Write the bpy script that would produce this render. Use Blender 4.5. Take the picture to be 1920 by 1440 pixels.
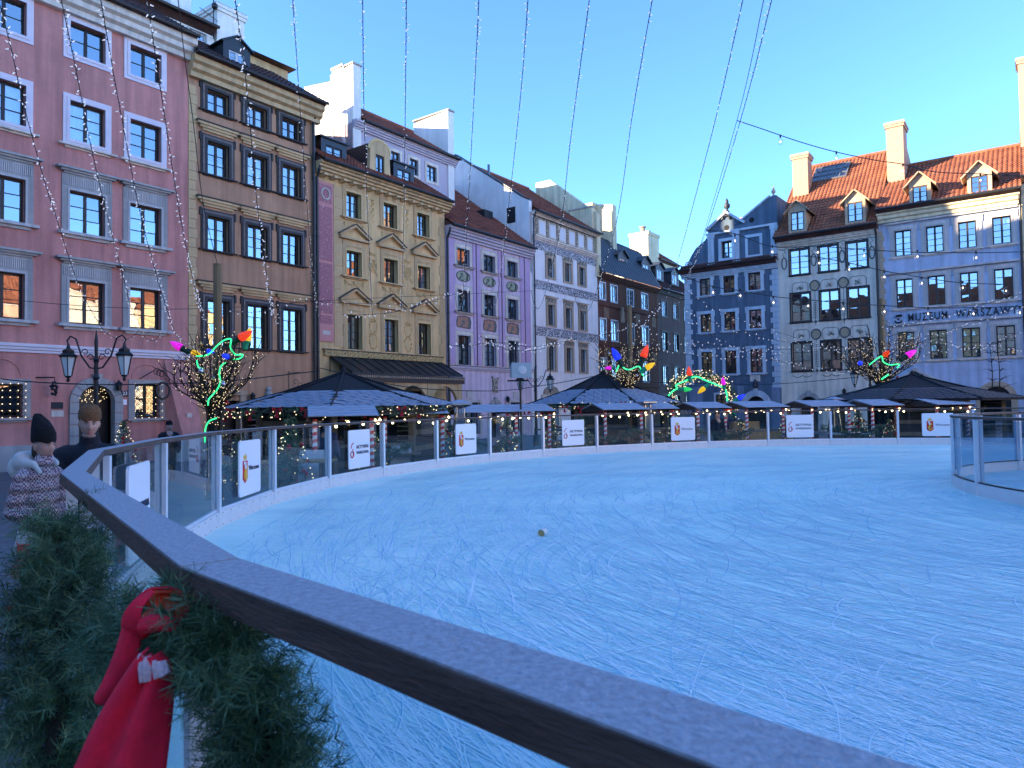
import bpy, bmesh, math, random
from mathutils import Vector, Matrix
RND = random.Random(11)
for o in list(bpy.data.objects): bpy.data.objects.remove(o)
S = bpy.context.scene
COL = S.collection
PI = math.pi
def R(a): return math.radians(a)

# ------------------------------------------------------------------ camera
CZ, F, PITCH, ROLL, PSI = 2.05, 1340.0, R(1.86), R(0.86), R(36.5)
_c, _s = math.cos(PITCH), math.sin(PITCH)
_r, _u, FW = Vector((1, 0, 0)), Vector((0, -_s, _c)), Vector((0, _c, _s))
CR = _r*math.cos(ROLL) - _u*math.sin(ROLL)
CU = _r*math.sin(ROLL) + _u*math.cos(ROLL)
cam = bpy.data.cameras.new('camera'); camo = bpy.data.objects.new('camera', cam); COL.objects.link(camo)
m3 = Matrix((CR, CU, -FW)).transposed()
camo.matrix_world = Matrix.Translation((0, 0, CZ)) @ m3.to_4x4()
cam.sensor_width = 36; cam.lens = F/1920*36; cam.clip_start = .05; cam.clip_end = 3000
cam.dof.use_dof = True; cam.dof.focus_distance = 24; cam.dof.aperture_fstop = 10.0
S.camera = camo

# ------------------------------------------------------------------ world, sun, exposure
SUN_EL, SUN_PHI = R(11.3), R(49)
D1 = Vector((math.sin(PSI), math.cos(PSI), 0)); N1 = Vector((-math.cos(PSI), math.sin(PSI), 0))
E1 = Vector((math.cos(PSI), -math.sin(PSI), 0)); N2 = D1
sh = (-D1*math.cos(SUN_PHI) + N1*math.sin(SUN_PHI)).normalized()
SUNV = (sh*math.cos(SUN_EL) + Vector((0, 0, math.sin(SUN_EL)))).normalized()
W = bpy.data.worlds.new('World'); S.world = W; W.use_nodes = True
wn = W.node_tree.nodes; wl = W.node_tree.links
sky = wn.new('ShaderNodeTexSky'); sky.sky_type = 'NISHITA'; sky.sun_disc = False
sky.sun_elevation = SUN_EL; sky.sun_rotation = math.atan2(sh.x, sh.y)
sky.air_density = .6; sky.dust_density = .0; sky.ozone_density = 4.4
wl.new(sky.outputs[0], wn['Background'].inputs[0]); wn['Background'].inputs[1].default_value = .15
sl = bpy.data.lights.new('sun', 'SUN'); so = bpy.data.objects.new('sun', sl); COL.objects.link(so)
sl.energy = 4.4; sl.angle = R(.55); sl.color = (1, .80, .56)
so.rotation_euler = SUNV.to_track_quat('Z', 'Y').to_euler()
S.view_settings.view_transform = 'Standard'; S.view_settings.look = 'None'; S.view_settings.gamma = 1
S.view_settings.exposure = 2.5
S.render.engine = 'CYCLES'

# ------------------------------------------------------------------ helpers
def at(x, y, d):                                   # photo pixel and depth -> point
    v = FW + CR*((x-960)/F) - CU*((y-720)/F)
    return v*(d/v.y) + Vector((0, 0, CZ))
def tag(o, label=None, cat=None, group=None, kind=None):
    if label: o['label'] = label
    if cat: o['category'] = cat
    if group: o['group'] = group
    if kind: o['kind'] = kind
    return o
def empty(name, loc=(0, 0, 0), rz=0, parent=None):
    o = bpy.data.objects.new(name, None); COL.objects.link(o); o.location = loc
    o.rotation_euler = (0, 0, rz); o.empty_display_size = .2; o.parent = parent; return o
def place(name, me, parent=None, loc=(0, 0, 0), rot=None, sc=None):
    o = bpy.data.objects.new(name, me); COL.objects.link(o); o.parent = parent; o.location = loc
    if rot is not None: o.rotation_euler = rot
    if sc is not None: o.scale = sc
    return o
class MB:
    def __init__(s): s.v = []; s.f = []
    def add(s, vs, fs):
        n = len(s.v); s.v += [tuple(v) for v in vs]; s.f += [tuple(i+n for i in f) for f in fs]; return s
    def box(s, x0, x1, y0, y1, z0, z1):
        return s.add([(x, y, z) for z in (z0, z1) for y in (y0, y1) for x in (x0, x1)],
                     [(0, 2, 3, 1), (4, 5, 7, 6), (0, 1, 5, 4), (2, 6, 7, 3), (0, 4, 6, 2), (1, 3, 7, 5)])
    def obox(s, c, ax, ay, az):                     # oriented box: centre and three half vectors
        c, ax, ay, az = map(Vector, (c, ax, ay, az))
        return s.add([c+ax*i+ay*j+az*k for k in (-1, 1) for j in (-1, 1) for i in (-1, 1)],
                     [(0, 2, 3, 1), (4, 5, 7, 6), (0, 1, 5, 4), (2, 6, 7, 3), (0, 4, 6, 2), (1, 3, 7, 5)])
    def quad(s, a, b, c, d): return s.add([a, b, c, d], [(0, 1, 2, 3)])
    def pxz(s, pts, y0, y1):                        # polygon in x,z extruded along y
        n = len(pts)
        return s.add([(x, y0, z) for x, z in pts]+[(x, y1, z) for x, z in pts],
                     [tuple(range(n)), tuple(range(2*n-1, n-1, -1))]+[(i, i+n, (i+1) % n+n, (i+1) % n) for i in range(n)])
    def pyz(s, pts, x0, x1):
        n = len(pts)
        return s.add([(x0, y, z) for y, z in pts]+[(x1, y, z) for y, z in pts],
                     [tuple(range(n)), tuple(range(2*n-1, n-1, -1))]+[(i, i+n, (i+1) % n+n, (i+1) % n) for i in range(n)])
    def pxy(s, pts, z0, z1):
        n = len(pts)
        return s.add([(x, y, z0) for x, y in pts]+[(x, y, z1) for x, y in pts],
                     [tuple(range(n-1, -1, -1)), tuple(range(n, 2*n))]+[(i, (i+1) % n, (i+1) % n+n, i+n) for i in range(n)])
    def tube(s, pts, r, n=6, cap=True):
        pts = [Vector(p) for p in pts]; k = len(pts); rr = r if isinstance(r, (list, tuple)) else [r]*k
        vs = []; fs = []; prev = None
        for i, p in enumerate(pts):
            t = (pts[min(i+1, k-1)]-pts[max(i-1, 0)])
            t = t.normalized() if t.length > 1e-9 else Vector((0, 0, 1))
            a = prev if prev is not None else (Vector((0, 0, 1)) if abs(t.z) < .9 else Vector((1, 0, 0)))
            b = t.cross(a); b = b.normalized() if b.length > 1e-6 else t.orthogonal().normalized()
            a = b.cross(t); prev = a
            for j in range(n):
                q = 2*PI*j/n; vs.append(p+(a*math.cos(q)+b*math.sin(q))*rr[i])
        for i in range(k-1):
            for j in range(n):
                fs.append((i*n+j, i*n+(j+1) % n, (i+1)*n+(j+1) % n, (i+1)*n+j))
        if cap: fs += [tuple(range(n-1, -1, -1)), tuple(range((k-1)*n, k*n))]
        return s.add(vs, fs)
    def lathe(s, prof, n=12, c=(0, 0, 0), sx=1, sy=1, rot=0):
        vs = []; fs = []; k = len(prof)
        for r, z in prof:
            for j in range(n):
                q = 2*PI*j/n+rot; vs.append((c[0]+r*math.cos(q)*sx, c[1]+r*math.sin(q)*sy, c[2]+z))
        for i in range(k-1):
            for j in range(n): fs.append((i*n+j, i*n+(j+1) % n, (i+1)*n+(j+1) % n, (i+1)*n+j))
        fs += [tuple(range(n-1, -1, -1)), tuple(range((k-1)*n, k*n))]
        return s.add(vs, fs)
    def ball(s, c, r, n=8, m=5, sx=1, sy=1, sz=1):
        return s.lathe([(max(1e-4, r*math.sin(PI*i/m)), -r*sz*math.cos(PI*i/m)) for i in range(m+1)], n, c, sx, sy)
    def xf(s, M, i0=0):
        s.v = s.v[:i0]+[tuple(M @ Vector(v)) for v in s.v[i0:]]; return s
    def mesh(s, name, mt=None, smooth=False):
        me = bpy.data.meshes.new(name); me.from_pydata(s.v, [], s.f)
        if mt: me.materials.append(M(mt))
        if smooth: me.polygons.foreach_set('use_smooth', [True]*len(me.polygons))
        me.update(); return me
    def obj(s, name, mt, parent=None, loc=(0, 0, 0), smooth=False, kind=None, rot=None):
        o = place(name, s.mesh(name, mt, smooth), parent, loc, rot)
        if kind: o['kind'] = kind
        return o
CACHE = {}
def cached(key, fn):
    if key not in CACHE: CACHE[key] = fn()
    return CACHE[key]
def catmull(P, n=8):
    P = [Vector(p) for p in P]; out = []
    for i in range(len(P)-1):
        a, b, c, d = P[max(i-1, 0)], P[i], P[i+1], P[min(i+2, len(P)-1)]
        for k in range(n):
            t = k/n
            out.append(.5*((2*b)+(c-a)*t+(2*a-5*b+4*c-d)*t*t+(3*b-a-3*c+d)*t**3))
    out.append(P[-1]); return out
def text_mesh(txt, mt, size=1, ext=.01, space=1.0, bold=0):
    cu = bpy.data.curves.new('lettering', 'FONT'); cu.body = txt; cu.size = size; cu.extrude = ext; cu.space_character = space
    cu.offset = bold; cu.align_x = 'CENTER'; cu.align_y = 'CENTER'
    o = bpy.data.objects.new('lettering', cu); COL.objects.link(o)
    me = bpy.data.meshes.new_from_object(o.evaluated_get(bpy.context.evaluated_depsgraph_get()))
    bpy.data.objects.remove(o); bpy.data.curves.remove(cu)
    me.materials.clear(); me.materials.append(M(mt)); return me

# ------------------------------------------------------------------ materials
MATS = {}
def M(n): return MATS[n]
def nt(name):
    m = bpy.data.materials.new(name); m.use_nodes = True; MATS[name] = m
    return m, m.node_tree.nodes, m.node_tree.links, m.node_tree.nodes['Principled BSDF']
def node(ns, t, **k):
    n = ns.new(t)
    for a, b in k.items(): setattr(n, a, b)
    return n
def ramp(ns, ls, src, stops):
    r = ns.new('ShaderNodeValToRGB'); e = r.color_ramp.elements
    while len(e) < len(stops): e.new(.5)
    for q, (p, c) in zip(e, stops): q.position = p; q.color = (*c, 1) if len(c) == 3 else c
    ls.new(src, r.inputs[0]); return r.outputs[0]
def simple(name, col, rough=.6, var=.0, scale=3., bump=0., bscale=40., metal=0., spec=.4, col2=None, stretch=None, emit=None, es=0.):
    m, ns, ls, b = nt(name)
    b.inputs['Roughness'].default_value = rough; b.inputs['Metallic'].default_value = metal
    b.inputs['Specular IOR Level'].default_value = spec; b.inputs['Base Color'].default_value = (*col, 1)
    tc = node(ns, 'ShaderNodeTexCoord'); src = tc.outputs['Object']
    if stretch:
        mp = node(ns, 'ShaderNodeMapping'); mp.inputs['Scale'].default_value = stretch; ls.new(src, mp.inputs[0]); src = mp.outputs[0]
    if var or col2:
        n = node(ns, 'ShaderNodeTexNoise'); n.inputs['Scale'].default_value = scale; n.inputs['Detail'].default_value = 6
        n.inputs['Roughness'].default_value = .65; ls.new(src, n.inputs['Vector'])
        if col2: c = ramp(ns, ls, n.outputs[0], [(.36, col), (.66, col2)])
        else: c = ramp(ns, ls, n.outputs[0], [(.3, tuple(x*(1-var) for x in col)), (.7, tuple(min(1, x*(1+var)) for x in col))])
        ls.new(c, b.inputs['Base Color'])
    if bump:
        n2 = node(ns, 'ShaderNodeTexNoise'); n2.inputs['Scale'].default_value = bscale; n2.inputs['Detail'].default_value = 4
        ls.new(src, n2.inputs['Vector'])
        bp = node(ns, 'ShaderNodeBump'); bp.inputs['Strength'].default_value = bump; bp.inputs['Distance'].default_value = .02
        ls.new(n2.outputs[0], bp.inputs['Height']); ls.new(bp.outputs[0], b.inputs['Normal'])
    if emit:
        b.inputs['Emission Color'].default_value = (*emit, 1); b.inputs['Emission Strength'].default_value = es
    return m
def plaster(name, col, var=.17, streak=.15):        # rendered wall: broad stains, vertical runs, fine grain
    m, ns, ls, b = nt(name); b.inputs['Roughness'].default_value = .9; b.inputs['Specular IOR Level'].default_value = .2
    tc = node(ns, 'ShaderNodeTexCoord')
    n = node(ns, 'ShaderNodeTexNoise'); n.inputs['Scale'].default_value = .55; n.inputs['Detail'].default_value = 8; n.inputs['Roughness'].default_value = .7
    ls.new(tc.outputs['Object'], n.inputs['Vector'])
    mp = node(ns, 'ShaderNodeMapping'); mp.inputs['Scale'].default_value = (3.2, 3.2, .22); ls.new(tc.outputs['Object'], mp.inputs[0])
    n2 = node(ns, 'ShaderNodeTexNoise'); n2.inputs['Scale'].default_value = 1.; n2.inputs['Detail'].default_value = 5; ls.new(mp.outputs[0], n2.inputs['Vector'])
    c1 = ramp(ns, ls, n.outputs[0], [(.3, tuple(x*(1-var) for x in col)), (.72, tuple(min(1, x*(1+var)) for x in col))])
    f2 = ramp(ns, ls, n2.outputs[0], [(.35, (1-streak*2,)*3), (.6, (1, 1, 1))])
    mx = node(ns, 'ShaderNodeMixRGB', blend_type='MULTIPLY'); mx.inputs[0].default_value = 1
    ls.new(c1, mx.inputs[1]); ls.new(f2, mx.inputs[2]); ls.new(mx.outputs[0], b.inputs['Base Color'])
    n3 = node(ns, 'ShaderNodeTexNoise'); n3.inputs['Scale'].default_value = 9; n3.inputs['Detail'].default_value = 8; ls.new(tc.outputs['Object'], n3.inputs['Vector'])
    bp = node(ns, 'ShaderNodeBump'); bp.inputs['Strength'].default_value = .35; bp.inputs['Distance'].default_value = .03
    ls.new(n3.outputs[0], bp.inputs['Height']); ls.new(bp.outputs[0], b.inputs['Normal']); return m
def pattern(name, ca, cb, scale=6., kind='VORONOI', stops=(.18, .26), stretch=(1, 1, 1)):
    m, ns, ls, b = nt(name); b.inputs['Roughness'].default_value = .85
    tc = node(ns, 'ShaderNodeTexCoord'); mp = node(ns, 'ShaderNodeMapping'); mp.inputs['Scale'].default_value = stretch
    ls.new(tc.outputs['Object'], mp.inputs[0])
    if kind == 'VORONOI':
        n = node(ns, 'ShaderNodeTexVoronoi'); n.feature = 'DISTANCE_TO_EDGE'; o = n.outputs['Distance']
    elif kind == 'WAVE':
        n = node(ns, 'ShaderNodeTexWave'); n.inputs['Distortion'].default_value = 14; n.inputs['Detail'].default_value = 2; n.inputs['Detail Scale'].default_value = 1.6; o = n.outputs[1]
    else:
        n = node(ns, 'ShaderNodeTexNoise'); n.inputs['Detail'].default_value = 3; o = n.outputs[0]
    n.inputs['Scale'].default_value = scale; ls.new(mp.outputs[0], n.inputs['Vector'])
    ls.new(ramp(ns, ls, o, [(stops[0], ca), (stops[1], cb)]), b.inputs['Base Color']); return m
def glass(name, tint, ior, rough=.01, wave=.0, wscale=1.2):
    m, ns, ls, b = nt(name); ns.remove(b); out = ns['Material Output']
    tr = node(ns, 'ShaderNodeBsdfTransparent'); tr.inputs[0].default_value = (*tint, 1)
    gl = node(ns, 'ShaderNodeBsdfGlossy'); gl.inputs['Roughness'].default_value = rough; gl.inputs[0].default_value = (1, 1, 1, 1)
    fr = node(ns, 'ShaderNodeFresnel'); fr.inputs[0].default_value = ior
    mx = node(ns, 'ShaderNodeMixShader'); ge = node(ns, 'ShaderNodeNewGeometry'); iv = node(ns, 'ShaderNodeMath', operation='SUBTRACT'); iv.inputs[0].default_value = 1
    mu = node(ns, 'ShaderNodeMath', operation='MULTIPLY'); ls.new(ge.outputs['Backfacing'], iv.inputs[1]); ls.new(fr.outputs[0], mu.inputs[0]); ls.new(iv.outputs[0], mu.inputs[1]); ls.new(mu.outputs[0], mx.inputs[0]); ls.new(tr.outputs[0], mx.inputs[1]); ls.new(gl.outputs[0], mx.inputs[2])
    if wave:
        tc = node(ns, 'ShaderNodeTexCoord'); oi = node(ns, 'ShaderNodeObjectInfo')
        va = node(ns, 'ShaderNodeVectorMath', operation='ADD'); ls.new(tc.outputs['Object'], va.inputs[0]); ls.new(oi.outputs['Location'], va.inputs[1])
        n = node(ns, 'ShaderNodeTexNoise'); n.inputs['Scale'].default_value = wscale; n.inputs['Detail'].default_value = 1; ls.new(va.outputs[0], n.inputs['Vector'])
        bp = node(ns, 'ShaderNodeBump'); bp.inputs['Strength'].default_value = wave; bp.inputs['Distance'].default_value = .05
        ls.new(n.outputs[0], bp.inputs['Height']); ls.new(bp.outputs[0], gl.inputs['Normal'])
    ls.new(mx.outputs[0], out.inputs[0]); return m
def emis(name, col, s):
    return simple(name, col, rough=.3, emit=col, es=s)
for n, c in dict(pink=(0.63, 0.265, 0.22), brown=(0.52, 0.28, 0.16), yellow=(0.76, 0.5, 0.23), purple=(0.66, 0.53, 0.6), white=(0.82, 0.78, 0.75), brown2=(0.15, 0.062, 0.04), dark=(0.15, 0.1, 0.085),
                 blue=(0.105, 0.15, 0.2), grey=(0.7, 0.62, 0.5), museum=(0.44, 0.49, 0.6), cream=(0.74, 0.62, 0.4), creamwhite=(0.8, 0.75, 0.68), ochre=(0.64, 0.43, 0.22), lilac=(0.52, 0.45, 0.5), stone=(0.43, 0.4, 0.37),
                 bluetrim=(0.48, 0.56, 0.62), trimgrey=(0.55, 0.5, 0.46), trimcream=(0.74, 0.63, 0.52), tan=(0.46, 0.34, 0.23), paleblue=(0.19, 0.24, 0.32), opp1=(0.84, 0.64, 0.34), opp2=(0.78, 0.46, 0.32), opp3=(0.84, 0.74, 0.58), opp4=(0.7, 0.7, 0.56), opp5=(0.8, 0.58, 0.42)).items():
    plaster(n, c, *((.10, .05) if n in ('white', 'creamwhite', 'lilac') else (.17, .12)))
simple('lilactrim', (.74, .64, .66), .8, .06, 2); simple('goldtrim', (.72, .48, .19), .6, .12, 9); simple('pinktrim', (.62, .26, .23), .8, .08, 4)
simple('darktrim', (.030, .024, .021), .6, .25, 8); simple('worntrim', (.16, .13, .115), .8, .3, 6); simple('purpledark', (.50, .34, .49), .85, .08, 2)
simple('sash', (.020, .013, .010), .45); simple('sashwhite', (.55, .55, .55), .5); simple('sashbrown', (.055, .035, .026), .5); simple('metaldark', (.018, .019, .021), .42, .2, 5, spec=.5)
simple('roomshade', (.015, .014, .014), .9); simple('curtain', (.72, .74, .76), .9, .05, 6); simple('blind', (.66, .67, .70), .9)  # the first colour is a near-black painted in for unlit interiors
simple('iron', (.008, .008, .009), .45, spec=.5); simple('zinc', (.16, .18, .21), .45, .15, 3, metal=.3)
simple('slate', (.040, .044, .052), .5, .25, 3); simple('steel', (.55, .56, .58), .22, metal=1.)
def tilemat(name, a, b_):
    m = simple(name, a, .75, 0, 1.1, .3, 30, col2=b_); return m
tilemat('tile', (.17, .048, .030), (.34, .105, .052)); tilemat('tileorange', (.20, .065, .033), (.33, .12, .058)); tilemat('tiledark', (.055, .030, .026), (.12, .055, .045))
glass('pane', (.80, .86, .90), 3.8, .012, .05, 1.6); glass('rinkglass', (.80, .90, .92), 1.48, .01)
m, ns, ls, b = nt('brick'); tc = node(ns, 'ShaderNodeTexCoord'); bt = node(ns, 'ShaderNodeTexBrick'); mp = node(ns, 'ShaderNodeMapping'); mp.inputs['Rotation'].default_value = (PI/2, 0, 0)
bt.inputs['Color1'].default_value = (.30, .16, .085, 1); bt.inputs['Color2'].default_value = (.40, .24, .13, 1); bt.inputs['Mortar'].default_value = (.38, .33, .27, 1); bt.inputs['Scale'].default_value = 4.2; bt.inputs['Mortar Size'].default_value = .03
ls.new(tc.outputs['Object'], mp.inputs[0]); ls.new(mp.outputs[0], bt.inputs[0]); ls.new(bt.outputs[0], b.inputs[0]); b.inputs['Roughness'].default_value = .9
pattern('diaper', (.55, .30, .29), (.36, .12, .13), 9, 'VORONOI', (.03, .07)); pattern('frieze', (.62, .60, .60), (.07, .07, .085), 5.0, 'VORONOI', (.05, .13), (1, 1, 1.2))
pattern('guilloche', (.58, .42, .19), (.22, .14, .05), 3.2, 'WAVE', (.4, .6)); pattern('ovalpaint', (.35, .37, .25), (.07, .08, .06), 3.5, 'NOISE', (.42, .58)); pattern('scenepaint', (.42, .20, .13), (.13, .14, .12), 3, 'NOISE', (.44, .56)); pattern('sgraffito', (.12, .05, .03), (.30, .17, .09), 7, 'VORONOI', (.05, .12)); pattern('carved', (.46, .39, .29), (.14, .115, .09), 9, 'NOISE', (.42, .55))
# ------------------------------------------------------------------ building helpers
DL, DR = 30.0, 54.0
TH_L, TH_R = math.atan2(D1.y, D1.x), math.atan2(E1.y, E1.x)
def left_house(name, u0, label, cat='house', group='townhouses along the left side of the square'):
    p = D1*u0+N1*DL; o = empty(name, p, TH_L); return tag(o, label, cat, group)
def right_house(name, e0, label, cat='house', group='townhouses along the right side of the square'):
    p = E1*e0+N2*DR; o = empty(name, p, TH_R); return tag(o, label, cat, group)
def wall(H, Wd, z1, ops, mt, depth=9, z0=-.3, rev=.32, name='wall', zback=None):
    mb = MB(); xs = sorted({0, Wd} | {v for o in ops for v in o[:2]}); zs = sorted({z0, z1} | {v for o in ops for v in o[2:4]})
    for i in range(len(xs)-1):
        for j in range(len(zs)-1):
            cx, cz = (xs[i]+xs[i+1])/2, (zs[j]+zs[j+1])/2
            if any(a < cx < b and c < cz < d for a, b, c, d in ops): continue
            mb.quad((xs[i], 0, zs[j]), (xs[i+1], 0, zs[j]), (xs[i+1], 0, zs[j+1]), (xs[i], 0, zs[j+1]))
    for a, b, c, d in ops:
        mb.quad((a, 0, c), (a, rev, c), (a, rev, d), (a, 0, d)); mb.quad((b, 0, c), (b, 0, d), (b, rev, d), (b, rev, c))
        mb.quad((a, 0, c), (b, 0, c), (b, rev, c), (a, rev, c)); mb.quad((a, 0, d), (a, rev, d), (b, rev, d), (b, 0, d))
    mb.quad((0, 0, z0), (0, 0, z1), (0, depth, z1), (0, depth, z0)); mb.quad((Wd, 0, z0), (Wd, depth, z0), (Wd, depth, z1), (Wd, 0, z1))
    mb.quad((0, depth, z0), (0, depth, z1), (Wd, depth, z1), (Wd, depth, z0)); mb.quad((0, 0, z1), (Wd, 0, z1), (Wd, depth, z1), (0, depth, z1))
    o = mb.obj(name, mt, H)
    MB().box(.05, Wd-.05, .9, .95, z0+.1, z1-.1).obj('interior_shade', 'roomshade', H); return o  # no rooms built: a near-black sheet paints in the dark behind the windows
def sash_mesh(w, h, cols, rows, mt):
    def fn():
        mb = MB(); t = .075; mb.box(0, t, 0, .07, 0, h); mb.box(w-t, w, 0, .07, 0, h); mb.box(t, w-t, 0, .07, 0, t); mb.box(t, w-t, 0, .07, h-t, h)
        for i in range(1, cols):
            x = w*i/cols; k = .055 if cols == 2 else .03; mb.box(x-k, x+k, -.012, .06, t, h-t)
        for j in range(1, rows):
            z = t+(h-2*t)*j/rows; mb.box(t, w-t, .012, .05, z-.018, z+.018)
        return mb.mesh('window', mt)
    return cached(('sash', w, h, cols, rows, mt), fn)
def pane_mesh(w, h): return cached(('pane', w, h), lambda: MB().box(0, w, 0, .008, 0, h).mesh('pane', 'pane'))
def curtain_mesh(w, h, mt):
    def fn():
        mb = MB(); n = 14
        for i in range(n):
            a, b = i*w/n, (i+1)*w/n; ya, yb = .03*math.sin(i*1.9), .03*math.sin((i+1)*1.9)
            mb.quad((a, ya, 0), (b, yb, 0), (b, yb, h), (a, ya, h))
        return mb.mesh('curtain', mt)
    return cached(('cur', w, h, mt), fn)
def window(H, x0, x1, z0, z1, cols=2, rows=3, mt='sash', rev=.18, cur=.55, panes=True, name='window'):
    w, h = round(x1-x0, 2), round(z1-z0, 2)
    o = place(name, sash_mesh(w, h, cols, rows, mt), H, (x0, rev, z0)); t = .075
    if panes:
        for i in range(cols):
            for j in range(rows):
                a, b = (t if i == 0 else w*i/cols+.02), (w-t if i == cols-1 else w*(i+1)/cols-.02)
                c, d = t+(h-2*t)*j/rows, t+(h-2*t)*(j+1)/rows
                place('pane', pane_mesh(round(b-a, 3), round(d-c, 3)), o, (a, .03, c), rot=(RND.gauss(0, .006), 0, RND.gauss(0, .006)))
    k = RND.random()
    if k < cur:
        if RND.random() < .5: place('curtain', curtain_mesh(round(w*.5, 2), h, 'curtain'), o, (0, .2, 0)); place('curtain', curtain_mesh(round(w*.42, 2), h, 'curtain'), o, (w*.58, .2, 0))
        else: place('curtain', curtain_mesh(w, round(h*RND.choice((.5, 1, 1)), 2), 'curtain'), o, (0, .2, 0))
    o['_w'] = w; o['_h'] = h; o['_rev'] = rev; return o
def frame(o, t, mt, out=.05, tb=None, tt=None, name='surround'):
    w, h, r = o['_w'], o['_h'], o['_rev']; tb = t if tb is None else tb; tt = t if tt is None else tt
    def fn():
        mb = MB(); mb.box(-t, 0, -out, .02, -tb, h+tt); mb.box(w, w+t, -out, .02, -tb, h+tt); mb.box(0, w, -out, .02, h, h+tt)
        if tb: mb.box(0, w, -out, .02, -tb, 0)
        return mb.mesh(name, mt)
    return place(name, cached(('fr', w, h, t, mt, out, tb, tt, name), fn), o, (0, -r, 0))
def bar(o, z, hh, ext, mt, out, name='sill', steps=2):   # moulded sill or hood
    w, r = o['_w'], o['_rev']
    def fn():
        mb = MB()
        for k in range(steps):
            q = k/max(1, steps-1) if steps > 1 else 1
            za, zb = z+hh*k/steps, z+hh*(k+1)/steps; e = ext*(.45+.55*q); ou = out*(.4+.6*q)
            mb.box(-e, w+e, -ou, .03, za, zb)
        return mb.mesh(name, mt)
    return place(name, cached(('bar', w, z, hh, ext, mt, out, name, steps), fn), o, (0, -r, 0))
def cornice(H, x0, x1, z0, z1, out, mt, steps=4, name='cornice'):
    P = [(.05, z0)]; dz = (z1-z0)/steps
    for k in range(steps):
        ou = -out*((k+1)/steps)**.8; P += [(ou, z0+dz*k+(.0 if k else 0)), (ou, z0+dz*(k+.72))]
    P += [(-out, z1), (.05, z1)]
    return MB().pyz(P, x0, x1).obj(name, mt, H)
def pantile(H, x0, x1, ya, za, yb, zb, mt='tile', xl=None, xr=None, pitch=.24, row=.36, name='roof_tiles', eave=True):
    L = math.hypot(yb-ya, zb-za); nr = max(2, int(L/row)); nx = max(4, int((x1-x0)/pitch)*4); sy, sz = (yb-ya)/L, (zb-za)/L
    mb = MB(); vs = []; fs = []
    off = [RND.uniform(-.012, .012) for _ in range(nx//4+2)]
    for r in range(nr):
        for e_ in (0, 1):
            t = (r+e_*1.06)/nr*L; t = min(t, L)
            lift = .045*(1-e_)+.004
            a = x0 if xl is None else max(x0, xl(t/L)); b = x1 if xr is None else min(x1, xr(t/L))
            jr = RND.uniform(-.006, .006)
            for i in range(nx+1):
                x = x0+(x1-x0)*i/nx; w = .034*math.cos(2*PI*i/4)+.012*math.sin(2*PI*i/4)+lift+off[i//4]*.6+jr
                x = min(max(x, a), b)
                vs.append((x, ya+sy*t-sz*w, za+sz*t+sy*w))
    for k in range(2*nr-1):
        for i in range(nx):
            fs.append((k*(nx+1)+i, k*(nx+1)+i+1, (k+1)*(nx+1)+i+1, (k+1)*(nx+1)+i))
    mb.add(vs, fs); o = mb.obj(name, mt, H, kind='stuff', smooth=False)
    if xl is None and xr is None: MB().pyz([(ya+.04, za-.03), (yb, zb-.04), (yb, za-.34), (ya+.55, za-.34)], x0+.02, x1-.02).obj('roof_deck', 'tiledark', H)
    if eave:
        a = x0 if xl is None else max(x0, xl(0)); b = x1 if xr is None else min(x1, xr(0))
        MB().tube([(a, ya-.06, za-.02), (b, ya-.06, za-.02)], .085, 8).obj('gutter', 'metaldark', H)
    if xl is None and xr is None: MB().tube([(x0, yb, zb+.05), (x1, yb, zb+.05)], .12, 8).obj('ridge_cap', mt, H)
    return o
def block(H, x0, x1, y0, y1, z0, z1, mt, name): return MB().box(x0, x1, y0, y1, z0, z1).obj(name, mt, H)
def pipe(H, x, z0, z1, y=-.16, r=.075, name='drainpipe'):
    mb = MB(); mb.tube([(x, y-.25, z1+.25), (x, y-.2, z1), (x, y, z1-.35), (x, y, z0)], r, 8)
    for z in range(int(z0)+2, int(z1), 3): mb.lathe([(r+.02, 0), (r+.02, .08)], 8, (x, y, z))
    return mb.obj(name, 'metaldark', H)
def quoins(H, x, z0, z1, mt, wa=.42, wb=.28, h=.40, side=1, out=.035):
    z = z0; k = 0
    me = [cached(('q', w, h, mt, side, out), lambda w=w: MB().box(0 if side > 0 else -w, w if side > 0 else 0, -out, .02, .012, h-.012).mesh('quoin_stone', mt)) for w in (wa, wb)]
    while z+h <= z1+.01:
        place('quoin_stone', me[k % 2], H, (x, RND.uniform(-.006, .004), z)); z += h; k += 1
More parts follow.
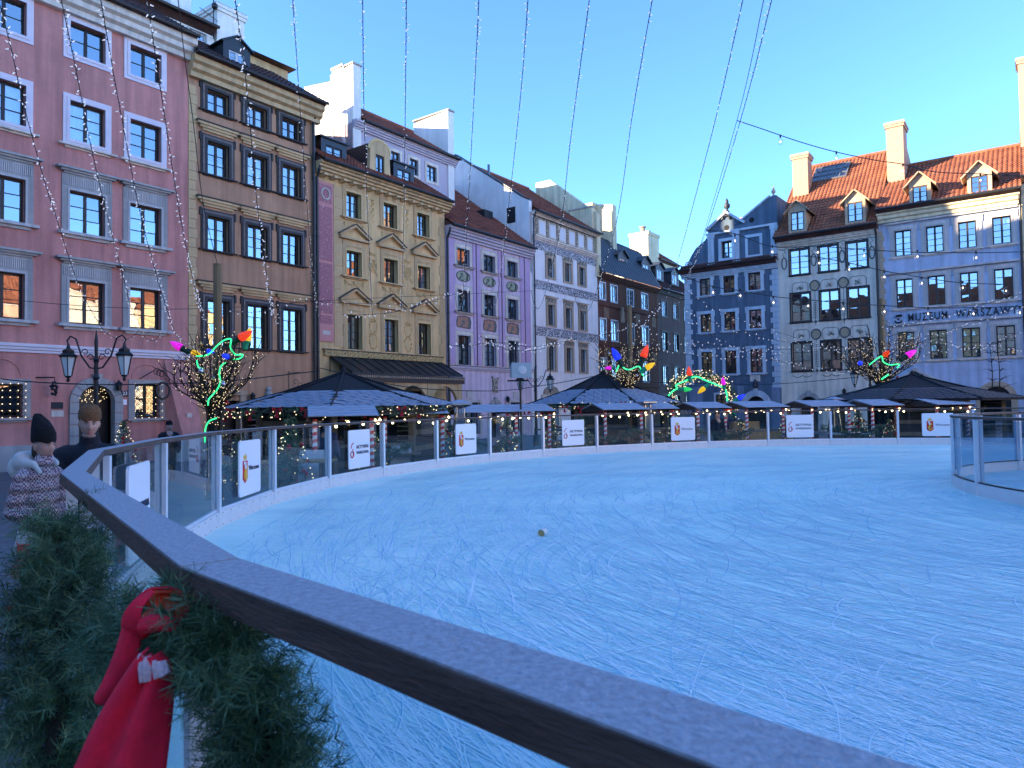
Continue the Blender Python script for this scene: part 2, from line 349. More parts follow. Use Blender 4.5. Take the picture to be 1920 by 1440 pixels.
def dormer(H, x0, x1, y, z0, z1, zt, mt, style='gable', depth=2.6, cols=2, rows=2, wmt='sash', m=.13, roofmt='metaldark', over=.12):
    mb = MB(); w = x1-x0
    # cheeks, front frame
    mb.box(x0, x0+m, y, y+depth, z0-.1, z1); mb.box(x1-m, x1, y, y+depth, z0-.1, z1); mb.box(x0+m, x1-m, y, y+.12, z1-m, z1); mb.box(x0+m, x1-m, y, y+.12, z0-.1, z0+.06)
    if style == 'gable': mb.pxz([(x0, z1), (x1, z1), ((x0+x1)/2, zt)], y, y+.1)
    d = mb.obj('dormer', mt, H)
    xm = (x0+x1)/2; r = MB()
    if style == 'gable':
        for s, xe in ((-1, x0-over), (1, x1+over)):
            ze = z1-over*(zt-z1)/(w/2); n = Vector((s*(zt-z1), 0, w/2)).normalized()*.07
            a, b_, = Vector((xm, y-over, zt)), Vector((xe, y-over, ze)); c, e_ = Vector((xe, y+depth, ze)), Vector((xm, y+depth, zt))
            r.add([a, b_, c, e_, a+n, b_+n, c+n, e_+n], [(0, 1, 2, 3), (7, 6, 5, 4), (0, 4, 5, 1), (1, 5, 6, 2), (2, 6, 7, 3), (3, 7, 4, 0)])
    elif style == 'shed':
        r.add([(x0-over, y-over, z1+.01), (x1+over, y-over, z1+.01), (x1+over, y+depth, zt), (x0-over, y+depth, zt), (x0-over, y-over, z1+.09), (x1+over, y-over, z1+.09), (x1+over, y+depth, zt+.08), (x0-over, y+depth, zt+.08)],
              [(3, 2, 1, 0), (4, 5, 6, 7), (0, 1, 5, 4), (1, 2, 6, 5), (2, 3, 7, 6), (3, 0, 4, 7)])
    r.obj('dormer_roof', roofmt, d)
    ww, hh = round(x1-x0-2*m, 2), round(z1-z0-m-.06, 2); t = .075
    place('window_frame', sash_mesh(ww, hh, cols, rows, wmt), d, (x0+m, y+.05, z0+.06))
    for i in range(cols):
        for j in range(rows):
            a, b = (t if i == 0 else ww*i/cols+.02), (ww-t if i == cols-1 else ww*(i+1)/cols-.02); c, e_ = t+(hh-2*t)*j/rows, t+(hh-2*t)*(j+1)/rows
            place('pane', pane_mesh(round(b-a, 3), round(e_-c, 3)), d, (x0+m+a, y+.08, z0+.06+c))
    MB().box(x0+m, x1-m, y+.5, y+.55, z0, z1-m).obj('interior_shade', 'roomshade', d)  # near-black sheet painted in for the shade inside the dormer
    return d
def chimney(H, x0, x1, y0, y1, z0, z1, mt, cap=True, name='chimney', capmt=None):
    mb = MB(); mb.box(x0, x1, y0, y1, z0, z1)
    if cap: mb.box(x0-.08, x1+.08, y0-.08, y1+.08, z1-.34, z1-.16); mb.box(x0-.13, x1+.13, y0-.13, y1+.13, z1-.16, z1+.002)
    o = mb.obj(name, mt, H)
    if cap: MB().box(x0-.1, x1+.1, y0-.1, y1+.1, z1+.003, z1+.07).obj('cap', capmt or 'stone', o)
    return o
def arch_pts(cx, cz, r, n=12, a0=0, a1=PI): return [(cx+r*math.cos(a0+(a1-a0)*i/n), cz+r*math.sin(a0+(a1-a0)*i/n)) for i in range(n+1)]
def arch_fill(H, cx, zs, r, mt, y=0.0, d=.30):         # wall spandrels between a square opening and its round arch
    for s in (-1, 1):
        P = [(cx+s*r, zs+r)]+[(cx+s*r*math.sin(q), zs+r*math.cos(q)) for q in [PI/2*i/8 for i in range(9)]]
        P = P if s > 0 else P[::-1]
        MB().pxz(P[::-1], y, y+d).obj('spandrel', mt, H)
def voussoirs(H, cx, zs, r0, r1, mt, n=9, out=.10, jambs=0, jh=.42, z0=0, key=True):
    for i in range(n):
        a, b = PI*i/n+.012, PI*(i+1)/n-.012; ro = r1+(.14 if key and i == n//2 else 0)
        P = [(cx+r0*math.cos(a), zs+r0*math.sin(a)), (cx+ro*math.cos(a), zs+ro*math.sin(a)), (cx+ro*math.cos((a+b)/2), zs+ro*math.sin((a+b)/2)), (cx+ro*math.cos(b), zs+ro*math.sin(b)), (cx+r0*math.cos(b), zs+r0*math.sin(b)), (cx+r0*math.cos((a+b)/2), zs+r0*math.sin((a+b)/2))]
        MB().pxz(P[::-1], -out-(.05 if key and i == n//2 else 0)+RND.uniform(-.008, .008), .25).obj('voussoir', mt, H)
    if jambs:
        z = zs-.012
        while z > z0+.05:
            zz = max(z0, z-jh)
            for s in (-1, 1):
                x = sorted((cx+s*r0, cx+s*r1)); MB().box(x[0], x[1], -out+RND.uniform(-.012, .012), .25, zz+.012, z).obj('jamb_stone', mt, H)
            z = zz-.012
def mullion_rib(H, x0, x1, z0, z1, mt, n, y=-.055, name='fluting'):
    mb = MB()
    for i in range(n):
        x = x0+(x1-x0)*(i+.2)/n; mb.box(x, x+(x1-x0)/n*.55, y, .0, z0, z1)
    return mb.obj(name, mt, H)
def iron_grille(H, x0, x1, z0, z1, y=-.16):
    mb = MB(); n = max(2, int((x1-x0)/.24)); k = max(2, int((z1-z0)/.24)); dx, dz = (x1-x0)/n, (z1-z0)/k
    for i in range(n):
        for j in range(k):
            c = (x0+dx*(i+.5), y, z0+dz*(j+.5))
            mb.tube([(c[0], y, c[2]-dz/2), (c[0]+dx/2, y, c[2]), (c[0], y, c[2]+dz/2), (c[0]-dx/2, y, c[2]), (c[0], y, c[2]-dz/2)], .013, 4)
    g = mb.obj('iron_grille', 'iron', H); mb = MB()
    for i in range(n+1):
        for j in range(k+1): mb.ball((x0+dx*i, y-.02, z0+dz*j), .018, 5, 4)
    mb.obj('fairy_lights', 'warmlight', g); return g
emis('warmlight', (1, .78, .45), .42); simple('whiteled', (.75, .75, .78), .4, emit=(.95, .95, 1), es=.10); emis('bulbglow', (1, .72, .36), 7.0); emis('filament', (1, .83, .62), 1.2)
# ------------------------------------------------------------------ ground, rink geometry
def gh(x, y):                                         # the square falls away from where the viewer stands
    d = math.hypot(x+3, y-4); t = min(1, max(0, (d-6)/10)); return .30*(1-t*t*(3-2*t))
simple('paving', (.115, .115, .125), .75, .25, 1.3, .5, 14); simple('slab', (.13, .13, .14), .72, .22, 2.2, .4, 18)
mb = MB(); G = sorted({-900, -400, -200, -120, 120, 200, 400, 900} | {-80+2*i for i in range(81)})
mb.add([(x, y, gh(x, y)) for y in G for x in G], [(j*len(G)+i, j*len(G)+i+1, (j+1)*len(G)+i+1, (j+1)*len(G)+i) for j in range(len(G)-1) for i in range(len(G)-1)])
ground = mb.obj('ground', 'paving', kind='structure')
slab_me = [MB().box(-.235, .235, -.155, .155, -.05, .035+.006*k).mesh('paving_slab', 'slab') for k in range(3)]
for j in range(26):
    for i in range(8):
        x, y = -6.6+i*.49+(j % 2)*.24, 2.3+j*.325
        if x > -2.95-max(0, (y-4.3))*.42 or x < -.75*y-1.2: continue
        place('paving_slab', RND.choice(slab_me), ground, (x, y, gh(x, y)+RND.uniform(-.006, .006)), (RND.gauss(0, .006), RND.gauss(0, .006), RND.gauss(0, .004)))
RC = Vector((11.15, 11.073)); RR = 15.284; RH = 1.30; ZR = CZ-.27; ZI = ZR-RH
ph0, st = R(220.295), R(8.80886)
RV = []
for k in range(17):
    a = ph0-k*st; RV.append(Vector((RC.x+RR*math.cos(a), RC.y+RR*math.sin(a))))
RV[0], RV[1], RV[2], RV[3] = Vector((-.545, 1.292)), Vector((-2.043, 3.328)), Vector((-3.09, 5.31)), Vector((-3.67, 7.38))
a16 = ph0-16*st; rest = 24; a_end = ph0-2*PI
for k in range(1, rest): a = a16+(a_end-a16)*k/rest; RV.append(Vector((RC.x+RR*math.cos(a), RC.y+RR*math.sin(a))))
RV[-1] = Vector((1.08, -.30))
# ice
m, ns, ls, b = nt('ice'); b.inputs['Roughness'].default_value = .38; b.inputs['Specular IOR Level'].default_value = .45
tc = node(ns, 'ShaderNodeTexCoord'); n1 = node(ns, 'ShaderNodeTexNoise'); n1.inputs['Scale'].default_value = .9; n1.inputs['Detail'].default_value = 9; n1.inputs['Roughness'].default_value = .72
mp = node(ns, 'ShaderNodeMapping'); mp.inputs['Rotation'].default_value = (0, 0, R(-25)); mp.inputs['Scale'].default_value = (.45, 2.6, 1)
ls.new(tc.outputs['Object'], mp.inputs[0]); ls.new(mp.outputs[0], n1.inputs['Vector'])
nl = node(ns, 'ShaderNodeTexNoise'); nl.inputs['Scale'].default_value = .22; nl.inputs['Detail'].default_value = 5; nl.inputs['Roughness'].default_value = .6; ls.new(mp.outputs[0], nl.inputs['Vector'])
mxi = node(ns, 'ShaderNodeMixRGB', blend_type='MULTIPLY'); mxi.inputs[0].default_value = 1
ls.new(ramp(ns, ls, n1.outputs[0], [(.32, (.50, .80, .78)), (.52, (.70, .95, .85)), (.72, (.86, .99, .92))]), mxi.inputs[1]); ls.new(ramp(ns, ls, nl.outputs[0], [(.35, (.84, .90, .95)), (.6, (1, 1, 1))]), mxi.inputs[2]); ls.new(mxi.outputs[0], b.inputs['Base Color'])
n2 = node(ns, 'ShaderNodeTexNoise'); n2.inputs['Scale'].default_value = 7; n2.inputs['Detail'].default_value = 8; ls.new(mp.outputs[0], n2.inputs['Vector'])
bp = node(ns, 'ShaderNodeBump'); bp.inputs['Strength'].default_value = .9; bp.inputs['Distance'].default_value = .018; ls.new(n2.outputs[0], bp.inputs['Height']); ls.new(bp.outputs[0], b.inputs['Normal'])
ice = MB().add([(p.x, p.y, ZI) for p in reversed(RV)], [tuple(range(len(RV)))]).obj('ice_rink', 'ice', kind='structure')
simple('scratch_dark', (.26, .58, .70), .6); simple('scratch_light', (.88, .97, .96), .7); simple('scratch_mid', (.44, .74, .80), .6)
def inside(x, y, mrg=.35): return (x-RC.x)**2+(y-RC.y)**2 < (RR-mrg-.25)**2
def strip(mb, pts, w, z):
    L = []; n = len(pts)
    for i, p in enumerate(pts):
        t = (pts[min(i+1, n-1)]-pts[max(i-1, 0)]).normalized(); q = Vector((-t.y, t.x))*w*(.25+.75*math.sin(PI*(i+.3)/(n-.4)))
        L += [(p.x+q.x, p.y+q.y, z), (p.x-q.x, p.y-q.y, z)]
    mb.add(L, [(2*i, 2*i+1, 2*i+3, 2*i+2) for i in range(n-1)])
sm = {'scratch_dark': MB(), 'scratch_light': MB(), 'scratch_mid': MB()}
rn = random.Random(5); cnt = 0
while cnt < 18000:
    d = 1.2*(26/1.2)**(rn.random()**.8); a = rn.uniform(-.75, .78); x, y = d*math.sin(a), d*math.cos(a)
    if not inside(x, y): continue
    rel = Vector((x-RC.x, y-RC.y)); tang = math.atan2(-rel.x, rel.y)+PI
    q = rn.random()
    if q < .66: th = tang+rn.gauss(0, .16); L = rn.uniform(.2, 1.5)*(1+.05*d); cv = rn.gauss(.07, .08)
    elif q < .9: th = rn.uniform(0, 2*PI); L = rn.uniform(.08, .5)*(1+.04*d); cv = rn.gauss(0, 2.2)
    else: th = tang+rn.gauss(0, .5); L = rn.uniform(.6, 2.4); cv = rn.gauss(0, .25)
    p = Vector((x, y)); P = [p.copy()]; ok = True; n = 6
    for i in range(n):
        p = p+Vector((math.cos(th), math.sin(th)))*L/n; th += cv*L/n; P.append(p.copy())
        if not inside(p.x, p.y): ok = False; break
    if not ok: continue
    cnt += 1; wd = rn.uniform(.0010, .0034)*(1+.075*d)*(1.6 if rn.random() < .06 else 1)
    nm = 'scratch_dark' if q > .5 and rn.random() < .55 else ('scratch_light' if rn.random() < .55 else 'scratch_mid')
    strip(sm[nm], P, wd, ZI+.002+.00000012*cnt)
    if nm != 'scratch_light' and rn.random() < .5:      # shaved snow beside a cut
        o = Vector((-math.sin(th), math.cos(th)))*wd*2.2; strip(sm['scratch_light'], [k+o for k in P], wd*.8, ZI+.0036+.00000012*cnt)
# bundles of parallel turn marks near the viewer
for cx, cy, a0, sp in ((960, 1040, 2.0, 1), (800, 1010, 2.3, 1), (1240, 1000, 2.5, 1), (1080, 1060, 2.1, 1), (760, 1130, 1.8, 1)):
    v = FW + CR*((cx-960)/F) - CU*((cy-720)/F); c = v*((ZI-CZ)/v.z)
    for k in range(9):
        rad = 1.7+k*.13+rn.uniform(-.03, .03); P = [Vector((c.x+2.0-rad*math.cos(t), c.y-.4+rad*1.25*math.sin(t))) for t in [a0-2.2+i*.1+rn.uniform(-.004, .004) for i in range(rn.randint(8, 15))]]
        P = [p for p in P if inside(p.x, p.y)]
        if len(P) > 3: strip(sm['scratch_mid' if k % 2 else 'scratch_light'], P, .007, ZI+.0052+.0001*k)
for k, v in sm.items():
    v.obj('skate_marks', k, ice, kind='stuff')

# ------------------------------------------------------------------ rink barrier
simple('hdpe', (.66, .66, .67), .5, .05, 6, .05, 30); simple('alu', (.70, .73, .77), .38, .04, 8, metal=.25)
simple('railwood', (.090, .055, .042), .6, .35, 5, .3, 30, stretch=(1, 1, 6)); simple('frostrail', (.29, .28, .30), .8, 0, 80, .3, 120, col2=(.42, .43, .47)); simple('seam', (.03, .025, .025), .8)
simple('screw', (.2, .2, .21), .4, metal=.8)
ORD = ['first', 'second', 'third', 'fourth', 'fifth', 'sixth', 'seventh', 'eighth', 'ninth', 'tenth', 'eleventh', 'twelfth', 'thirteenth', 'fourteenth', 'fifteenth', 'sixteenth', 'seventeenth']
def panel(p, q, rp, rq, label, group, zi=ZI, zr=ZR, skirt=True, glassmt='rinkglass', rh=.048, rw=.053, kick=.21, curved=None, skirtmt='hdpe'):
    """one barrier panel between the posts p and q (plan points, p->q runs clockwise round the rink); rp, rq: outward normals at the posts"""
    H = empty('rink_barrier_panel', (p.x, p.y, zi)); tag(H, label, 'barrier', group)
    d = (q-p); L = d.length; d = d/L; n = Vector((-d.y, d.x))
    if n.dot(rp) < 0: n = -n
    def W3(s, o, z, a=p): v = p+d*s+n*o; return (v.x-p.x, v.y-p.y, z-zi)
    # handrail with mitred ends
    def rail(z0, z1, hw0, gap):
        vs = []
        for P, nr, sgn in ((p, rp, 1), (q, rq, -1)):
            k = nr/max(.2, nr.dot(n)); dd = d*gap*sgn
            for o in (-hw0, hw0):
                for z in (z0, z1): v = P+k*o+dd; vs.append((v.x-p.x, v.y-p.y, z-zi))
        return MB().add(vs, [(0, 1, 3, 2), (4, 6, 7, 5), (0, 4, 5, 1), (2, 3, 7, 6), (1, 5, 7, 3), (0, 2, 6, 4)])
    hr = rail(zr-rh, zr-.003, rw, .002).obj('handrail', 'railwood', H)
    rail(zr-.003, zr, rw-.004, .004).obj('frost', 'frostrail', hr)
    # kickboard, base strip, glass, post
    def slab(o0, o1, z0, z1, g=.012):
        vs = [W3(s, o, z) for z in (z0, z1) for o in (o0, o1) for s in (g, L-g)]
        return MB().add(vs, [(0, 2, 3, 1), (4, 5, 7, 6), (0, 1, 5, 4), (2, 6, 7, 3), (0, 4, 6, 2), (1, 3, 7, 5)])
    kb = slab(-.075, -.045, zi-.02, zi+kick).obj('kickboard', 'hdpe', H)
    me = cached('screw', lambda: MB().lathe([(.009, 0), (.009, .004)], 6).mesh('screw', 'screw'))
    for i in range(8):
        for z in (zi+.03, zi+kick-.03): 
            s = L*(i+.5)/8; place('screw', me, kb, W3(s, -.076, z), (PI/2, 0, math.atan2(d.y, d.x)))
    slab(-.05, -.015, zi+kick, zi+kick+.035).obj('glazing_bead', 'alu', H)
    g = slab(-.033, -.021, zi+kick+.036, zr-rh-.012, .06).obj('glass_pane', glassmt, H)
    pm = MB()
    for o0, o1, w in ((-.085, -.04, .032), (-.015, .03, .026)):
        vs = [W3(s, o, z) for z in (zi+kick-.02, zr-rh-.001) for o in (o0, o1) for s in (-w+.05, w+.05)]
        pm.add(vs, [(0, 2, 3, 1), (4, 5, 7, 6), (0, 1, 5, 4), (2, 6, 7, 3), (0, 4, 6, 2), (1, 3, 7, 5)])
    pm.obj('post', 'alu', H)
    if skirt: slab(.02, .05, -.05, zi+kick-.02).obj('outer_skirt', skirtmt, H)
    return H
NV = len(RV)
def outn(i):
    a, b, c = RV[(i-1) % NV], RV[i % NV], RV[(i+1) % NV]; t = (c-a).normalized(); n = Vector((-t.y, t.x))
    return n if n.dot(b-RC) > 0 else -n
simple('skirtwood', (.045, .04, .038), .8, .3, 4)
PANELS = []
for i in range(NV):
    p, q = RV[i], RV[(i+1) % NV]
    if i in (NV-1, NV-2): lab = 'glass barrier panel right under the camera along the bottom edge' if i == NV-1 else 'glass barrier panel running out of the picture at lower right'
    elif i < 17: lab = ORD[i]+' glass barrier panel of the rink edge counted from the near left corner joint'
    else: lab = 'glass barrier panel of the rink edge round the right side beyond the picture'
    PANELS.append(panel(p, q, outn(i), outn(i+1), lab, 'glass panels of the rink barrier', skirtmt='skirtwood'))
# inner island of curved glass
IC, IR = Vector((13.1, 10.8)), 5.5
glass('islandglass', (.74, .82, .88), 1.75, .02, .03, .8)
NI = 24; sub = 8
for i in range(NI):
    a0, a1 = 2*PI*i/NI+R(4.2), 2*PI*(i+1)/NI+R(4.2)
    cdeg = math.degrees((a0+a1)/2) % 360
    H = empty('island_barrier_panel', (IC.x, IC.y, ZI))
    nv = int((cdeg-143)//15); nm = (ORD[nv]+' curved glass panel from the left of the enclosure inside the rink') if 143 < cdeg < 300 else 'curved glass panel on the far side of the enclosure inside the rink'
    tag(H, nm, 'barrier', 'curved panels of the enclosure inside the rink')
    def arc(r0, r1, z0, z1, g=0.002):
        vs = []; fs = []
        for k in range(sub+1):
            t = a0+g+(a1-a0-2*g)*k/sub
            for r in (r0, r1):
                for z in (z0, z1): vs.append((r*math.cos(t), r*math.sin(t), z))
        for k in range(sub):
            a = 4*k; fs += [(a, a+4, a+5, a+1), (a+2, a+3, a+7, a+6), (a+1, a+5, a+7, a+3), (a, a+2, a+6, a+4)]
        fs += [(0, 1, 3, 2), (4*sub, 4*sub+2, 4*sub+3, 4*sub+1)]
        return MB().add(vs, fs)
    hr = arc(IR-.05, IR+.05, RH-.045, RH-.003).obj('handrail', 'railwood', H); arc(IR-.046, IR+.046, RH-.003, RH).obj('frost', 'frostrail', hr)
    arc(IR+.035, IR+.06, -.02, .2).obj('kickboard', 'hdpe', H); arc(IR+.02, IR+.05, .2, .225).obj('glazing_bead', 'metaldark', H)
    arc(IR+.01, IR+.02, .226, RH-.06, .008).obj('glass_pane', 'islandglass', H)
    t = a0; c, s = math.cos(t), math.sin(t); pm = MB()
    for rr, w in ((IR+.05, .035), (IR-.03, .03)): pm.obox((rr*c, rr*s, (.2+RH-.06)/2), (-s*w, c*w, 0), (c*.022, s*.022, 0), (0, 0, (RH-.26)/2))
    pm.obj('post', 'alu', H)

# ------------------------------------------------------------------ sign boards on the glass
simple('signwhite', (.82, .83, .86), .35); simple('signblack', (.02, .02, .025), .6); simple('signred', (.62, .03, .03), .5); simple('signgold', (.75, .48, .06), .4); simple('navyink', (.03, .035, .07), .6)
def rrect(w, h, r=.05, n=4):
    P = []
    for cx, cy, a in ((w/2-r, h/2-r, 0), (-w/2+r, h/2-r, 1), (-w/2+r, -h/2+r, 2), (w/2-r, -h/2+r, 3)):
        P += [(cx+r*math.cos(PI/2*(a+k/n)), cy+r*math.sin(PI/2*(a+k/n))) for k in range(n+1)]
    return P
def sign(i, s_c, w, kind, label, zc=.72, h=.82):
    p, q = RV[i], RV[i+1]; d = (q-p).normalized(); n = outn(i)
    d2 = d if True else -d; c = p+(q-p)*s_c-n*.092*(1 if True else 0)
    nn = Vector((-d.y, d.x)); nn = nn if nn.dot(n) > 0 else -nn; c = p+(q-p)*s_c-nn*.092
    H = empty('sign_board', (c.x, c.y, ZI+zc), math.atan2(d.y, d.x)); tag(H, label, 'sign', 'white sign boards on the rink glass')
    MB().pxz(rrect(w, h)[::-1], 0, .022).obj('board', 'signwhite', H)
    if kind == 'A':
        a = text_mesh('AKTYWNA', 'navyink', w*.112, .003, 1.1, .0012); b_ = text_mesh('WARSZAWA', 'navyink', w*.096, .003, 1.08, .001)
        place('lettering', a, H, (w*.13, -.004, .035*w/.8), (PI/2, 0, 0)); place('lettering', b_, H, (w*.13, -.004, -.07*w/.8), (PI/2, 0, 0))
        mb = MB(); k = w/.8
        mb.tube([((-.29+.055*math.cos(t))*k, -.005, (-.09+.06*math.sin(t))*k) for t in [R(100+30*j) for j in range(12)]], [.008*k+.0007*k*j for j in range(12)], 5)
        mb.tube([((-.225-.10*math.sin(t))*k, -.005, (.04+.10*math.cos(t)-.02)*k) for t in [R(5+12*j) for j in range(8)]], .008*k, 5)
        mb.ball((-.265*k, -.005, -.005*k), .013*k, 6, 4)
        mb.obj('emblem', 'signred', H)
    else:
        k = w/.8; x = -.20*k
        sh_ = [(-.085, .13), (.085, .13), (.085, -.11), (.05, -.135), (0, -.165), (-.05, -.135), (-.085, -.11)]
        MB().pxz([(x+a*k, (b_-.03)*k) for a, b_ in sh_][::-1], -.005, 0).obj('shield', 'signred', H)
        mb = MB(); mb.tube([(x+a*k, -.007, (b_-.03)*k) for a, b_ in ((-.01, .06), (.005, .02), (-.02, -.03), (-.03, -.075), (.0, -.115), (.04, -.10), (.055, -.06), (.03, -.045))], [.018*k, .024*k, .024*k, .024*k, .02*k, .016*k, .013*k, .008*k], 6)
        mb.tube([(x+.02*k, -.007, -.0*k), (x+.055*k, -.007, .02*k)], .022*k, 6); mb.obj('figure', 'signgold', H)
        mb = MB(); mb.ball((x-.015*k, -.007, .065*k), .022*k, 6, 4); mb.tube([(x-.012*k, -.008, .045*k), (x-.005*k, -.008, .0)], .022*k, 6); mb.tube([(x-.03*k, -.008, .04*k), (x-.055*k, -.008, .07*k), (x-.02*k, -.008, .09*k)], .008*k, 5); mb.obj('figure', 'signwhite', H)
        MB().pxz([(x+a*k, (b_+.115)*k) for a, b_ in ((-.05, 0), (-.06, .06), (-.03, .035), (0, .085), (.03, .035), (.06, .06), (.05, 0))][::-1], -.005, 0).obj('crown', 'signgold', H)
        place('lettering', text_mesh('Warszawa', 'navyink', w*.112, .003, 1.02), H, (w*.16, -.004, -.01), (PI/2, 0, 0))
for i, sc, w, k, lab in ((2, .45, .8, 'A', 'white AKTYWNA WARSZAWA sign partly hidden by the near handrail'), (4, .50, .9, 'W', 'leftmost white Warszawa sign with red crest'), (6, .52, .92, 'A', 'white AKTYWNA WARSZAWA sign just left of the pyramid heater'),
                      (8, .53, .9, 'W', 'white Warszawa crest sign under the pyramid heater'), (10, .55, .95, 'A', 'white AKTYWNA WARSZAWA sign left of the middle kiosk'), (12, .55, .98, 'W', 'white Warszawa crest sign below the arch of lights'),
                      (14, .52, 1.0, 'A', 'white AKTYWNA WARSZAWA sign in front of the grey house'), (16, .55, 1.02, 'W', 'rightmost white Warszawa crest sign beside the curved glass')):
    if i < len(RV)-1: sign(i, sc, w, k, lab)
# paper cup lying on the ice
simple('cupwhite', (.78, .76, .70), .6); simple('cupin', (.55, .38, .16), .6)
v = FW + CR*((1022-960)/F) - CU*((1003-720)/F); c = v*((ZI-CZ)/v.z)
cup = empty('paper_cup', (c.x, c.y, ZI+.052), R(-25)); tag(cup, 'small paper cup lying on its side on the open ice', 'cup')
pr = [(.034, 0), (.048, .12), (.051, .122), (.051, .127), (.046, .127), (.044, .118), (.031, .006)]
MB().lathe(pr, 16).xf(Matrix.Translation((0, 0, 0)) @ Matrix.Rotation(R(96), 4, 'X')).obj('cup_wall', 'cupwhite', cup, smooth=True)
MB().lathe([(.0435, .108), (.0435, .112)], 16).xf(Matrix.Rotation(R(96), 4, 'X')).obj('cup_inside', 'cupin', cup)
# ------------------------------------------------------------------ left row
def rel(cols, u0): return [(round(a-u0, 3), round(b-u0, 3)) for a, b in cols]
# ---- pink house
u0, u1 = 4.2, 16.69; Wd = u1-u0
H = left_house('pink_townhouse', u0, 'tall dusty pink house with white framed windows at the left edge')
cols = rel([(6.3, 7.6), (9.1, 10.4), (11.9, 13.2), (14.18, 15.48)], u0); rows = [(16.12, 17.38), (12.72, 14.25), (9.1, 10.72), (5.54, 7.22)]
dx = 12.92-u0; dr = .69
ops = [(a, b, c, d) for c, d in rows for a, b in cols]+[(dx-dr, dx+dr, -.3, 3.18), (9.0-u0, 10.37-u0, 1.95, 3.17), (14.4-u0, 15.42-u0, 1.84, 3.24)]
wall(H, Wd, 17.86, ops, 'pink')
for r, (c, d) in enumerate(rows):
    for a, b in cols:
        o = window(H, a, b, c, d, 2, 2 if r == 0 else 3, cur=.35 if r < 3 else .1)
        if r < 2:
            frame(o, .24, 'lilactrim', .05); frame(o, .11, 'lilactrim', .075, name='inner_moulding')
            if r == 1: bar(o, -.36, .14, .42, 'trimcream', .2)
        else:
            frame(o, .27, 'stone', .06, tb=.0, tt=.62); frame(o, .08, 'trimgrey', .085, tb=.0, tt=.08, name='inner_moulding')
            mullion_rib(o, -.22, o['_w']+.22, o['_h']+.17, o['_h']+.52, 'trimgrey', 26, -.085).location = (0, -o['_rev'], 0)
            bar(o, o['_h']+.62, .24, .5, 'stone', .30, 'hood', 3); bar(o, -.24, .22, .42, 'trimgrey', .22)
cornice(H, -.2, Wd+.12, 17.6, 18.5, .62, 'trimcream', 3)
cornice(H, 0, Wd+.05, 4.33, 4.66, .16, 'lilactrim', 3, 'string_course')
pantile(H, -.2, Wd+.1, -.75, 18.55, 5.2, 22.4, 'tiledark')
arch_fill(H, dx, 2.49, dr, 'pink'); voussoirs(H, dx, 2.49, dr-.02, .99, 'stone', 9, .10, 1)
MB().box(dx-dr, dx+dr, .55, .6, -.3, 3.18).obj('door_leaf', 'iron', H); fl = MB()
for q in range(60): fl.ball((dx+RND.uniform(-.6, .6), .45, 2.5+RND.random()*.55), .014, 4, 3)
fl.obj('fairy_lights', 'warmlight', H)
for a, b, c, d in ((9.0-u0, 10.37-u0, 1.95, 3.17), (14.4-u0, 15.42-u0, 1.84, 3.24)):
    o = window(H, a, b, c, d, 2, 1, rev=.2, cur=0); frame(o, .26, 'stone', .06, tb=0, tt=.18); bar(o, -.18, .16, .32, 'stone', .16); iron_grille(H, a-.05, b+.05, c, d)
for cx in (9.7-u0, 14.9-u0):                              # blind arches over the ground floor windows
    mb = MB(); mb.tube([(x, -.01, z) for x, z in arch_pts(cx, 3.44, .62)], .025, 6); mb.obj('arch_moulding', 'pink', H)
MB().add([(15.62-u0, -.03, 4.3), (u1-u0+.02, -.03, 4.3), (u1-u0+.12, -1.05, 1.0), (15.9-u0, -1.05, 1.0), (15.62-u0, .1, 4.3), (u1-u0+.02, .1, 4.3), (u1-u0+.12, .1, 1.0), (15.62-u0, .1, 1.0)], [(3, 2, 1, 0), (4, 0, 1, 5), (5, 1, 2, 6), (0, 4, 7, 3), (7, 6, 2, 3)]).obj('buttress', 'pink', H)
block(H, 15.6-u0, u1-u0+.2, -1.15, .1, -.2, 1.0, 'stone', 'buttress_foot')
for k in range(5):
    x0 = 7.4-u0+k*1.1
    if x0+1.05 < dx-1: block(H, x0, x0+1.05, -.07, .05, -.2, .85+RND.uniform(-.1, .25), 'stone', 'base_stone')
place('house_number', text_mesh('23', 'signwhite', .2, .004), H, (14.0-u0, -.045, 2.84), (PI/2, 0, 0)); block(H, 13.85-u0, 14.15-u0, -.035, .02, 2.72, 2.96, 'signblack', 'number_plate')
block(H, 13.93-u0, 14.08-u0, -.03, .02, 2.38, 2.6, 'signwhite', 'small_plaque'); block(H, 11.32-u0, 11.72-u0, -.03, .02, 2.25, 2.5, 'signblack', 'wall_plaque'); block(H, 11.32-u0, 11.74-u0, -.03, .02, 1.95, 2.18, 'trimcream', 'wall_plaque'); block(H, 16.2-u0, 16.42-u0, -.84, -.7, 1.82, 2.0, 'trimcream', 'wall_plaque')
def wall_lantern(H, x, z):
    mb = MB(); mb.lathe([(.10, 0), (.13, .26), (.16, .28), (.05, .38), (.02, .44)], 6, (x, -.22, z)); mb.tube([(x, 0, z+.3), (x, -.2, z+.42)], .018, 5); mb.obj('wall_lantern', 'iron', H)
wall_lantern(H, 13.68-u0, 2.95)
mb = MB()
for k in range(3):
    c = Vector((14.95-u0+.12*k, -.7, 3.72-.05*k)); mb.tube([c+Vector((math.cos(t)*.18*(1-t/9), 0, math.sin(t)*.18*(1-t/9))) for t in [i*.5 for i in range(14)]], .018, 5)
mb.tube([(14.6-u0, 0, 3.45), (14.8-u0, -.7, 3.75), (15.2-u0, -.75, 3.8), (15.45-u0, -.75, 3.5), (15.5-u0, -.75, 3.2)], .022, 5)
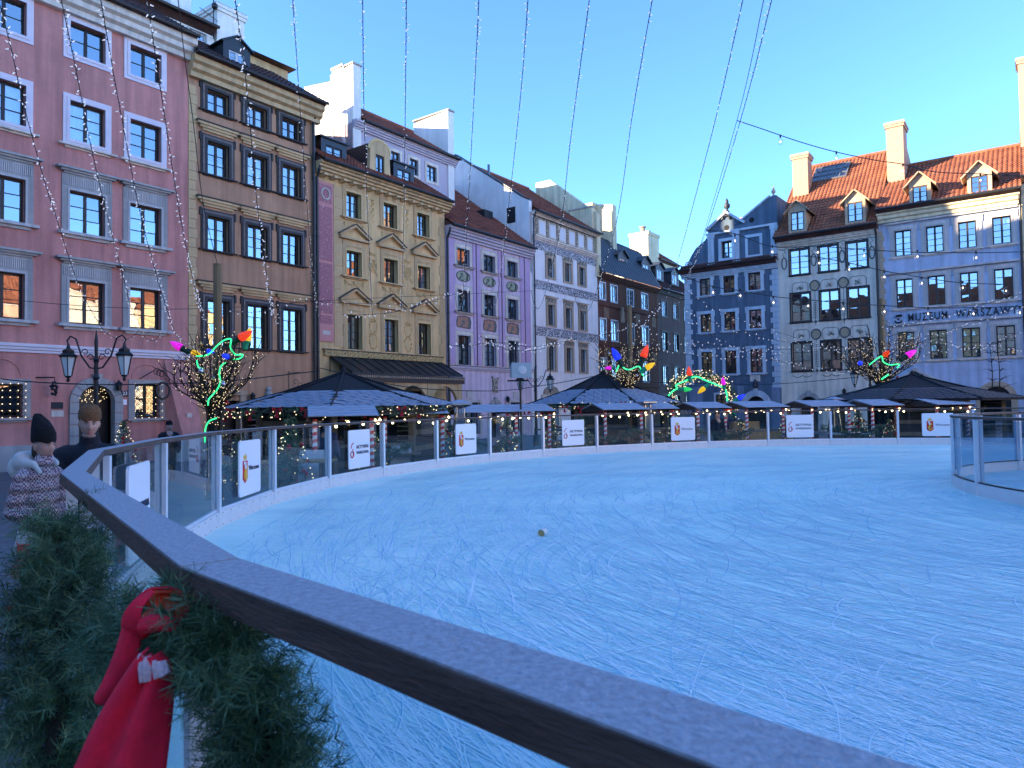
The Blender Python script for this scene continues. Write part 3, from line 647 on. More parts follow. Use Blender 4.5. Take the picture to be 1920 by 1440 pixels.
mb.tube([(15.2-u0+.28*math.cos(t), -.75, 2.95+.33*math.sin(t)) for t in [i*2*PI/20 for i in range(21)]], .05, 6); mb.obj('iron_sign', 'iron', H)
mb = MB(); x = 11.3-u0; mb.tube([(x-.5, 0, 3.42), (x, -.35, 3.42)], .025, 5); mb.tube([(x, -.35, 3.42), (x, -.35, 3.2)], .012, 4)
for k in range(26): mb.ball((x+RND.gauss(0, .06), -.35+RND.gauss(0, .06), 2.75+RND.random()*.5), .05, 5, 4)
mb.obj('iron_grape_sign', 'iron', H)
# ---- white rear house with chimney behind pink and brown
H = left_house('white_rear_house', 12.2, 'white rear house with small windows and chimney above the pink roof'); H.location = H.location+N1*4.0
x = lambda u: u-12.2
wall(H, x(20.35), 21.9, [(x(17.4), x(18.3), 20.75, 21.45), (x(18.98), x(19.9), 20.75, 21.45)], 'creamwhite', 6, z0=14)
for a, b in ((17.4, 18.3), (18.98, 19.9)): o = window(H, x(a), x(b), 20.75, 21.45, 2, 2, 'sashwhite', .1); frame(o, .06, 'sashwhite', .03)
pantile(H, -.1, x(20.3), -.5, 21.85, 5, 24.6, 'tile'); chimney(H, x(20.42), x(22.0), -.15, 1.7, 16, 23.3, 'creamwhite'); chimney(H, x(18.9), x(20.0), 1.6, 2.8, 21, 25.4, 'creamwhite')
mb = MB(); mb.tube([(x(20.2), -.2, 21.3), (x(20.2), -.2, 23.6)], .03, 5); mb.ball((x(20.2), -.3, 23.0), .17, 8, 6); mb.tube([(x(19.4), -.25, 22.6), (x(20.4), -.25, 22.3)], .02, 4); mb.obj('aerial_mast', 'iron', H)
# ---- brown house
u0, u1 = 16.69, 23.47; Wd = u1-u0
H = left_house('brown_townhouse', u0, 'brown house with heavy dark window frames and pale corner stones')
cols = rel([(17.58, 18.64), (19.6, 20.66), (21.56, 22.62)], u0); rows = [(15.7, 16.7), (12.8, 14.32), (9.36, 10.9), (5.0, 7.1)]
ops = [(a, b, c, d) for c, d in rows for a, b in cols]+[(18.2-u0, 19.2-u0, -.3, 2.55), (20.2-u0, 21.2-u0, -.3, 2.3)]
wall(H, Wd, 17.2, ops, 'brown')
for r, (c, d) in enumerate(rows):
    for a, b in cols:
        o = window(H, a, b, c, d, 2, (2, 3, 3, 4)[r], cur=.75 if r < 3 else .15, rev=.15)
        frame(o, .30, 'darktrim', .05, tb=.0, tt=.30); frame(o, .22, 'worntrim', .085, tb=.0, tt=.22, name='worn_moulding'); frame(o, .12, 'darktrim', .10, tb=.0, tt=.12, name='inner_moulding')
        w, h = o['_w'], o['_h']
        for s in (-.36, w+.26): MB().box(s, s+.10, -.09, .02, h-.02, h+.34).obj('frame_ear', 'darktrim', o, (0, -.15, 0))
        bar(o, -.10, .10, .42, 'darktrim', .17)
        if r: bar(o, h+.42, .34, .52, 'ochre', .22, 'hood', 3); bar(o, h+.765, .05, .55, 'darktrim', .26, 'hood_slab', 1)
cornice(H, 0, Wd+.3, 16.95, 17.85, .62, 'ochre', 3); quoins(H, 0.02, 4.6, 17.0, 'ochre', .40, .34, .43)
pantile(H, 0, Wd+.35, -.78, 17.9, 4.4, 21.2, 'tiledark'); pipe(H, Wd-.08, .2, 17.4)
dormer(H, 18.9-u0, 20.35-u0, .8, 18.85, 19.75, 20.2, 'metaldark', 'gable', 3, wmt='sashwhite', m=.3)
block(H, 21.7-u0, 24.8-u0, 3.9, 8, 17, 21.35, 'ochre', 'attic_storey'); MB().add([(21.3-u0, 3.4, 21.4), (25.05-u0, 3.4, 21.4), (25.05-u0, 8.5, 21.4), (21.3-u0, 8.5, 21.4), (22.2-u0, 5.5, 22.5), (23.8-u0, 5.5, 22.5)], [(0, 1, 5, 4), (1, 2, 5), (2, 3, 4, 5), (3, 0, 4), (3, 2, 1, 0)]).obj('attic_roof', 'tiledark', H)
mb = MB(); x0, x1 = 18.2-u0, 19.2-u0; mb.box(x0-.3, x0, -.08, .1, -.2, 2.8); mb.box(x1, x1+.3, -.08, .1, -.2, 2.8); mb.box(x0-.35, x1+.35, -.12, .1, 2.8, 3.0); mb.obj('portal', 'tan', H)
x = 20.7-u0; arch_fill(H, x, 1.8, .5, 'brown'); voussoirs(H, x, 1.8, .48, .9, 'stone', 9, .09, 1)
mb = MB(); mb.lathe([(.12, 0), (.2, .12), (.1, .25), (.14, .36), (.03, .5)], 8, (x, -.1, 2.75)); mb.obj('keystone_urn', 'stone', H)
MB().box(x-.5, x+.5, .5, .55, -.2, 2.3).obj('door_leaf', 'sash', H); MB().box(18.2-u0, 19.2-u0, .5, .55, -.2, 2.55).obj('door_leaf', 'sash', H); wall_lantern(H, 19.75-u0, 2.5)
mb = MB(); x = 21.95-u0
for k in range(4): c = Vector((x+.16*(k % 2), -.5-.1*k, 3.45-.16*k)); mb.tube([c+Vector((math.cos(t)*.15*(1-t/9), 0, math.sin(t)*.15*(1-t/9))) for t in [i*.5 for i in range(12)]], .016, 5)
mb.tube([(x-.1, 0, 3.9), (x-.1, -1, 3.9)], .02, 5); mb.tube([(x-.1, -.1, 4.0), (x-.1, -.1, 3.0)], .02, 5); mb.obj('iron_sign', 'iron', H)
# ---- yellow house
u0, u1 = 23.57, 33.62; Wd = u1-u0
H = left_house('yellow_townhouse', u0, 'ochre yellow house with small pediments over the windows and gilded ornaments')
cols = rel([(25.62, 26.68), (28.36, 29.42), (31.1, 32.16)], u0); rows = [(12.5, 13.92), (9.3, 10.7), (5.33, 7.2)]
ops = [(a, b, c, d) for c, d in rows for a, b in cols]+[(27.2-u0, 29.6-u0, -.2, 3.1), (30.4-u0, 32.2-u0, -.2, 3.1)]
wall(H, Wd, 14.5, ops, 'yellow')
for r, (c, d) in enumerate(rows):
    for a, b in cols:
        o = window(H, a, b, c, d, 2, (3, 3, 4)[r], cur=.5 if r == 0 else .15, rev=.24); w, h = o['_w'], o['_h']
        frame(o, .26, 'ochre', .045, tb=0, tt=.42 if r == 0 else .55); frame(o, .07, 'goldtrim', .07, tb=0, tt=.07, name='inner_moulding')
        if r < 2: bar(o, -.14, .13, .42, 'ochre', .22)
        mb = MB()
        for k in range(7): mb.ball((w*(k+.5)/7, -.06, h+.24), .045, 6, 4)
        mb.obj('gilt_band', 'goldtrim', o, (0, -.24, 0))
        if r == 0:
            mb = MB()
            for s in (-.12, w+.12): mb.ball((s, -.05, -.32), .05, 6, 4); mb.tube([(s, -.05, -.36), (s, -.04, -.55)], [.03, .01], 5)
            mb.obj('gilt_drop', 'goldtrim', o, (0, -.24, 0))
        if r == 1:
            mb = MB()
            for s in range(2): mb.tube([(w*(s+.5)/2-.3+.1*k+(w-1.2)*0, -.05, -.3-.18*math.sin(PI*k/6)) for k in range(7)], .018, 5)
            for s in (-.1, w/2, w+.1): mb.ball((s, -.05, -.28), .05, 6, 4); mb.tube([(s, -.05, -.32), (s, -.04, -.55)], [.025, .01], 5)
            mb.obj('gilt_swag', 'goldtrim', o, (0, -.24, 0))
        if r:                                               # pediment
            pz = h+.58; e = .52; mb = MB(); mb.box(-e, w+e, -.24, .03, pz, pz+.12)
            for s in (1, -1):
                a_ = Vector((-e if s > 0 else w+e, 0, pz+.12)); b_ = Vector((w/2, 0, pz+.72)); n = Vector((-(b_-a_).z, 0, (b_-a_).x))*s; n.normalize(); t = n*.12
                mb.add([(a_.x, -.24, a_.z), (b_.x, -.24, b_.z), (b_.x, -.24, b_.z+.14), (a_.x+t.x, -.24, a_.z+t.z), (a_.x, .03, a_.z), (b_.x, .03, b_.z), (b_.x, .03, b_.z+.14), (a_.x+t.x, .03, a_.z+t.z)], [(0, 1, 2, 3), (7, 6, 5, 4), (0, 4, 5, 1), (3, 2, 6, 7), (0, 3, 7, 4)])
            mb.obj('pediment', 'ochre', o, (0, -.24, 0)); MB().pxz([(-.25, pz+.16), (w+.25, pz+.16), (w/2, pz+.5)], -.05, .02).obj('tympanum', 'yellow', o, (0, -.24, 0))
            mb = MB()
            for s in (1, -1):
                a_ = Vector((-e-.06 if s > 0 else w+e+.06, 0, pz+.22)); b_ = Vector((w/2, 0, pz+.875)); mb.add([(a_.x, -.30, a_.z), (b_.x, -.30, b_.z), (b_.x, .03, b_.z), (a_.x, .03, a_.z), (a_.x, -.30, a_.z+.035), (b_.x, -.30, b_.z+.035), (b_.x, .03, b_.z+.035), (a_.x, .03, a_.z+.035)], [(0, 1, 2, 3), (7, 6, 5, 4), (0, 4, 5, 1), (2, 6, 7, 3), (0, 3, 7, 4), (1, 5, 6, 2)])
            mb.obj('pediment_flashing', 'metaldark', o, (0, -.24, 0))
def gilt_panel(x, z0, z1, kind):
    mb = MB(); zc = (z0+z1)/2; hh = (z1-z0)/2
    for s in (-1, 1): mb.tube([(x+s*.05*k*(1-.12*k), -.045, z1-.12+.05*math.sin(k*1.6)) for k in range(6)], .022, 5)
    if kind == 0:
        for k in range(14): mb.ball((x+.09*math.sin(k*1.7), -.04, z1-.2-(z1-z0-.25)*k/14), .055-.0025*k, 6, 4)
    elif kind == 1:
        for rr in (.30, .2, .09): mb.tube([(x+rr*math.cos(t), -.045, zc+rr*1.15*math.sin(t)) for t in [i*2*PI/18 for i in range(19)]], .022, 5)
        for s in (-1, 1): mb.tube([(x-s*.3, -.04, zc+.42), (x+s*.36, -.04, zc-.55)], .022, 5); mb.tube([(x, -.04, z1-.15), (x+s*.26, -.04, z1-.02), (x+s*.22, -.04, z1-.2), (x, -.04, z1-.17)], .022, 5)
    else:
        for k in range(44):
            t = 2*PI*k/22; ring = k//22; mb.ball((x+.27*math.cos(t)+RND.gauss(0, .02), -.04, zc+(.42 if ring else -.42)+.44*math.sin(t)+RND.gauss(0, .02)), RND.uniform(.028, .055), 5, 4)
    mb.obj('gilded_ornament', 'goldtrim', H)
for x in (27.52-u0, 30.26-u0): gilt_panel(x, 12.4, 13.95, 0); gilt_panel(x, 9.3, 10.9, 1); gilt_panel(x, 5.5, 7.1, 2)
cornice(H, -.05, Wd+.2, 14.42, 14.98, .62, 'ochre', 4)
me = MB().pyz([(.02, 0), (-.42, .06), (-.42, .2), (.02, .2)], 0, .24).mesh('modillion', 'ochre')
for k in range(15): place('modillion', me, H, (.3+k*.65, 0, 14.24))
MB().box(.13, 1.14, -.06, .03, 5.62, 14.05).obj('pilaster', 'pinktrim', H); 
for a, b in ((12.95, 13.9), (9.9, 12.75), (7.1, 9.75), (6.55, 7.0)): MB().box(.22, 1.05, -.075, .0, a, b).obj('pilaster_panel', 'diaper', H)
MB().box(.2, 1.07, -.08, .0, 5.7, 6.45).obj('pilaster_plaque', 'pinktrim', H); MB().box(.38, .88, -.09, .0, 5.98, 6.2).obj('plaque_scroll', 'trimcream', H)
MB().tube([(.63+.27*math.cos(t), -.09, 13.42+.3*math.sin(t)) for t in [i*2*PI/16 for i in range(17)]], .05, 5).obj('rosette', 'trimcream', H)
quoins(H, 1.2, 5.4, 14.1, 'ochre', .62, .52, .62, out=.03); quoins(H, Wd-.03, 5.4, 14.1, 'ochre', .55, .42, .62, side=-1, out=.03)
MB().box(.48, 9.6, -.12, .03, 4.88, 5.2).obj('gilt_frieze', 'guilloche', H); mb = MB()
for k in range(24): mb.tube([(.68+k*.375+.13*math.cos(t), -.13, 5.04+.11*math.sin(t)) for t in [i*2*PI/10 for i in range(11)]], .022, 4)
mb.obj('guilloche_rings', 'goldtrim', H); MB().box(.4, 9.7, -.16, .03, 5.2, 5.25).obj('frieze_ledge', 'metaldark', H)
me = MB().add([(0, -1.75, 3.92), (.72, -1.75, 3.92), (.72, 0, 4.82), (0, 0, 4.82), (0, -1.75, 3.98), (.72, -1.75, 3.98), (.72, 0, 4.88), (0, 0, 4.88)], [(3, 2, 1, 0), (4, 5, 6, 7), (0, 1, 5, 4), (0, 4, 7, 3), (1, 2, 6, 5)]).box(-.025, .025, -.02, .0, 4.0, 4.9).mesh('roof_sheet', 'metaldark')
for k in range(12): place('roof_sheet', me, H, (.9+k*.725, 0, 0))
mb = MB(); mb.tube([(.9+k*.725, -1.75+1.75*t, 4.0+.9*t) for k in (0,) for t in (0, 1)], .03, 4)
for k in range(13): mb.tube([(.9+k*.725, -1.76, 4.0), (.9+k*.725, 0, 4.9)], .028, 4)
mb.obj('standing_seams', 'metaldark', H); MB().box(.8, 9.7, -1.8, -1.6, 3.5, 3.9).obj('canopy_beam', 'sashbrown', H); mb = MB()
for k in range(60): mb.box(.85+k*.147, .92+k*.147, -1.84, -1.8, 3.72, 3.84)
mb.obj('dentils', 'tan', H)
for k in range(4):
    x0 = 1.2+k*2.65; block(H, x0, x0+.35, -1.75, -1.45, -.2, 3.5, 'ochre', 'arcade_pier')
    if k < 3: MB().pxz([(x0+.35, 3.5), (x0+.35, 2.2)]+[(x0+1.5+1.15*math.cos(PI-t), 2.2+1.15*math.sin(t)) for t in [PI*i/10 for i in range(11)]]+[(x0+2.65, 3.5)], -1.7, -1.5).obj('arcade_arch', 'ochre', H)
pantile(H, 0, Wd+.1, -.7, 15.02, 3.1, 17.5, 'tile', pitch=.22, row=.3); pipe(H, .02, .2, 14.5)
MB().box(.2, 28.6-u0, 3.1, 8, 14, 17.6, ).obj('attic_wall', 'lilac', H); pantile(H, .2, 28.7-u0, 3.05, 17.55, 6.5, 19.3, 'tile', eave=False)
dormer(H, 24.55-u0, 26.3-u0, .7, 15.75, 16.75, 17.0, 'metaldark', 'shed', 2.6, m=.32); dormer(H, 29.9-u0, 31.65-u0, .7, 15.75, 16.85, 17.1, 'metaldark', 'shed', 2.6, m=.32)
xa, xb = 27.75-u0, 29.25-u0; xm = (xa+xb)/2; mb = MB()
mb.pxz([(xa-.2, 15.2), (xa+.42, 15.2), (xa+.42, 16.75), (xb-.42, 16.75), (xb-.42, 15.2), (xb+.2, 15.2), (xb+.05, 15.8), (xb, 16.9)]+[(xm+.75*math.cos(t), 16.95+.62*math.sin(t)) for t in [PI*i/10 for i in range(11)]]+[(xa, 16.9), (xa-.05, 15.8)], .35, .6)
dm = mb.obj('arched_dormer', 'ochre', H); MB().tube([(xm+.82*math.cos(t), .4, 16.95+.68*math.sin(t)) for t in [PI*i/12 for i in range(13)]], .08, 6).obj('arch_moulding', 'goldtrim', dm)
MB().pyz([(.6, 15.2), (3.1, 16.8), (3.1, 17.3), (.6, 17.3)], xa, xb).obj('dormer_body', 'metaldark', dm); window(dm, xa+.42, xb-.42, 15.25, 16.7, 2, 2, rev=.42, cur=0, name='window_frame', panes=False)
place('pane', pane_mesh(round(xb-xa-.84, 2), 1.4), dm, (xa+.42, .46, 15.28)); MB().box(xa+.42, xb-.42, .55, .58, 15.2, 16.75).obj('interior_shade', 'roomshade', dm)  # last box: dark sheet put in for the shade behind the arched dormer window
# ---- lilac rear storey with stepped white fire wall, above yellow and purple
ur = 28.75
H = left_house('lilac_rear_house', ur, 'pale lilac attic house with stepped white chimney wall and red roof'); H.location = H.location+N1*3.0
x = lambda u: u-ur
wins = [(31.9, 32.7), (33.6, 34.4), (35.25, 36.2)]
wall(H, x(38.1), 19.45, [(x(a), x(b), 17.55, 18.6) for a, b in wins], 'lilac', 6, z0=13)
for a, b in wins: o = window(H, x(a), x(b), 17.55, 18.6, 2, 3, rev=.12, cur=.2); frame(o, .2, 'trimcream', .04)
cornice(H, 0, x(38.15), 19.1, 19.6, .4, 'lilac', 4); pantile(H, .6, x(38.2), -.5, 19.62, 4.0, 22.6, 'tile')
MB().pyz([(-.08, 13), (-.08, 23.05), (.75, 22.95), (.75, 23.05), (1.85, 23.25), (1.85, 22.5), (4.6, 22.9), (4.6, 13)][::1], -.0, .62).obj('fire_wall', 'creamwhite', H)
mb = MB(); mb.box(-.07, .69, -.16, .8, 23.05, 23.14); mb.box(-.07, .69, .8, 1.92, 23.15, 23.3); mb.obj('coping', 'stone', H)
for y in (.78, 1.86): MB().box(-.035, 0, y-.12, y+.12, 15, 22.9).obj('wall_rib', 'creamwhite', H)
MB().pyz([(-.1, 14), (-.1, 23.0), (.6, 22.95), (3.2, 22.85), (3.2, 14)], x(37.35), x(37.95)).obj('end_wall', 'creamwhite', H); MB().box(x(37.3), x(38.0), -.2, 3.3, 23.01, 23.1).obj('coping', 'stone', H)
MB().box(x(34.5), x(45.0), 9.0, 13.5, 8, 24.0).obj('unseen_shade_block', 'lilac', H)  # unseen mass added to cast shade on the white house's side wall
# ---- purple house
u0, u1 = 33.66, 43.0; Wd = u1-u0
H = left_house('purple_townhouse', u0, 'lilac purple house with painted oval panels between the windows')
cols = rel([(34.75, 35.97), (37.48, 38.7), (40.12, 41.34)], u0); rows = [(11.23, 12.4), (8.24, 9.7), (4.84, 6.74)]
wall(H, Wd, 13.2, [(a, b, c, d) for c, d in rows for a, b in cols]+[(35.2-u0, 36.9-u0, .3, 2.4), (40.3-u0, 41.6-u0, .3, 2.4), (38.05-u0, 39.05-u0, -.2, 2.3)], 'purple', 7.5)
for r, (c, d) in enumerate(rows):
    for a, b in cols:
        o = window(H, a, b, c, d, 2, (2, 3, 4)[r], rev=.14, cur=.12); w, h = o['_w'], o['_h']
        frame(o, .26, 'trimcream', .05, tb=0); frame(o, .08, 'trimgrey', .07, tb=0, name='inner_moulding')
        if r < 2:
            bar(o, -.12, .12, .36, 'trimgrey', .2); bar(o, -.0, .025, .4, 'metaldark', .24, 'sill_flashing', 1)
            pm = MB()
            if r == 0: pm.pxz([(w/2+.66*math.cos(t), -.62+.34*math.sin(t)) for t in [2*PI*i/20 for i in range(20)]], -.03, .01); mt = 'ovalpaint'
            else: pm.pxz([(w/2-.66, -.95), (w/2+.64, -1.0), (w/2+.7, -.6), (w/2+.6, -.28), (w/2, -.22), (w/2-.6, -.28), (w/2-.7, -.6)], -.03, .01); mt = 'scenepaint'
            p = pm.obj('painted_panel', mt, o, (0, -.14, 0)); MB().tube([(v[0], -.03, v[2]) for v in pm.v[:len(pm.v)//2]]+[(pm.v[0][0], -.03, pm.v[0][2])], .03, 5).obj('panel_frame', 'worntrim', o, (0, -.14, 0))
        place('window_head', cached(('cal', 1), lambda: MB().box(-.35, 1.57, -.04, .0, 0, .06).mesh('window_head', 'trimgrey')), o, (0, -.14, h+.27))
for a, b in ((0, 1.0), (2.6, 3.55), (5.35, 6.2), (7.9, 9.34)): MB().box(a+.1, b-.1, -.045, .02, 4.9, 12.95).obj('lesene', 'purpledark', H)
for xx in (2.98, 5.75, 8.5): MB().box(xx, xx+.07, -.07, .01, 4.85, 13.0).obj('dark_strip', 'metaldark', H)
cornice(H, 0, Wd+.1, 12.95, 13.62, .5, 'lilac', 4); cornice(H, 0, Wd, 4.5, 4.74, .16, 'lilac', 2, 'string_course'); MB().box(0, Wd, -.19, .02, 4.745, 4.78).obj('ledge_flashing', 'metaldark', H)
pantile(H, 0, Wd, -.6, 13.66, 7.5, 19.7, 'tile'); pipe(H, .05, .2, 13.2)
mb = MB().box(7.3, 8.3, 2.6, 3.4, 15.9, 16.7); mb.obj('roof_hatch', 'metaldark', H)
for a, b, z0, z1 in ((35.2, 36.9, .3, 2.4), (40.3, 41.6, .3, 2.4)):
    o = window(H, a-u0, b-u0, z0, z1, 3, 2, rev=.2, cur=0); frame(o, .2, 'trimgrey', .06, tb=0); MB().box(.35, 1.05, -.05, .02, 2.38, 2.85).obj('relief_tablet', 'trimgrey', o, (0, -.2, 0))
xx = 38.55-u0; arch_fill(H, xx, 1.8, .5, 'purple'); voussoirs(H, xx, 1.8, .5, .82, 'stone', 9, .08, 1); MB().box(xx-.5, xx+.5, .4, .45, -.2, 2.3).obj('door_leaf', 'sash', H)
MB().pxz([(xx-.32, 3.1), (xx+.3, 3.05), (xx+.26, 3.6), (xx+.36, 4.15), (xx, 4.0), (xx-.34, 4.2), (xx-.25, 3.6)][::1], -.08, .02).obj('carved_cartouche', 'carved', H); wall_lantern(H, 39.75-u0, 2.4)
# ---- white house
u0, u1 = 43.0, 52.95; Wd = u1-u0
H = left_house('white_townhouse', u0, 'white house with dark scroll friezes and a row of blind attic windows')
cols = rel([(45.25, 46.17), (47.75, 48.67), (49.95, 50.87)], u0); rows = [(11.95, 13.42), (8.27, 9.85), (4.82, 6.67)]
wall(H, Wd, 16.5, [(a, b, c, d) for c, d in rows for a, b in cols]+[(44.6-u0, 46.4-u0, -.2, 2.6)], 'white', 9)
for r, (c, d) in enumerate(rows):
    for a, b in cols:
        o = window(H, a, b, c, d, 2, 3, 'sashbrown', rev=.16, cur=.1); w, h = o['_w'], o['_h']
        frame(o, .26, 'tan', .07, tb=.12, tt=.18); MB().box(-.3, w+.3, -.06, .02, h+.19, h+.5).obj('carved_lintel', 'carved', o, (0, -.16, 0))
        if r: bar(o, h+.5, .14, .4, 'trimcream', .22, 'hood')
for a, b in ((13.88, 14.4), (10.88, 11.48), (7.38, 8.01)): MB().box(.5, Wd-.1, -.035, .02, a, b).obj('painted_frieze', 'frieze', H); MB().box(.45, Wd-.05, -.08, .02, b+.004, b+.07).obj('frieze_ledge', 'lilac', H)
cornice(H, .4, Wd, 14.5, 14.85, .3, 'trimcream', 3, 'attic_ledge'); cornice(H, .3, Wd+.1, 16.35, 16.62, .42, 'trimcream', 3)
MB().box(.55, Wd-.3, -.03, .02, 14.86, 16.3).obj('attic_band', 'carved', H)
for k in range(6): xx = 1.15+k*1.42; b_ = MB().box(xx, xx+.95, -.06, .02, 15.0, 16.15).obj('blind_window', 'trimcream', H); MB().box(xx+.14, xx+.81, -.068, .0, 15.1, 16.03).obj('blind_panel', 'blind', b_); MB().box(xx-.33, xx-.14, -.07, .0, 14.9, 16.3).obj('carved_lesene', 'carved', H)
MB().pyz([(0, 12), (0, 17.35), (.6, 17.65), (7.06, 22.2), (9.5, 22.2), (9.5, 12)], -.02, .34).obj('fire_wall', 'white', H); MB().pyz([(-.06, 17.36), (.6, 17.72), (7.06, 22.28), (9.5, 22.28), (9.5, 22.36), (7.03, 22.36), (.56, 17.8), (-.06, 17.45)], -.06, .38).obj('wall_coping', 'metaldark', H)
block(H, -.035, -.02, 1.25, 2.05, 15.9, 17.1, 'iron', 'shuttered_opening'); MB().tube([(.2, 3.9, 19.8), (.2, 3.9, 20.9)], .1, 8).obj('vent_pipe', 'zinc', H)
pantile(H, .4, Wd+.05, -.5, 16.62, 7.0, 21.9, 'tile'); pipe(H, .32, .2, 16.4, r=.06)
MB().pyz([(.1, 15), (.1, 18.9), (2.3, 18.9), (2.3, 15)], Wd-.6, Wd).obj('chimney_wall', 'cream', H); MB().box(Wd-.68, Wd+.05, .02, 2.4, 18.9, 19.0).obj('coping', 'stone', H)
mb = MB(); mb.box(44.3-u0, 44.6-u0, -.12, .1, -.2, 2.7); mb.box(46.4-u0, 46.7-u0, -.12, .1, -.2, 2.7); mb.box(44.1-u0, 46.9-u0, -.22, .1, 2.7, 2.95); mb.obj('portal', 'trimcream', H)
MB().pxz([(44.3-u0, 2.96), (46.7-u0, 2.96)]+[(45.5-u0+1.1*math.cos(t), 2.98+.65*math.sin(t)) for t in [PI*i/8 for i in range(9)]], -.1, .02).obj('portal_crest', 'carved', H); MB().box(44.6-u0, 46.4-u0, .3, .36, -.2, 2.6).obj('door_leaf', 'sashbrown', H)
block(H, 50.3-u0, 51.7-u0, -.03, .02, 2.6, 3.6, 'opp2', 'wall_poster')
# ---- dark brown house down the side street
u0, u1 = 52.95, 64.7; Wd = u1-u0
H = left_house('sgraffito_townhouse', u0, 'dark brown house with white framed windows and metal mansard roof')
cols = rel([(53.3, 54.3), (55.25, 56.4), (58.35, 59.55), (61.25, 62.55)], u0); rows = [(11.2, 12.62), (7.75, 9.5), (4.3, 6.1), (1.2, 3.0)]
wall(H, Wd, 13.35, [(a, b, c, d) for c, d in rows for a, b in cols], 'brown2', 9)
for r, (c, d) in enumerate(rows):
    for a, b in cols: o = window(H, a, b, c, d, 2, 3, 'sashwhite', rev=.08, cur=.5); frame(o, .1, 'sashwhite', .03)
    MB().box(0, Wd, -.1, .02, c-.55, c-.4).obj('string_course', 'brown2', H)
for c in (10.0, 6.6):
    for xx in (1.0, 3.9, 7.0, 10.4): MB().box(xx, xx+.9, -.03, .02, c-.4, c+.55).obj('painted_panel', 'sgraffito', H)
MB().tube([(3.9, -.3, 9.4), (3.9, -.3, 10.8)], [.2, .1], 8).obj('wall_statue', 'tan', H)
cornice(H, 0, Wd, 13.0, 13.4, .4, 'brown2', 3)
def metal_roof(H, x0, x1, ya, za, yb, zb, step=.55):
    L = math.hypot(yb-ya, zb-za); n = int((x1-x0)/step)
    me = MB().add([(0, ya, za), (step, ya, za), (step, yb, zb), (0, yb, zb)], [(0, 1, 2, 3)]).add([(-.02, ya, za+.06), (.02, ya, za+.06), (.02, yb, zb+.06), (-.02, yb, zb+.06), (-.02, ya, za), (.02, ya, za), (.02, yb, zb), (-.02, yb, zb)], [(0, 1, 2, 3), (4, 0, 3, 7), (1, 5, 6, 2), (4, 5, 1, 0)]).mesh('roof_sheet', 'slate')
    for k in range(n): place('roof_sheet', me, H, (x0+k*(x1-x0)/n, 0, 0), sc=((x1-x0)/n/step, 1, 1))
metal_roof(H, 0, Wd, -.5, 13.42, 1.6, 17.2); metal_roof(H, 0, Wd, 1.6, 17.2, 5.5, 19.2)
for a, b, z0, z1 in ((57.7, 59.5, 14.4, 15.8), (62.5, 64.4, 14.6, 16.0)): dormer(H, a-u0, b-u0, .5, z0, z1, z1+.55, 'slate', 'gable', 2, 2, 3, 'sashwhite', .3, roofmt='slate', over=.2)
MB().pyz([(-.2, 13), (-.2, 18.4), (.8, 19.2), (4.5, 22.2), (6, 22.2), (6, 13)], -.25, .35).obj('fire_wall', 'cream', H); chimney(H, 4.6, 6.4, 3.0, 4.2, 17, 20.9, 'cream')
MB().pyz([(1.2, 15), (1.2, 20.6), (4.4, 21.2), (4.4, 15)], 5.2, 5.9).obj('chimney_wall', 'cream', H)
# ---- dark house at the end of the street
u0, u1 = 64.7, 76.0; Wd = u1-u0
H = left_house('dim_townhouse', u0, 'dim grey brown house at the end of the side street')
cols = rel([(65.7, 66.9), (68.5, 69.7), (71.2, 72.4)], u0); rows = [(10.9, 12.4), (7.5, 9.3), (4.1, 5.9), (1.2, 3)]
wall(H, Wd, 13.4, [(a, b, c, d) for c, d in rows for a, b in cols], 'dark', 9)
for r, (c, d) in enumerate(rows):
    for a, b in cols: o = window(H, a, b, c, d, 2, 3, 'sashwhite' if r % 2 == 0 else 'sash', rev=.08, cur=.5); frame(o, .16, 'worntrim', .05)
cornice(H, 0, Wd, 13.1, 13.5, .4, 'worntrim', 3); pantile(H, 0, Wd, -.5, 13.5, 3.5, 17.0, 'tiledark')
for a, b in ((65.4, 67.2), (69.1, 71.0)): dormer(H, a-u0, b-u0, .4, 14.6, 15.9, 16.4, 'slate', 'gable', 2, 2, 3, 'sashwhite', .3, roofmt='slate', over=.2)
H = left_house('pale_far_house', 77.0, 'sunlit cream building with red roof far behind the side street', group='sunlit far buildings'); H.location = H.location+N1*7
wall(H, 9, 19.8, [(5.0, 6.0, 17.0, 18.4), (7.0, 8.0, 17.0, 18.4)], 'cream', 7)
for a in (5.0, 7.0): window(H, a, a+1.0, 17, 18.4, 2, 2, 'sashwhite', rev=.08)
pantile(H, 3.0, 9.2, -.4, 19.8, 3.5, 22.5, 'tile'); chimney(H, .2, 3.2, -.2, 2.2, 14, 22.6, 'cream')
mb = MB(); mb.lathe([(.3, 0), (.3, .7), (.42, .72), (.42, .85)], 8, (.9, .8, 22.6)); mb.lathe([(.25, 0), (.25, .5), (.36, .52), (.36, .6)], 8, (2.3, .8, 22.6)); mb.obj('chimney_pot', 'tan', H)
H = right_house('far_brick_chimney', -25.2, 'sunlit brick chimney stack rising behind the blue house', 'chimney', None); H.location = H.location+N2*16
chimney(H, 0, 2.0, 0, 1.4, 0, 20.4, 'brick')
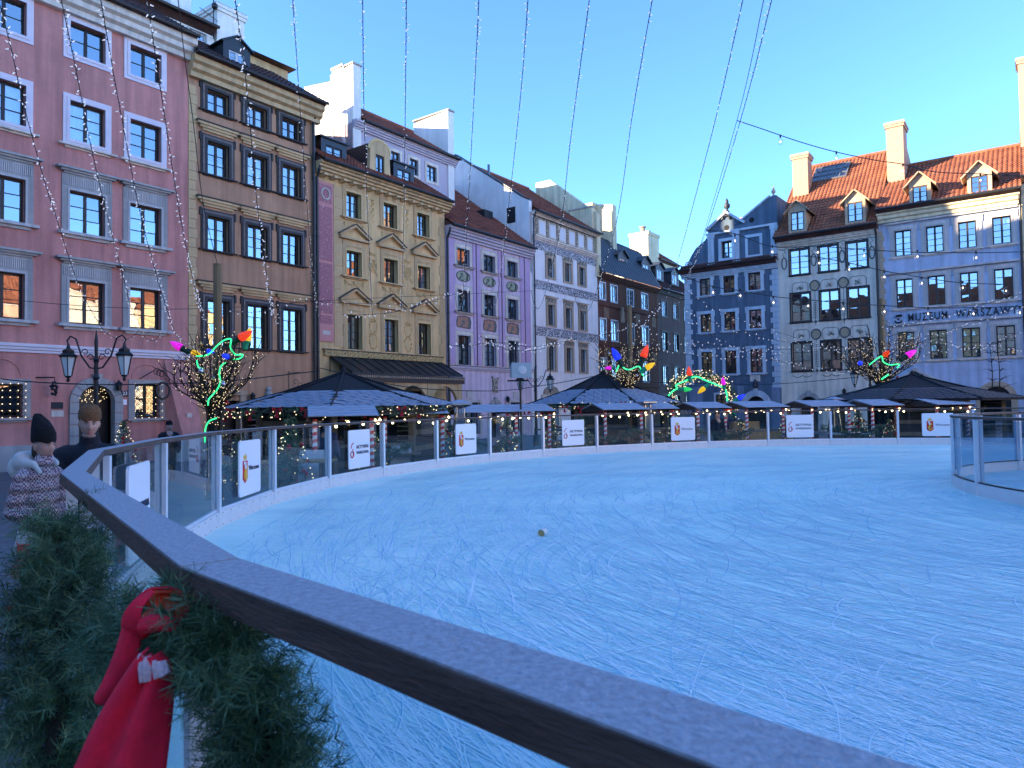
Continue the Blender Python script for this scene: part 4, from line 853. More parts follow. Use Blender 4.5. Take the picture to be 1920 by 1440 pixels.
# ------------------------------------------------------------------ right row
# ---- blue house with gable
e0, e1 = -22.65, -15.33; Wd = e1-e0
H = right_house('blue_townhouse', e0, 'dark blue house with curved gable and pale window frames')
cols = rel([(-21.38, -20.5), (-19.47, -18.6), (-17.55, -16.63)], e0); rows = [(10.6, 11.93), (7.7, 9.12), (4.37, 6.14)]
wall(H, Wd, 12.3, [(a, b, c, d) for c, d in rows for a, b in cols]+[(-20.3-e0, -19.5-e0, 2.0, 2.8), (-17.9-e0, -16.5-e0, -.2, 2.6)], 'blue', 10)
for r, (c, d) in enumerate(rows):
    for a, b in cols:
        o = window(H, a, b, c, d, 2, (2, 3, 4)[r], rev=.16, cur=.35 if r == 0 else .05); w, h = o['_w'], o['_h']
        frame(o, .24, 'bluetrim', .06, tb=.1); bar(o, -.18, .14, .32, 'bluetrim', .16)
        [MB().box(s, s+.3, -.07, .02, h-.2, h+.25).obj('frame_ear', 'bluetrim', o, (0, -.16, 0)) for s in (-.3, w)]
quoins(H, 0, 3.6, 12.1, 'bluetrim', .62, .46, .40, out=.05); quoins(H, Wd, 3.2, 12.1, 'bluetrim', .62, .46, .40, side=-1, out=.05)
cornice(H, -.2, Wd, 12.05, 12.6, .42, 'bluetrim', 4); pantile(H, -.25, Wd, -.72, 12.62, .02, 12.98, 'tiledark', eave=False, row=.2)
g = [(.0, 12.7), (.25, 13.3), (.6, 13.9), (1.0, 14.45), (1.45, 14.75), (1.75, 14.95), (2.0, 15.3), (2.05, 15.75), (3.5, 16.85), (4.6, 16.02), (6.75, 17.45), (7.2, 17.52), (7.32, 17.5), (7.32, 12.7)]
gw = (-19.52-e0, -18.67-e0, 13.28, 14.6)
MB().pxz(g[:8]+[(2.05, 12.7)], .08, .5).obj('gable_wing', 'blue', H)
mb = MB(); mb.pxz([(2.05, 12.7), (gw[0], 12.7), (gw[0], 15.75), (2.05, 15.75)], .08, .5); mb.pxz([(gw[1], 12.7), (7.32, 12.7), (7.32, 15.75), (gw[1], 15.75)], .08, .5)
mb.pxz([(gw[0], 14.6), (gw[1], 14.6), (gw[1], 15.75), (gw[0], 15.75)], .08, .5); mb.pxz([(gw[0], 12.7), (gw[1], 12.7), (gw[1], 13.28), (gw[0], 13.28)], .08, .5); mb.pxz([(2.05, 15.75), (4.97, 15.75), (4.6, 16.02), (3.5, 16.85)], .08, .5); mb.pxz([(4.0, 15.75), (7.32, 15.75), (7.32, 17.5), (7.2, 17.52), (6.75, 17.45), (4.6, 16.02)], .08, .5)
mb.obj('gable', 'blue', H); o = window(H, *gw, 2, 3, rev=.22, cur=.3); frame(o, .22, 'bluetrim', .2, tb=.18)
mb = MB(); a, b = -17.53-e0, -16.64-e0; mb.box(a-.2, a, -.0, .1, 13.1, 14.85); mb.box(b, b+.2, -.0, .1, 13.1, 14.85); mb.box(a, b, -.0, .1, 14.63, 14.85); mb.box(a, b, -.0, .1, 13.1, 13.28); mb.obj('blind_frame', 'bluetrim', H)
for xx in (2.02, 4.0, 6.85): MB().box(xx, xx+.48, -.06, .1, 12.75, 15.15).box(xx-.06, xx+.54, -.1, .1, 15.0, 15.25).box(xx-.06, xx+.54, -.1, .1, 12.75, 13.0).obj('pilaster', 'bluetrim', H)
MB().box(1.9, 7.34, -.12, .1, 15.26, 15.42).obj('gable_ledge', 'bluetrim', H)
mb = MB(); mb.obox((2.75, .1, 16.3), (.85, 0, .63), (0, .25, 0), (-.05, 0, .07)); mb.obox((4.15, .1, 16.42), (.78, 0, -.58), (0, .25, 0), (.05, 0, .07)); mb.obj('raking_cornice', 'bluetrim', H)
mb = MB(); mb.obox((5.68, .28, 16.78), (1.16, 0, .76), (0, .28, 0), (-.03, 0, .05)); mb.obj('gable_coping', 'bluetrim', H)
def urn(x, z, s=1, mt='stone'): MB().lathe([(.16*s, 0), (.16*s, .08*s), (.07*s, .14*s), (.07*s, .2*s), (.2*s, .34*s), (.22*s, .5*s), (.1*s, .62*s), (.12*s, .7*s), (.09*s, .82*s), (.02*s, .95*s)], 10, (x, .28, z)).obj('urn_finial', mt, H, smooth=True)
urn(3.5, 16.92, 1.15, 'slate'); urn(7.05, 17.52, .75, 'tan')
MB().tube([(3.5-.32, .02, 16.35), (3.3, 0, 16.6), (3.7, 0, 16.6), (3.82, .02, 16.3)], .1, 6).obj('carved_volute', 'slate', H)
for xx in (3.5, 5.45): MB().lathe([(.2, 0), (.2, .03)], 14).xf(Matrix.Translation((xx, .09, 15.68 if xx < 4 else 15.95)) @ Matrix.Rotation(PI/2, 4, 'X')).obj('opening_shade', 'roomshade', H)  # dark discs paint the shade of round holes on an uncut gable
mb = MB(); mb.tube([(.35+.3*(1-t/14)*math.cos(t), .0, 13.15+.3*(1-t/14)*math.sin(t)) for t in [i*.45 for i in range(26)]], .05, 6); mb.obj('volute', 'bluetrim', H)
MB().pyz([(.5, 12), (.5, 17.5), (4.0, 17.6), (9, 15), (9, 12)], Wd-.3, Wd).obj('fire_wall', 'blue', H); MB().add([(0, .4, 12.7), (Wd-.3, .4, 15.6), (Wd-.3, 9, 15.6), (0, 9, 12.7)], [(0, 1, 2, 3)]).obj('back_roof', 'tiledark', H)
for a, b in ((.2, 1.3), (4.1, 4.55), (6.6, 7.25)): MB().box(a, b, -.05, .02, -.2, 3.4).obj('pale_panel', 'paleblue', H)
xx = -17.2-e0; voussoirs(H, xx, 1.9, .7, 1.15, 'bluetrim', 11, .08, 0); arch_fill(H, xx, 1.9, .7, 'blue'); MB().lathe([(.12, 0), (.22, .15), (.15, .35), (.18, .5), (.05, .68)], 8, (xx, -.12, 3.2)).obj('bust', 'slate', H); MB().box(xx-.7, xx+.7, .4, .45, -.2, 2.6).obj('door_leaf', 'sash', H)
block(H, xx-.4, xx+.35, -.04, .02, 3.72, 4.2, 'trimcream', 'wall_plaque')
o = window(H, -20.3-e0, -19.5-e0, 2.0, 2.8, 2, 2, rev=.1, cur=0); frame(o, .14, 'bluetrim', .05)
# ---- grey painted house
e0, e1 = -15.33, -8.63; Wd = e1-e0
H = right_house('grey_painted_house', e0, 'pale grey house with painted medallions and steep red tiled roof')
cols = rel([(-14.48, -13.16), (-12.47, -11.22), (-10.64, -9.33)], e0); rows = [(11.37, 13.2), (7.93, 10.0), (4.38, 6.4)]
dxx = 1.9
wall(H, Wd, 13.6, [(a, b, c, d) for c, d in rows for a, b in cols]+[(dxx-.6, dxx+.6, -.2, 2.5)], 'grey', 9)
simple('inkline', (.10, .105, .10), .9); simple('medallion', (.37, .29, .19), .9, .3, 8); pattern('figurepaint', (.45, .40, .30), (.10, .10, .09), 7, 'NOISE', (.45, .55))
for r, (c, d) in enumerate(rows):
    for a, b in cols:
        o = window(H, a, b, c, d, 2, 4 if r == 0 else 3, 'sashbrown', rev=.08, cur=.25 if r == 0 else .05); w, h = o['_w'], o['_h']
        frame(o, .1, 'sash', .035, tb=.06); bar(o, -.12, .1, .16, 'sash', .12)
        if r == 2: MB().tube([(w*k/12, -.015, -.35-.13*abs(math.sin(PI*k/6))) for k in range(13)], .022, 4).obj('painted_swag', 'inkline', o, (0, -.08, 0))
        if r < 2:
            P = [(w/2+sx*.55, -1.0+sz*.42) for sx, sz in ((-1, -.6), (-.7, -1), (.7, -1), (1, -.6), (1, .6), (.7, 1), (-.7, 1), (-1, .6), (-1, -.6))]
            MB().tube([(x, -.012, z) for x, z in P], .018, 4).obj('painted_border', 'inkline', o, (0, -.08, 0)); mb = MB()
            for k in range(14): q = RND.uniform(0, 2*PI); mb.tube([(w/2, -.012, -1.0), (w/2+.26*math.cos(q), -.012, -1.0+.2*math.sin(q))], [.05, .012], 5)
            mb.obj('painted_figure', 'figurepaint', o, (0, -.08, 0))
for xx in (.45, 2.5, 4.4, 6.3):
    MB().tube([(xx+.17*math.cos(t), -.012, 12.3+.42*math.sin(t)) for t in [2*PI*i/18 for i in range(19)]], .045, 5).obj('painted_wreath', 'inkline', H); MB().tube([(xx, -.012, 12.72), (xx-.1, -.012, 13.0), (xx+.1, -.012, 13.1), (xx, -.012, 13.25)], .02, 4).obj('painted_ribbon', 'inkline', H)
MB().tube([(.1+k*.0915, -.012, 13.42-.11*abs(math.sin(PI*k/6))) for k in range(72)], .025, 4).obj('painted_garland', 'inkline', H)
for xx in (2.52, 4.42):
    for zc in (10.45, 6.95):
        MB().pxz([(xx+.3*math.cos(t), zc+.34*math.sin(t)) for t in [2*PI*i/16 for i in range(16)]][::-1], -.02, .0).obj('medallion', 'medallion', H); MB().tube([(xx+.32*math.cos(t), -.02, zc+.36*math.sin(t)) for t in [2*PI*i/16 for i in range(17)]], .05, 5).obj('medallion_wreath', 'inkline', H)
        mb = MB(); mb.tube([(xx, -.012, zc-.4), (xx, -.012, zc-2.9)], .016, 4)
        for k in range(10): z = zc-1.2-k*.12; mb.tube([(xx-.14, -.012, z), (xx, -.012, z-.06), (xx+.14, -.012, z)], .018, 4)
        mb.ball((xx, -.012, zc-2.6), .1, 6, 5); mb.obj('painted_pendant', 'inkline', H)
cornice(H, 0, Wd, 13.55, 14.1, .42, 'grey', 4); pantile(H, -.1, Wd+.05, -.8, 14.14, 7.2, 21.3, 'tileorange', pitch=.27, row=.38)
MB().pyz([(-.1, 13.6), (7.2, 21.25), (9, 19.5), (9, 13.6)], Wd-.25, Wd-.02).obj('gable_wall', 'brick', H); MB().pyz([(-.1, 13.6), (7.2, 21.25), (9, 19.5), (9, 13.6)], .02, .25).obj('gable_wall', 'tiledark', H)
for a, b in ((-14.35, -13.1), (-10.55, -9.25)): dormer(H, a-e0, b-e0, -.62, 14.42, 15.98, 16.6, 'tan', 'gable', 2.6, 2, 3, 'sashbrown', .17, roofmt='tan', over=.26)
chimney(H, .25, 1.4, 3.6, 4.9, 16, 21.35, 'brick'); chimney(H, Wd-.2+.35, Wd+1.25, 3.6, 5.4, 15, 22.2, 'brick'); MB().pyz([(5.4, 17), (5.4, 21.0), (8, 20.0), (8, 17)], Wd+.3, Wd+1.2).obj('chimney_wall', 'brick', H)
sk = MB(); P = lambda x, t: (x, -.8+8.0*t-.075, 14.14+7.16*t+.085)
fr_ = MB(); ta, tb_ = .72, .93
for k in range(6): x_ = 1.35+k*.5; fr_.obox((Vector(P(x_, ta))+Vector(P(x_, tb_)))/2, (.03, 0, 0), (Vector(P(x_, tb_))-Vector(P(x_, ta)))/2, (0, -.04, .045))
for k in range(4): t = ta+(tb_-ta)*k/3; fr_.obox(Vector(P(2.6, t)), (1.28, 0, 0), (0, .02, .018), (0, -.04, .045))
sky_f = fr_.obj('skylight', 'zinc', H)
for i in range(5):
    for j in range(3):
        c = (Vector(P(1.6+i*.5, ta+(tb_-ta)*(j+.5)/3))); MB().obox(c, (.22, 0, 0), (Vector(P(0, tb_))-Vector(P(0, ta)))/6*.92, (0, -.004, .004)).obj('skylight_pane', 'pane', sky_f)
voussoirs(H, dxx, 1.9, .6, .9, 'stone', 9, .08, 1); arch_fill(H, dxx, 1.9, .6, 'grey'); MB().box(dxx-.6, dxx+.6, .4, .45, -.2, 2.5).obj('door_leaf', 'sash', H); wall_lantern(H, dxx+2.4, 2.6); pipe(H, Wd-.1, .2, 13.8)
# ---- museum
e0, e1 = -8.63, -.68; Wd = e1-e0
H = right_house('museum_building', e0, 'violet blue museum house with MUZEUM WARSZAWY lettering', 'museum')
cols = rel([(-7.63, -6.65), (-5.78, -4.8), (-3.97, -2.99), (-2.15, -1.17)], e0); rows = [(11.81, 13.52), (8.32, 10.24), (4.79, 6.68)]
ax = -2.25-e0
wall(H, Wd, 14.6, [(a, b, c, d) for c, d in rows for a, b in cols]+[(ax-.75, ax+.75, -.2, 2.9)], 'museum', 9)
for r, (c, d) in enumerate(rows):
    for a, b in cols:
        dark_sash = r == 0 or (r == 1 and a < 1.2); o = window(H, a, b, c, d, 2, 4, 'sash' if dark_sash else 'sashbrown', rev=.13, cur=.0 if not dark_sash else .1); w, h = o['_w'], o['_h']  # top row and the leftmost second-row window take the darker sash
        frame(o, .30, 'trimgrey', .05, tb=.04, tt=.30); frame(o, .1, 'stone', .075, tb=.0, tt=.1, name='inner_moulding'); bar(o, -.2, .13, .36, 'trimcream', .16); [MB().box(s, s+.09, -.08, .02, h-.1, h+.33).obj('frame_ear', 'trimgrey', o, (0, -.13, 0)) for s in (-.36, w+.27)]
cornice(H, 0, Wd, 14.15, 14.95, .5, 'cream', 3); pantile(H, -.0, Wd+.1, -.85, 15.0, 6.2, 19.6, 'tileorange', pitch=.27, row=.38)
for z in (13.98, 10.62, 7.13):
    for k in range(4): MB().box(.45+k*1.85, .45+k*1.85+1.82, -.2, .02, z, z+.12).obj('awning_cassette', 'trimgrey', H)
quoins(H, .02, 3.6, 14.0, 'tan', .36, .26, .36, out=.04); quoins(H, Wd-.02, 7.4, 14.0, 'museum', .36, .26, .36, side=-1, out=.04)
tx = place('museum_lettering', text_mesh('MUZEUM  WARSZAWY', 'signblack', .74, .03, 1.22, .002), H, (4.62, -.06, 7.6), (PI/2, 0, 0))
bb = max(v.co.x for v in tx.data.vertices)-min(v.co.x for v in tx.data.vertices); tx.scale = (5.95/bb, .52/.53, 1)
mb = MB(); cx, cz = 1.08, 7.58
mb.tube([(cx+.2*math.cos(t), -.06, cz-.1+.16*math.sin(t)) for t in [PI+i*PI/8 for i in range(9)]], .05, 5); mb.tube([(cx-.2, -.06, cz+.1), (cx, -.06, cz+.2), (cx+.22, -.06, cz+.2)], .05, 5); mb.tube([(cx-.18, -.06, cz+.26), (cx+.22, -.06, cz+.28)], .03, 5); mb.ball((cx, -.06, cz), .06, 6, 5); mb.obj('museum_emblem', 'signblack', H)
for a, b in ((-6.4, -5.55), (-3.15, -2.25)): dormer(H, a-.2-e0, b+.2-e0, -.7, 15.0, 16.35, 17.0, 'tan', 'gable', 3.4, 2, 3, 'sashbrown', .2, roofmt='tan', over=.3)
px = -6.65-e0
MB().pxz([(px-1.5, 3.2), (px+1.5, 3.2), (px, 4.1)], -.12, .02).obj('portal_tympanum', 'museum', H); mb = MB(); mb.obox((px-.75, -.16, 3.7), (.85, 0, .5), (0, .2, 0), (-.04, 0, .07)); mb.obox((px+.75, -.16, 3.7), (.85, 0, -.5), (0, .2, 0), (.04, 0, .07)); mb.box(px-1.6, px+1.6, -.34, .02, 3.08, 3.2); mb.obj('portal_pediment', 'trimgrey', H)
mb = MB(); mb.box(px-1.4, px-1.0, -.2, .02, -.2, 3.08); mb.box(px+1.0, px+1.4, -.2, .02, -.2, 3.08); mb.obj('portal_column', 'trimcream', H); mb = MB()
for k in range(20): mb.ball((px+RND.gauss(0, .16), -.22, 3.75+RND.gauss(0, .22)), .09, 6, 4)
mb.obj('portal_crest', 'slate', H); MB().box(px-.9, px+.9, -.02, .02, -.2, 2.9).obj('door_leaf', 'sash', H)
arch_fill(H, ax, 2.15, .75, 'museum'); MB().pxz(([(ax+1.08, -.2)]+arch_pts(ax, 2.15, 1.08)+[(ax-1.08, -.2), (ax-.75, -.2)]+arch_pts(ax, 2.15, .75)[::-1]+[(ax+.75, -.2)])[::-1], -.08, .2).obj('arch_surround', 'tan', H); MB().box(ax-.75, ax+.75, .4, .45, -.2, 2.9).obj('door_leaf', 'sash', H)
pipe(H, Wd-.02, .2, 14.4, r=.06)
# ---- house beyond, only its edge in view
H = right_house('cream_townhouse', -.62, 'cream yellow house cut off by the right edge of the picture')
wall(H, 9, 15.6, [(1+2.2*k, 2+2.2*k, z, z+1.7) for k in range(3) for z in (12.0, 8.5, 5.0)], 'cream', 9)
for k in range(3):
    for z in (12.0, 8.5, 5.0): window(H, 1+2.2*k, 2+2.2*k, z, z+1.7, 2, 3)
pantile(H, 0, 9, -.6, 15.7, 6, 20.5, 'tileorange'); chimney(H, .05, 1.2, 3.4, 4.8, 15, 24.5, 'brick')
# ------------------------------------------------------------------ rows across the square, seen only in the window reflections
ci = 0; cm = ['opp1', 'opp3', 'opp2', 'opp1', 'opp5', 'opp4', 'opp3', 'opp1', 'opp2']
def plain_house(p, rz, w, h, mt, label):
    H = empty('townhouse_opposite', p, rz); tag(H, label, 'house', 'townhouses on the unseen sides of the square')
    n = max(2, int(w/2.8)); ops = [(w*(k+.5)/n-.55, w*(k+.5)/n+.55, z, z+1.7) for k in range(n) for z in (4.5, 8.0, 11.4) if z+2 < h]
    wall(H, w, h, ops, mt, 9)
    for a, b, c, d in ops: window(H, a, b, c, d, 2, 1, 'sashwhite', cur=.3); 
    pantile(H, 0, w, -.5, h, 5, h+4.2, 'tileorange', eave=False, pitch=.5, row=.9); cornice(H, 0, w, h-.5, h, .4, 'trimcream', 3)
for k in range(8):
    u = 62-k*11.5; p = E1*43+D1*u; plain_house(p, TH_L+PI, 11.4, RND.uniform(16, 19), cm[k], 'townhouse on the side of the square facing the pink house, behind the camera')
for k in range(4):
    u = -7.5-k*11.5; plain_house(N1*30+D1*u, TH_L, 11.4, RND.uniform(16, 18.5), cm[(k+4) % 9], 'townhouse continuing the row to the left of the pink house, out of view')
for k in range(6):
    e_ = 40-k*11.5; p = N2*(-24)+E1*e_; plain_house(p, TH_R+PI, 11.4, RND.uniform(14, 17), cm[(k+3) % 9], 'townhouse on the side of the square facing the museum, behind the camera')
# ------------------------------------------------------------------ market kiosks
simple('shingle', (.045, .052, .066), .55, .3, 6); simple('frostshingle', (.27, .31, .38), .8, .22, 5, .3, 40); simple('felt', (.012, .012, .014), .85, .3, 4)
simple('plank', (.20, .15, .10), .75, .3, 3, .3, 20, stretch=(1, 1, .2)); simple('plankdark', (.035, .028, .024), .8, .3, 3, .3, 20); simple('honeywood', (.42, .24, .09), .6, .2, 4); simple('frostboard', (.33, .38, .46), .8, .15, 5, .3, 30)
m, ns, ls, b = nt('candy'); tc = node(ns, 'ShaderNodeTexCoord'); wv = node(ns, 'ShaderNodeTexWave'); wv.bands_direction = 'Z'; wv.inputs['Scale'].default_value = 2.1
mp = node(ns, 'ShaderNodeMapping'); mp.inputs['Rotation'].default_value = (R(22), R(12), 0); ls.new(tc.outputs['Object'], mp.inputs[0]); ls.new(mp.outputs[0], wv.inputs['Vector'])
ls.new(ramp(ns, ls, wv.outputs[1], [(.48, (.65, .05, .05)), (.52, (.75, .74, .73))]), b.inputs['Base Color']); b.inputs['Roughness'].default_value = .5
def shingle_me(mt): return cached(('sh', mt), lambda: MB().pxy([(-.17, .0), (-.10, -.1), (.10, -.1), (.17, .0), (.17, .26), (-.17, .26)], 0, .014).mesh('shingle', mt))
def kiosk(c, Rr, ze, za, rot, label, frost, zg=0):
    H = empty('market_kiosk', (c.x, c.y, 0), rot); tag(H, label, 'kiosk', 'octagonal market kiosks behind the rink')
    n = 8; P = [(Rr*math.cos(2*PI*i/n), Rr*math.sin(2*PI*i/n)) for i in range(n)]; tm = .5; zm = ze+(za-ze)*.42
    MB().add([(x, y, ze) for x, y in P]+[(x*tm, y*tm, zm) for x, y in P]+[(0, 0, za)]+[(x, y, ze-.07) for x, y in P], [(i, (i+1) % n, (i+1) % n+n, i+n) for i in range(n)]+[(i+n, (i+1) % n+n, 2*n) for i in range(n)]+[(i, i+2*n+1, (i+1) % n+2*n+1, (i+1) % n) for i in range(n)]+[tuple(range(3*n, 2*n, -1))]).obj('roof', 'felt', H)
    cam_l = H.matrix_basis.inverted() @ Vector((0, 0, CZ))
    for i in range(n):
        a, b_ = Vector((*P[i], ze)), Vector((*P[(i+1) % n], ze)); mid = (a+b_)/2
        ex = (b_-a).normalized(); up = (Vector((mid.x*tm, mid.y*tm, zm))-mid); L = up.length; up = up/L; nn = ex.cross(up)
        if nn.z < 0: nn = -nn; ex = -ex
        if nn.dot(cam_l-mid) < -1.2 or mid.dot(Vector((cam_l.x, cam_l.y, 0))) < -.35*Rr*cam_l.length*.9: continue
        me = shingle_me(frost[i % len(frost)]); rows_ = int(L/.17)
        Wb = (b_-a).length
        for r in range(rows_):
            t = r*.17; w = Wb*(1-(1-tm)*t/L); k = int((w+.1)/.36)
            for j in range(k):
                s = (j-(k-1)/2)*.36+(.18 if r % 2 else 0)
                if abs(s)+.09 > w/2: continue
                o = place('shingle', me, H); mm = Matrix((ex, up, nn)).transposed().to_4x4(); mm.translation = mid+up*(t+.04)+ex*s+nn*(.022+RND.uniform(0, .004)); 
                o.matrix_basis = mm @ Matrix.Rotation(-.09, 4, 'X')
    ring = MB()
    for i in range(n): ring.tube([(*P[i], ze+.02), (P[i][0]*tm, P[i][1]*tm, zm+.03), (0, 0, za+.02)], .035, 4)
    ring.obj('hip_caps', 'felt', H); MB().lathe([(.14, -.05), (.1, .08), (.02, .2)], 8, (0, 0, za)).obj('finial', 'felt', H)
    rw = Rr*.80; Q = [(rw*math.cos(2*PI*i/n), rw*math.sin(2*PI*i/n)) for i in range(n)]
    for i in range(n):
        a, b_ = Vector((*Q[i], 0)), Vector((*Q[(i+1) % n], 0)); ex = (b_-a).normalized(); L = (b_-a).length; nn = Vector((ex.y, -ex.x, 0))
        place('post', cached('kpost', lambda: MB().box(-.08, .08, -.08, .08, -.1, 2.35).mesh('post', 'plank')), H, a, (0, 0, math.atan2(ex.y, ex.x)))
        hgt = 2.3 if i % 2 else .95
        for k in range(int(hgt/.16)):
            mb = MB(); mb.obox((a+b_)/2+Vector((0, 0, .1+k*.16)), ex*(L/2-.08), nn*.02, Vector((0, 0, .074))); mb.obj('wall_plank', 'plankdark' if (k+i) % 3 else 'plank', H)
        if i % 2 == 0: mb = MB(); mb.obox((a+b_)/2+nn*.15+Vector((0, 0, 1.08)), ex*(L/2-.05), nn*.24, Vector((0, 0, .03))); mb.obj('counter', 'plank', H)
    MB().lathe([(rw*.55, 0), (rw*.55, 2.2)], 8).obj('interior_shade', 'roomshade', H)  # near-black drum stands in for the shade inside the kiosk
    return H
A, B_ = 'frostshingle', 'shingle'
k1 = at(645, 770, 22.0); k2 = at(1132, 762, 31.5); k3 = at(1712, 752, 31.5)
kiosk(k1, 3.65, 2.12, 3.2, R(8), 'left octagonal market kiosk with frosted shingle roof in front of the yellow house', (A,))
kiosk(k2, 3.5, 2.14, 3.5, R(14), 'middle octagonal market kiosk with frosted shingle roof below the white house', (A,))
kiosk(k3, 4.1, 2.12, 3.22, R(5), 'right octagonal market kiosk with plain black roof in front of the museum', (B_,))
# ------------------------------------------------------------------ small gabled canopies with candy striped posts
def canopy(px, d, w, rz, label, frost='frostboard', zr=2.10, ze=1.92):
    c = at(px, 765, d); H = empty('stall_canopy', (c.x, c.y, 0), rz); tag(H, label, 'canopy', 'small gabled stall canopies behind the rink glass')
    for s, mt in ((-1, frost), (1, 'frostboard')):
        for k in range(4):
            t0, t1 = k/4, (k+1)/4+.03; y0, y1 = s*1.05*t0, s*1.05*t1; z0, z1 = zr+.012*(4-k)-(zr-ze)*t0, zr+.012*(4-k)-(zr-ze)*t1
            MB().add([(-w/2, y0, z0), (w/2, y0, z0), (w/2, y1, z1), (-w/2, y1, z1), (-w/2, y0, z0-.025), (w/2, y0, z0-.025), (w/2, y1, z1-.025), (-w/2, y1, z1-.025)], [(0, 1, 2, 3), (7, 6, 5, 4), (0, 4, 5, 1), (1, 5, 6, 2), (2, 6, 7, 3), (3, 7, 4, 0)] if s > 0 else [(3, 2, 1, 0), (4, 5, 6, 7), (1, 5, 4, 0), (2, 6, 5, 1), (3, 7, 6, 2), (0, 4, 7, 3)]).obj('roof_board', mt, H)
    for sx in (-1, 1): MB().pyz([(-1.02, ze-.08), (1.02, ze-.08), (1.06, ze-.02), (0, zr-.03), (-1.06, ze-.02)], sx*w/2-.03, sx*w/2+.03).obj('gable_board', 'plankdark', H)
    me = cached('candypost', lambda: MB().lathe([(.055, -.05), (.055, 1.84)], 10).mesh('candy_post', 'candy', True))
    for sx in (-1, 1): place('candy_post', me, H, (sx*(w/2-.15), -.85, 0))
    return H
CN = [(640, 17.6, 1.6), (770, 20.8, 1.9), (895, 23.2, 1.8), (985, 25.4, 1.5), (1150, 26.4, 1.7), (1215, 28.0, 1.6), (1312, 28.6, 1.5), (1408, 28.8, 2.0), (1530, 28.9, 2.0), (1630, 28.4, 1.4), (1752, 28.2, 1.7)]
CL = ['in front of the left kiosk', 'at the right end of the left kiosk', 'behind the pyramid heater', 'below the loudspeaker', 'in front of the middle kiosk', 'at the right end of the middle kiosk', 'below the arch of lights', 'in front of the blue house', 'left of the right kiosk', 'in front of the right kiosk', 'at the right end of the right kiosk']
emis('festoon', (1, .70, .34), 2.6)
bulb_me = cached('fbulb', lambda: MB().ball((0, 0, -.05), .034, 7, 5).mesh('bulb', 'festoon', True))
for (px_, d, w), l in zip(CN, CL):
    H = canopy(px_, d, w, R(16+RND.uniform(-4, 4)), 'small gabled canopy with striped posts '+l)
    f = empty('bulb_string', H.location, H.rotation_euler.z); tag(f, 'string of warm bulbs hanging from the canopy '+l, 'lights', 'warm bulb strings along the canopies')
    P = [Vector((-w/2-.05+(w+.1)*k/16, -1.1, 1.83-.05*abs(math.sin(PI*k/8)))) for k in range(17)]+[Vector((w/2+.07, -1.0+2.0*k/8, 1.83+.22*(1-abs(k-4)/4)-.03)) for k in range(9)]
    MB().tube(P, .009, 4).obj('cable', 'iron', f)
    for k in range(0, len(P), 3): place('bulb', bulb_me, f, P[k]+Vector((RND.uniform(-.03, .03), 0, RND.uniform(-.10, .0))))
# ------------------------------------------------------------------ greenery of the market
simple('needle', (.050, .100, .040), .5, .5, 3); simple('needle2', (.12, .20, .10), .5, .4, 3); simple('twig', (.045, .032, .022), .9, .3, 8); simple('redfab', (.42, .012, .02), .75, .15, 20); simple('redglass', (.55, .015, .015), .15, spec=.6); simple('gold', (.7, .45, .15), .25, metal=1.); simple('silver', (.6, .6, .62), .2, metal=1.)
def needles(mb, p, q, L, n, w, spread=.9):
    p, q = Vector(p), Vector(q); t = (q-p); ln = t.length; t = t/ln; a = t.orthogonal().normalized(); b_ = t.cross(a)
    for k in range(n):
        s = RND.random(); g = RND.uniform(0, 2*PI); d = (t*RND.uniform(.35, .9)+(a*math.cos(g)+b_*math.sin(g))*spread).normalized(); o = p+t*ln*s
        e_ = o+d*L*RND.uniform(.65, 1.1); sd = d.cross(Vector((RND.gauss(0, 1), RND.gauss(0, 1), RND.gauss(0, 1)))).normalized()*w
        mb.add([o-sd, o+sd, e_+sd*.35, e_-sd*.35], [(0, 1, 2, 3)])
def spruce_mesh(h, r, dens=1.0):
    a, b_ = MB(), MB()
    for k in range(int(90*dens)):
        z = h*(.08+.9*(k/(90*dens))); rr = r*(1-z/h)+.04; g = k*2.4; tip = Vector((rr*math.cos(g), rr*math.sin(g), z-.12*rr)); needles(a if k % 3 else b_, (0, 0, z+.03), tip, .10, 16, .007, .8)
    return a, b_
def garland(name, pts, r, n, L, w, label, cat='garland', grp=None, tuft=26, frac2=.35):
    P = catmull(pts, 10); H = empty(name, P[0]); tag(H, label, cat, grp); o = Vector(P[0]); a, b_ = MB(), MB(); st_ = MB().tube([p-o for p in P], r*.16, 5)
    for k in range(n):
        s = RND.random()*(len(P)-2); i = int(s); c = P[i].lerp(P[i+1], s-i)-o; t = (P[i+1]-P[i]).normalized(); u_ = t.orthogonal().normalized(); v_ = t.cross(u_); g = RND.uniform(0, 2*PI)
        d = (u_*math.cos(g)+v_*math.sin(g)+t*RND.uniform(-.5, .8)).normalized(); needles(b_ if RND.random() < frac2 else a, c+d*r*.12, c+d*r*RND.uniform(.7, 1.08)+t*r*RND.uniform(-.2, .5), L, tuft, w, .85)
    st_.obj('stem', 'twig', H); a.obj('needles', 'needle', H, kind='stuff'); b_.obj('needles', 'needle2', H, kind='stuff'); return H
